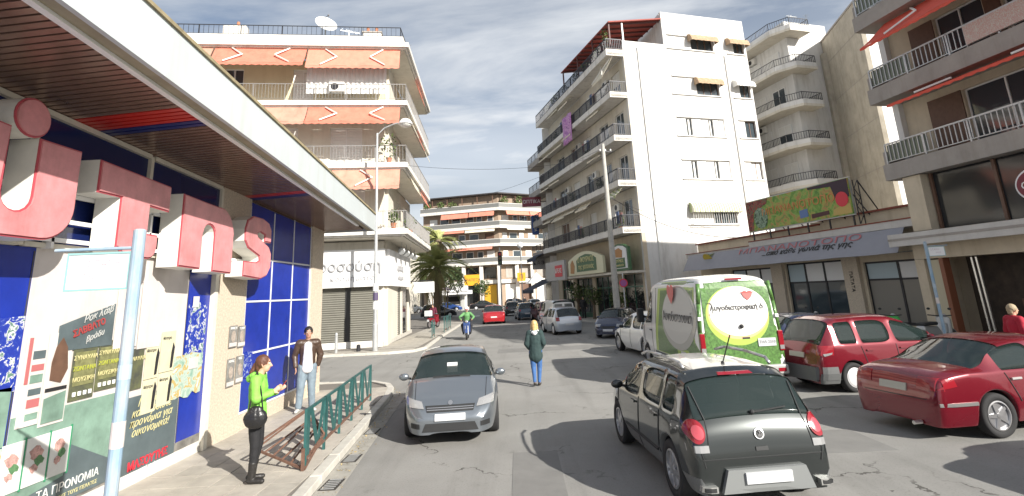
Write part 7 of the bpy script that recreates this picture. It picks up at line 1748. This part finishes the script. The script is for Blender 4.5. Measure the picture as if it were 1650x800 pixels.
car('bright red hatchback driving away in the middle of the street', (-2.05, 44.4), -3, PR2, 'saloon', 4.1, 1.9, 1.5, lod=1, name='saloon_car')
car('black car driving away just beyond the bright red one', (-0.6, 58.0), -3, PK, lod=1, W_=1.75)
car('navy car parked nose-in between the green van and the red people carrier', (6.6, 16.9), 78, PN, 'saloon', 4.3, 1.74, 1.45, name='saloon_car')
car('dark car parked nose-in nearest the camera on the right', (6.55, 5.7), 79, PK, 'saloon', 4.3, 1.76, 1.42, name='saloon_car')
car('black hatchback parked past the far moped on the left', (-11.2, 62.0), 80, PK, lod=1, L_=4.1, H_=1.55)
car('bright blue car parked side-on at the junction below the palm', (-13.2, 84.0), 85, PBL, 'saloon', 4.5, 1.75, 1.42, lod=1, name='saloon_car', group='cars parked across the far junction')
car('black saloon parked side-on right of the bright blue car', (-7.6, 84.5), 85, PK, 'saloon', 4.4, 1.75, 1.42, lod=1, name='saloon_car', group='cars parked across the far junction')
car('silver hatchback parked side-on at the left of the bright blue car', (-18.4, 83.6), 85, PB, lod=1, group='cars parked across the far junction')
car('navy hatchback parked side-on right of the black saloon at the junction', (-2.2, 86.0), 85, PN, lod=1, group='cars parked across the far junction')
car('silver hatchback parked at the far right of the junction', (2.3, 70.0), -12, PB, lod=1)

# --- two-wheelers
def scooter(label, loc, az, paint, box_=None, name='scooter', lod=1):
    t = thing(name, label, 'motorbike', (loc[0], loc[1], loc[2] if len(loc) > 2 else 0), rad(90 - az))
    for x in (-0.62, 0.62):
        w = obj('wheel', MB().lathe([(0.18, -0.04), (0.27, -0.05), (0.29, 0), (0.27, 0.05), (0.18, 0.04)], (x, 0, 0.29), 'y', 20, close=True), TYRE, t, smooth=True); obj('rim', MB().lathe([(0.18, -0.03), (0.18, 0.03)], (x, 0, 0.29), 'y', 16), RIM, w)
    obj('body', MB().plate([(-0.78, 0.62), (-0.55, 0.50), (-0.1, 0.42), (0.02, 0.24), (0.30, 0.24), (0.45, 0.52), (0.42, 0.80), (0.30, 0.80), (0.18, 0.40), (0.02, 0.62), (-0.05, 0.72), (-0.75, 0.78)], -0.13, 0.13), paint, t, bevel=0.05)
    obj('front_shield', MB().plate([(0.34, 0.36), (0.50, 0.42), (0.52, 0.92), (0.40, 1.0)], -0.2, 0.2), paint, t, bevel=0.05); obj('front_mudguard', MB().plate(arc(0.62, 0.29, 0.33, 20, 160, 8) + arc(0.62, 0.29, 0.30, 160, 20, 8), -0.07, 0.07), paint, t)
    obj('fork', MB().bar((0.62, 0.09, 0.29), (0.44, 0.07, 0.95), 0.022).bar((0.62, -0.09, 0.29), (0.44, -0.07, 0.95), 0.022), ALU, t)
    obj('saddle', MB().box(-0.72, -0.05, -0.14, 0.14, 0.76, 0.86), TRIM, t, bevel=0.04); h_ = obj('handlebar', MB().tube([(0.30, 0.34, 1.03), (0.40, 0.12, 1.0), (0.40, -0.12, 1.0), (0.30, -0.34, 1.03)], 0.018, 6), TRIM, t)
    obj('headlight', MB().sphere((0.50, 0, 0.98), 0.10, 12, 8, (0.7, 1, 0.8)), TAILC, t, smooth=True); obj('engine', MB().box(-0.25, 0.12, -0.14, 0.14, 0.22, 0.45), TRIMG, t, bevel=0.03); obj('exhaust', MB().bar((-0.05, -0.17, 0.28), (-0.7, -0.19, 0.36), 0.04, 8), ALU, t)
    for s in (1, -1): obj('mirror', MB().sphere((0.34, s * 0.30, 1.22), 0.055, 8, 6, (0.3, 1, 0.7)), TRIM, h_)
    obj('number_plate', MB().box(-0.82, -0.81, -0.09, 0.09, 0.50, 0.66), PLATE, t)
    if box_: obj('top_box', MB().box(-0.98, -0.55, -0.22, 0.22, 0.90, 1.30), box_, t, bevel=0.02)
    return t
BLUP = mat('scooter_blue', (0.03, 0.06, 0.18), 0.3, coat=0.6)
scooter('blue scooter ridden towards the camera by the rider in green', (-3.0, 31.4), 178, BLUP)
scooter('dark red moped with a white delivery box parked on the far pavement', (-6.5, 41.4, 0.12), 20, mat('moped_red', (0.18, 0.01, 0.02), 0.3, coat=0.5), SIGNW, 'moped')
for k, (x, y, lab, p_) in enumerate([(12.15, 18.3, 'scooter with a green fairing parked nearest the blue bus stop pole', mat('scooter_green', (0.05, 0.40, 0.08), 0.4)), (12.9, 17.2, 'grey scooter parked behind the red saloon near the bus stop pole', GREYM), (11.2, 21.5, 'black scooter parked before the dark shop windows', PK), (10.7, 24.0, 'dark scooter parked before the fruit shop door', TRIMG), (10.0, 27.0, 'black scooter parked farthest along the fruit shop', PK)]):
    scooter(lab, (x, y, 0.12), 60 + 7 * k, p_)

# ------------------------------------------------------------------ people
SKIN = mat('skin', (0.55, 0.32, 0.22), 0.55); SKIN2 = mat('skin_tan', (0.42, 0.23, 0.15), 0.55)
def limb(mb, p0, r0, p1, r1, flat=1.0, n=12, fl_axis=None):
    """tapered round-ended limb; flat squeezes it front to back"""
    p0 = Vector(p0); p1 = Vector(p1); d = p1 - p0; ln = max(d.length, 1e-4); d.normalize()
    f = Vector((0, 1, 0)) if fl_axis is None else Vector(fl_axis)
    u = d.cross(f)
    if u.length < 0.1: u = d.cross(Vector((1, 0, 0)))
    u.normalize(); w = u.cross(d).normalized()
    prof = []
    for k in range(4): t = -math.pi / 2 + math.pi / 2 * (k + 0.4) / 4; prof.append((r0 * math.cos(t), r0 * math.sin(t) * 0.9))
    for k in range(5): t = k / 4; prof.append((r0 + (r1 - r0) * t, ln * t))
    for k in range(4): t = math.pi / 2 * (k + 0.6) / 4; prof.append((r1 * math.cos(t), ln + r1 * math.sin(t) * 0.9))
    vs = []
    for r, h in prof:
        for i in range(n): a = 2 * math.pi * i / n; vs.append(p0 + d * h + u * (r * math.cos(a)) + w * (r * flat * math.sin(a)))
    P = len(prof); fs = [(j * n + i, j * n + (i + 1) % n, (j + 1) * n + (i + 1) % n, (j + 1) * n + i) for j in range(P - 1) for i in range(n)]
    fs += [tuple(range(n))[::-1], tuple(range((P - 1) * n, P * n))]
    mb.add(vs, fs)
def fuse(mb, voxel, smooth=3, name='body', folds=0.0, fs_=14):
    me = mb.mesh(name); o = bpy.data.objects.new('tmp', me); COL.objects.link(o)
    r = o.modifiers.new('r', 'REMESH'); r.mode = 'VOXEL'; r.voxel_size = voxel; r.use_smooth_shade = True
    if smooth: s = o.modifiers.new('s', 'SMOOTH'); s.iterations = smooth; s.factor = 0.5
    if folds:
        tx = bpy.data.textures.new('folds', 'CLOUDS'); tx.noise_scale = 1.0 / fs_
        dsp = o.modifiers.new('d', 'DISPLACE'); dsp.texture = tx; dsp.strength = folds; dsp.mid_level = 0.5
    ev = bpy.data.meshes.new_from_object(o.evaluated_get(bpy.context.evaluated_depsgraph_get())); bpy.data.objects.remove(o)
    ev.shade_smooth(); ev.name = name
    return ev
def person(label, x, y, z, az, h, J={}, top=None, legs=None, shoes=None, hair=None, skin=SKIN, sleeves=True, coat=0.0, group=None, vox=0.010, boots=0.0, hairlen=0.0, ponytail=False, bulk=1.0, woman=False, undershirt=None, hood=None, no_legs=False, openfront=None, folds=0.02):
    """local axes: x to the person's right... y forward, z up"""
    t = thing('person', label, 'person', (x, y, z), -rad(az), group)
    k = h / 1.75
    D = dict(pelvis=(0, 0, 0.95), waist=(0, 0, 1.08), chest=(0, 0, 1.30), neck=(0, 0.0, 1.50), head=(0, 0.03, 1.63),
             sR=(0.185, 0, 1.42), sL=(-0.185, 0, 1.42), eR=(0.25, -0.03, 1.14), eL=(-0.25, -0.03, 1.14), wR=(0.27, 0.07, 0.90), wL=(-0.27, 0.07, 0.90),
             hR=(0.09, 0, 0.92), hL=(-0.09, 0, 0.92), kR=(0.10, 0.02, 0.50), kL=(-0.10, 0.02, 0.50), aR=(0.10, -0.02, 0.09), aL=(-0.10, -0.02, 0.09), tR=(0.12, 0.15, 0.04), tL=(-0.12, 0.15, 0.04))
    D.update(J)
    if woman: 
        for s in ('sR', 'sL'):
            if s not in J: D[s] = (D[s][0] * 0.88, D[s][1], D[s][2])
    V = {a: Vector(b) * k for a, b in D.items()}
    B = bulk * k
    # --- body: one continuous surface
    mb = MB()
    limb(mb, V['pelvis'], 0.135 * k, V['waist'], 0.115 * k, 0.72); limb(mb, V['waist'], 0.115 * k, V['chest'], 0.145 * k, 0.7); limb(mb, V['chest'], 0.14 * k, V['neck'] - Vector((0, 0, 0.08)) * k, 0.09 * k, 0.7)
    limb(mb, V['sL'], 0.06 * k, V['sR'], 0.06 * k, 0.9); limb(mb, V['neck'] - Vector((0, 0, 0.06)) * k, 0.058 * k, V['head'] - Vector((0, 0.01, 0.05)) * k, 0.052 * k)
    hd = V['head']
    mb.sphere(tuple(hd + Vector((0, -0.01, 0.03)) * k), 0.098 * k, 18, 12, (0.82, 1.02, 1.08)); mb.sphere(tuple(hd + Vector((0, 0.03, -0.04)) * k), 0.068 * k, 14, 10, (0.86, 0.9, 1.05))
    limb(mb, hd + Vector((0, 0.085, 0.02)) * k, 0.012 * k, hd + Vector((0, 0.112, -0.02)) * k, 0.016 * k)        # nose
    for s in (1, -1): limb(mb, hd + Vector((s * 0.084, -0.01, 0.02)) * k, 0.012 * k, hd + Vector((s * 0.084, 0, -0.02)) * k, 0.010 * k, 0.6)
    hands = {}
    for s, S_ in ((1, 'R'), (-1, 'L')):
        limb(mb, V['s' + S_], 0.052 * k, V['e' + S_], 0.042 * k); limb(mb, V['e' + S_], 0.041 * k, V['w' + S_], 0.028 * k)
        limb(mb, V['h' + S_], 0.09 * k, V['k' + S_], 0.058 * k); limb(mb, V['k' + S_], 0.056 * k, V['a' + S_], 0.038 * k); limb(mb, V['a' + S_] + Vector((0, -0.02, -0.03)) * k, 0.038 * k, V['t' + S_], 0.03 * k, 0.8, fl_axis=(0, 0, 1))
        fd = (V['w' + S_] - V['e' + S_]).normalized(); hf = J.get('hand' + S_); fd = Vector(hf).normalized() if hf else fd
        sidev = fd.cross(Vector((s, 0, 0)) if abs(fd.x) < 0.8 else Vector((0, 0, 1))).normalized()
        pal = V['w' + S_] + fd * 0.085 * k
        limb(mb, V['w' + S_], 0.026 * k, pal, 0.036 * k, 0.5, fl_axis=fd.cross(sidev))
        cur = fd.cross(sidev) * (-0.3)
        for q, (o_, L_) in enumerate([(-0.028, 0.060), (-0.010, 0.070), (0.010, 0.066), (0.027, 0.052)]):
            a = pal + sidev * o_ * k; m_ = a + (fd + cur * 0.5).normalized() * L_ * 0.55 * k; e_ = m_ + (fd + cur * 2.2).normalized() * L_ * 0.55 * k
            limb(mb, a, 0.0105 * k, m_, 0.0095 * k, n=8); limb(mb, m_, 0.0095 * k, e_, 0.0085 * k, n=8)
        th = V['w' + S_] + fd * 0.03 * k + sidev * 0.028 * k; limb(mb, th, 0.013 * k, th + (fd * 0.8 + sidev * 0.7).normalized() * 0.05 * k, 0.010 * k, n=8)
    body = obj('body', fuse(mb, min(vox, 0.008), 2, 'body'), skin, t)
    # --- face
    for s in (1, -1):
        e = obj('eye', MB().sphere(tuple(hd + Vector((s * 0.031, 0.082, 0.022)) * k), 0.012 * k, 10, 8), mat('eye_white', (0.6, 0.58, 0.55), 0.3), t)
        obj('iris', MB().sphere(tuple(hd + Vector((s * 0.031, 0.090, 0.022)) * k), 0.006 * k, 8, 6), DARK, e)
        obj('eyebrow', MB().bar(hd + Vector((s * 0.018, 0.092, 0.045)) * k, hd + Vector((s * 0.048, 0.080, 0.045)) * k, 0.004 * k), hair, t)
    obj('mouth', MB().bar(hd + Vector((-0.022, 0.088, -0.050)) * k, hd + Vector((0.022, 0.088, -0.050)) * k, 0.005 * k), mat('lips', (0.42, 0.15, 0.12), 0.5), t)
    # --- hair
    if hair:
        mb = MB(); c = hd + Vector((0, -0.022, 0.045)) * k
        mb.sphere(tuple(c), 0.108 * k, 18, 12, (0.88, 0.98, 1.0))
        limb(mb, hd + Vector((0, -0.07, 0.02)) * k, 0.075 * k, hd + Vector((0, -0.075, -0.05 - hairlen * 0.5)) * k, 0.06 * k, 0.75)
        if hairlen:
            for s in (1, -1): limb(mb, hd + Vector((s * 0.07, -0.02, 0.03)) * k, 0.035 * k, hd + Vector((s * 0.085, -0.03, -0.06 - hairlen)) * k, 0.03 * k)
            limb(mb, hd + Vector((0, -0.085, 0)) * k, 0.07 * k, hd + Vector((0, -0.10, -0.08 - hairlen)) * k, 0.065 * k, 0.6)
        if ponytail: limb(mb, hd + Vector((0, -0.12, 0.01)) * k, 0.03 * k, hd + Vector((0.0, -0.17, -0.10)) * k, 0.035 * k); 
        obj('hair', fuse(mb, 0.008, 2, 'hair', 0.012, 30), hair, t)
    # --- top
    if top:
        mb = MB(); g = 0.022 * B
        lowz = V['pelvis'] - Vector((0, 0, 0.02 + coat)) * k
        limb(mb, lowz, (0.15 * k if not woman else 0.155 * k) + g, V['waist'], 0.125 * k + g * 1.2, 0.78); limb(mb, V['waist'], 0.125 * k + g * 1.2, V['chest'], 0.15 * k + g, 0.76); limb(mb, V['chest'], 0.145 * k + g, V['neck'] - Vector((0, 0, 0.07)) * k, 0.075 * k + g, 0.8)
        limb(mb, V['sL'], 0.065 * k + g * 0.7, V['sR'], 0.065 * k + g * 0.7, 1.0)
        for S_ in 'RL':
            limb(mb, V['s' + S_], 0.062 * k + g * 0.6, V['e' + S_], 0.052 * k + g * 0.6)
            if sleeves: limb(mb, V['e' + S_], 0.052 * k + g * 0.6, V['w' + S_] - (V['w' + S_] - V['e' + S_]) * 0.06, 0.036 * k + g * 0.5)
        if hood: limb(mb, V['neck'] + Vector((-0.07, -0.07, -0.03)) * k, 0.05 * k, V['neck'] + Vector((0.07, -0.07, -0.03)) * k, 0.05 * k)
        obj('jacket', fuse(mb, vox, 3, 'jacket', folds * k, 9), top, t)
    if undershirt:
        mb = MB(); a = V['pelvis'] - Vector((0, 0, 0.07 + coat)) * k
        limb(mb, a, 0.158 * k, V['waist'], 0.13 * k, 0.74)
        obj('shirt', fuse(mb, vox, 2, 'shirt', 0.01), undershirt, t)
    if openfront:
        mb = MB(); limb(mb, V['pelvis'] + Vector((0, 0.085, -0.06)) * k, 0.115 * k, V['waist'] + Vector((0, 0.10, 0.03)) * k, 0.10 * k, 0.75); limb(mb, V['waist'] + Vector((0, 0.10, 0.03)) * k, 0.10 * k, V['chest'] + Vector((0, 0.10, 0.08)) * k, 0.085 * k, 0.75)
        obj('shirt', fuse(mb, vox, 2, 'shirt', 0.008), openfront, t)
    if hood: 
        mb = MB(); limb(mb, V['neck'] + Vector((-0.09, -0.06, -0.02)) * k, 0.045 * k, V['neck'] + Vector((0, -0.13, -0.07)) * k, 0.06 * k, 0.8); limb(mb, V['neck'] + Vector((0.09, -0.06, -0.02)) * k, 0.045 * k, V['neck'] + Vector((0, -0.13, -0.07)) * k, 0.06 * k, 0.8)
        obj('hood', fuse(mb, vox, 2, 'hood', 0.01), hood, t)
    # --- trousers
    if legs:
        mb = MB(); g = 0.010 * k if woman else 0.022 * k
        limb(mb, V['pelvis'] - Vector((0, 0, 0.03)) * k, 0.138 * k + g, V['waist'] - Vector((0, 0, 0.05)) * k, 0.12 * k + g * 0.5, 0.76)
        for S_ in 'RL':
            limb(mb, V['h' + S_], 0.094 * k + g, V['k' + S_], 0.062 * k + g); limb(mb, V['k' + S_], 0.060 * k + g, V['a' + S_] + Vector((0, 0, 0.02)) * k, 0.042 * k + g * (1.2 if not woman else 0.6))
        obj('trousers', fuse(mb, vox, 2, 'trousers', folds * 0.6 * k, 12), legs, t)
    if shoes:
        for S_ in 'RL':
            mb = MB(); a = V['a' + S_]; to = V['t' + S_]
            limb(mb, a + Vector((0, -0.035, -0.035)) * k, 0.046 * k, to + Vector((0, 0.0, 0.005)) * k, 0.038 * k, 0.85, fl_axis=(0, 0, 1))
            if boots: limb(mb, a + Vector((0, -0.005, -0.02)) * k, 0.05 * k, a + (V['k' + S_] - a) * boots, 0.064 * k)
            obj('boot' if boots else 'shoe', fuse(mb, 0.007, 2, 'shoe', 0.008, 25), shoes, t)
    return t, V, k
GREENJ = mat('green_jacket', (0.20, 0.52, 0.07), 0.7, var=0.12, vs=9); BLKC = mat('black_cloth', (0.012, 0.012, 0.014), 0.8); WHC = mat('white_cloth', (0.72, 0.72, 0.72), 0.8)
LEATH = mat('brown_leather', (0.065, 0.04, 0.028), 0.45, var=0.35, vs=12); JEANL = mat('pale_jeans', (0.17, 0.22, 0.26), 0.85, var=0.2, vs=12); JEANB = mat('blue_jeans', (0.045, 0.12, 0.30), 0.85, var=0.2, vs=12)
DGREEN = mat('dark_green_coat', (0.022, 0.045, 0.045), 0.85, var=0.2, vs=9); HAIRB = mat('hair_brown', (0.10, 0.04, 0.022), 0.6, var=0.3, vs=40); HAIRD = mat('hair_dark', (0.015, 0.012, 0.01), 0.5); HAIRF = mat('hair_blond', (0.55, 0.38, 0.16), 0.5, var=0.3, vs=40)
# woman in green looking at her phone, facing right and a little away
t, V, k = person('woman in a lime green jacket and black leggings looking at her phone', -3.76, 7.98, 0.12, 78, 1.66,
    dict(head=(0, 0.06, 1.61), eR=(0.21, 0.02, 1.16), wR=(0.10, 0.22, 1.22), eL=(-0.21, 0.03, 1.16), wL=(-0.09, 0.24, 1.20), handR=(-0.3, 0.75, 0.5), handL=(0.3, 0.75, 0.5), tR=(0.13, 0.15, 0.04), aR=(0.09, 0.0, 0.09), aL=(-0.08, -0.05, 0.09), tL=(-0.12, 0.10, 0.04)),
    top=GREENJ, legs=BLKC, shoes=mat('black_boot', (0.02, 0.018, 0.017), 0.5), hair=HAIRB, ponytail=True, woman=True, undershirt=WHC, hood=GREENJ, boots=0.45, bulk=1.25, coat=0.02, vox=0.009)
ph = thing('mobile_phone', 'small dark phone held up by the woman in green', 'phone', (0, 0, 0))
pm = MB().box(-0.035, 0.035, -0.005, 0.005, -0.06, 0.06); pv = t.matrix_basis @ Vector((0.0, 0.335, 1.245))
po = obj('handset', pm, mat('phone_dark', (0.02, 0.02, 0.025), 0.2), ph, bevel=0.003); obj('phone_case', MB().box(-0.036, 0.036, 0.0055, 0.009, -0.061, 0.061), mat('phone_red', (0.45, 0.03, 0.03), 0.4), ph); ph.location = pv; ph.rotation_euler = (rad(-35), 0, -rad(78))
bg_ = thing('handbag', 'black leather handbag hanging at the hip of the woman in green', 'bag', (0, 0, 0)); bg_.location = t.matrix_basis @ Vector((0.24, 0.04, 0.74)); bg_.rotation_euler = (0, 0, -rad(78))
mb = MB(); mb.sphere((0, 0, 0.12), 0.15, 14, 10, (0.5, 1.05, 0.9)); mb.sphere((0, 0, 0.20), 0.12, 12, 8, (0.4, 0.9, 0.7))
obj('bag', fuse(mb, 0.008, 2, 'bag', 0.012, 20), mat('black_leather', (0.014, 0.014, 0.015), 0.35), bg_); obj('strap', MB().tube([(0, -0.09, 0.22), (-0.03, -0.06, 0.45), (-0.08, -0.03, 0.72)], 0.008, 4).tube([(0, 0.09, 0.22), (-0.03, 0.05, 0.45), (-0.08, -0.03, 0.72)], 0.008, 4), BLKC, bg_)
# man in leather jacket, standing by the blue tiles, facing the camera a little to the right
person('man in a brown leather jacket, white shirt and jeans leaning by the blue tiles', -4.86, 12.62, 0.12, 158, 1.80,
    dict(eR=(0.27, -0.06, 1.16), wR=(0.24, 0.05, 0.93), eL=(-0.27, -0.05, 1.15), wL=(-0.22, -0.06, 0.93), head=(0, 0.02, 1.63), aR=(0.15, 0.03, 0.09), tR=(0.20, 0.20, 0.04), kR=(0.12, 0.04, 0.5), aL=(-0.12, -0.02, 0.09), tL=(-0.18, 0.13, 0.04)),
    top=LEATH, legs=JEANL, shoes=mat('pale_trainer', (0.5, 0.49, 0.46), 0.6), hair=HAIRD, skin=SKIN2, bulk=1.35, openfront=WHC, coat=-0.02, vox=0.010)
# woman walking away
person('blonde woman in a dark green coat and jeans walking up the street', 0.40, 15.15, 0.0, 3, 1.68,
    dict(eR=(0.24, -0.03, 1.14), wR=(0.17, 0.06, 1.0), eL=(-0.24, -0.03, 1.14), wL=(-0.17, 0.06, 1.0), kR=(0.09, 0.05, 0.50), aR=(0.06, 0.02, 0.09), tR=(0.08, 0.18, 0.04), aL=(-0.06, -0.14, 0.12), kL=(-0.08, 0.0, 0.5), tL=(-0.06, 0.02, 0.04)),
    top=DGREEN, legs=JEANB, shoes=mat('dark_shoe', (0.03, 0.025, 0.02), 0.6), hair=HAIRF, hairlen=0.10, woman=True, hood=WHC, bulk=2.0, coat=0.14, vox=0.011)
# scooter rider
t, V, k = person('rider in a green jacket and white helmet on the blue scooter', -3.02, 31.65, 0.0, 178, 1.74,
    dict(pelvis=(0, 0, 0.98), waist=(0, 0.03, 1.10), chest=(0, 0.08, 1.30), neck=(0, 0.12, 1.49), head=(0, 0.16, 1.62), sR=(0.19, 0.08, 1.40), sL=(-0.19, 0.08, 1.40), eR=(0.40, 0.24, 1.22), eL=(-0.40, 0.24, 1.22), wR=(0.32, 0.52, 1.10), wL=(-0.32, 0.52, 1.10),
         hR=(0.10, 0.02, 0.92), hL=(-0.10, 0.02, 0.92), kR=(0.27, 0.40, 0.78), kL=(-0.27, 0.40, 0.78), aR=(0.20, 0.32, 0.36), aL=(-0.20, 0.32, 0.36), tR=(0.21, 0.48, 0.30), tL=(-0.21, 0.48, 0.30)),
    top=mat('rider_green', (0.11, 0.27, 0.10), 0.7), legs=mat('rider_trousers', (0.03, 0.03, 0.035), 0.8), shoes=BLKC, hair=None or HAIRD, vox=0.016, bulk=1.8)
hm = thing('helmet', 'white open helmet with a pink stripe worn by the scooter rider', 'helmet', tuple(t.matrix_basis @ Vector((0, 0.15, 1.66))), -rad(178))
obj('shell', MB().sphere((0, -0.01, 0), 0.145, 16, 10, (0.95, 1.1, 1.0)), mat('helmet_white', (0.7, 0.66, 0.66), 0.3), hm, smooth=True); obj('visor', MB().sphere((0, 0.05, -0.03), 0.13, 14, 8, (0.85, 0.9, 0.55)), mat('visor_pink', (0.4, 0.16, 0.15), 0.2), hm, smooth=True)
# person in red behind the saloon, back to the street
person('person in a red jacket with grey hair standing behind the red saloon', 11.25, 12.6, 0.0, 95, 1.66, {}, top=mat('red_jacket', (0.36, 0.01, 0.03), 0.8, var=0.15, vs=8), legs=BLKC, shoes=BLKC, hair=mat('hair_grey', (0.35, 0.28, 0.18), 0.7, var=0.2, vs=30), vox=0.014, bulk=1.7)
# person with the moped on the far pavement
person('person in dark clothes beside the moped with the white box', -6.75, 43.0, 0.12, 190, 1.72, dict(head=(0.02, 0.08, 1.6), eR=(0.3, 0.1, 1.15), wR=(0.25, 0.3, 1.0)), top=mat('maroon_jacket', (0.10, 0.01, 0.03), 0.8), legs=BLKC, shoes=BLKC, hair=HAIRD, vox=0.02)
pc = [mat('coat_black', (0.02, 0.02, 0.022), 0.8), mat('coat_white', (0.6, 0.6, 0.58), 0.8), mat('coat_blue', (0.04, 0.07, 0.18), 0.8), mat('coat_tan', (0.3, 0.22, 0.13), 0.8)]
for q, (x, y, az, c, lab) in enumerate([(-0.6, 76, 170, 1, 'pedestrian in white among the parked cars at the junction'), (0.9, 78, 200, 0, 'pedestrian in black crossing at the junction'), (2.0, 74.5, 160, 3, 'pedestrian in tan near the white parasol'), (3.4, 60.5, 190, 2, 'pedestrian in blue under the dark awnings'), (5.3, 44.6, 200, 0, 'person in black by the small trees outside the bakery')]):
    person(lab, x, y, 0.12 if x > 3 else 0.0, az, 1.72, {}, top=pc[c], legs=pc[0], shoes=BLKC, hair=HAIRD, vox=0.03, bulk=1.5)
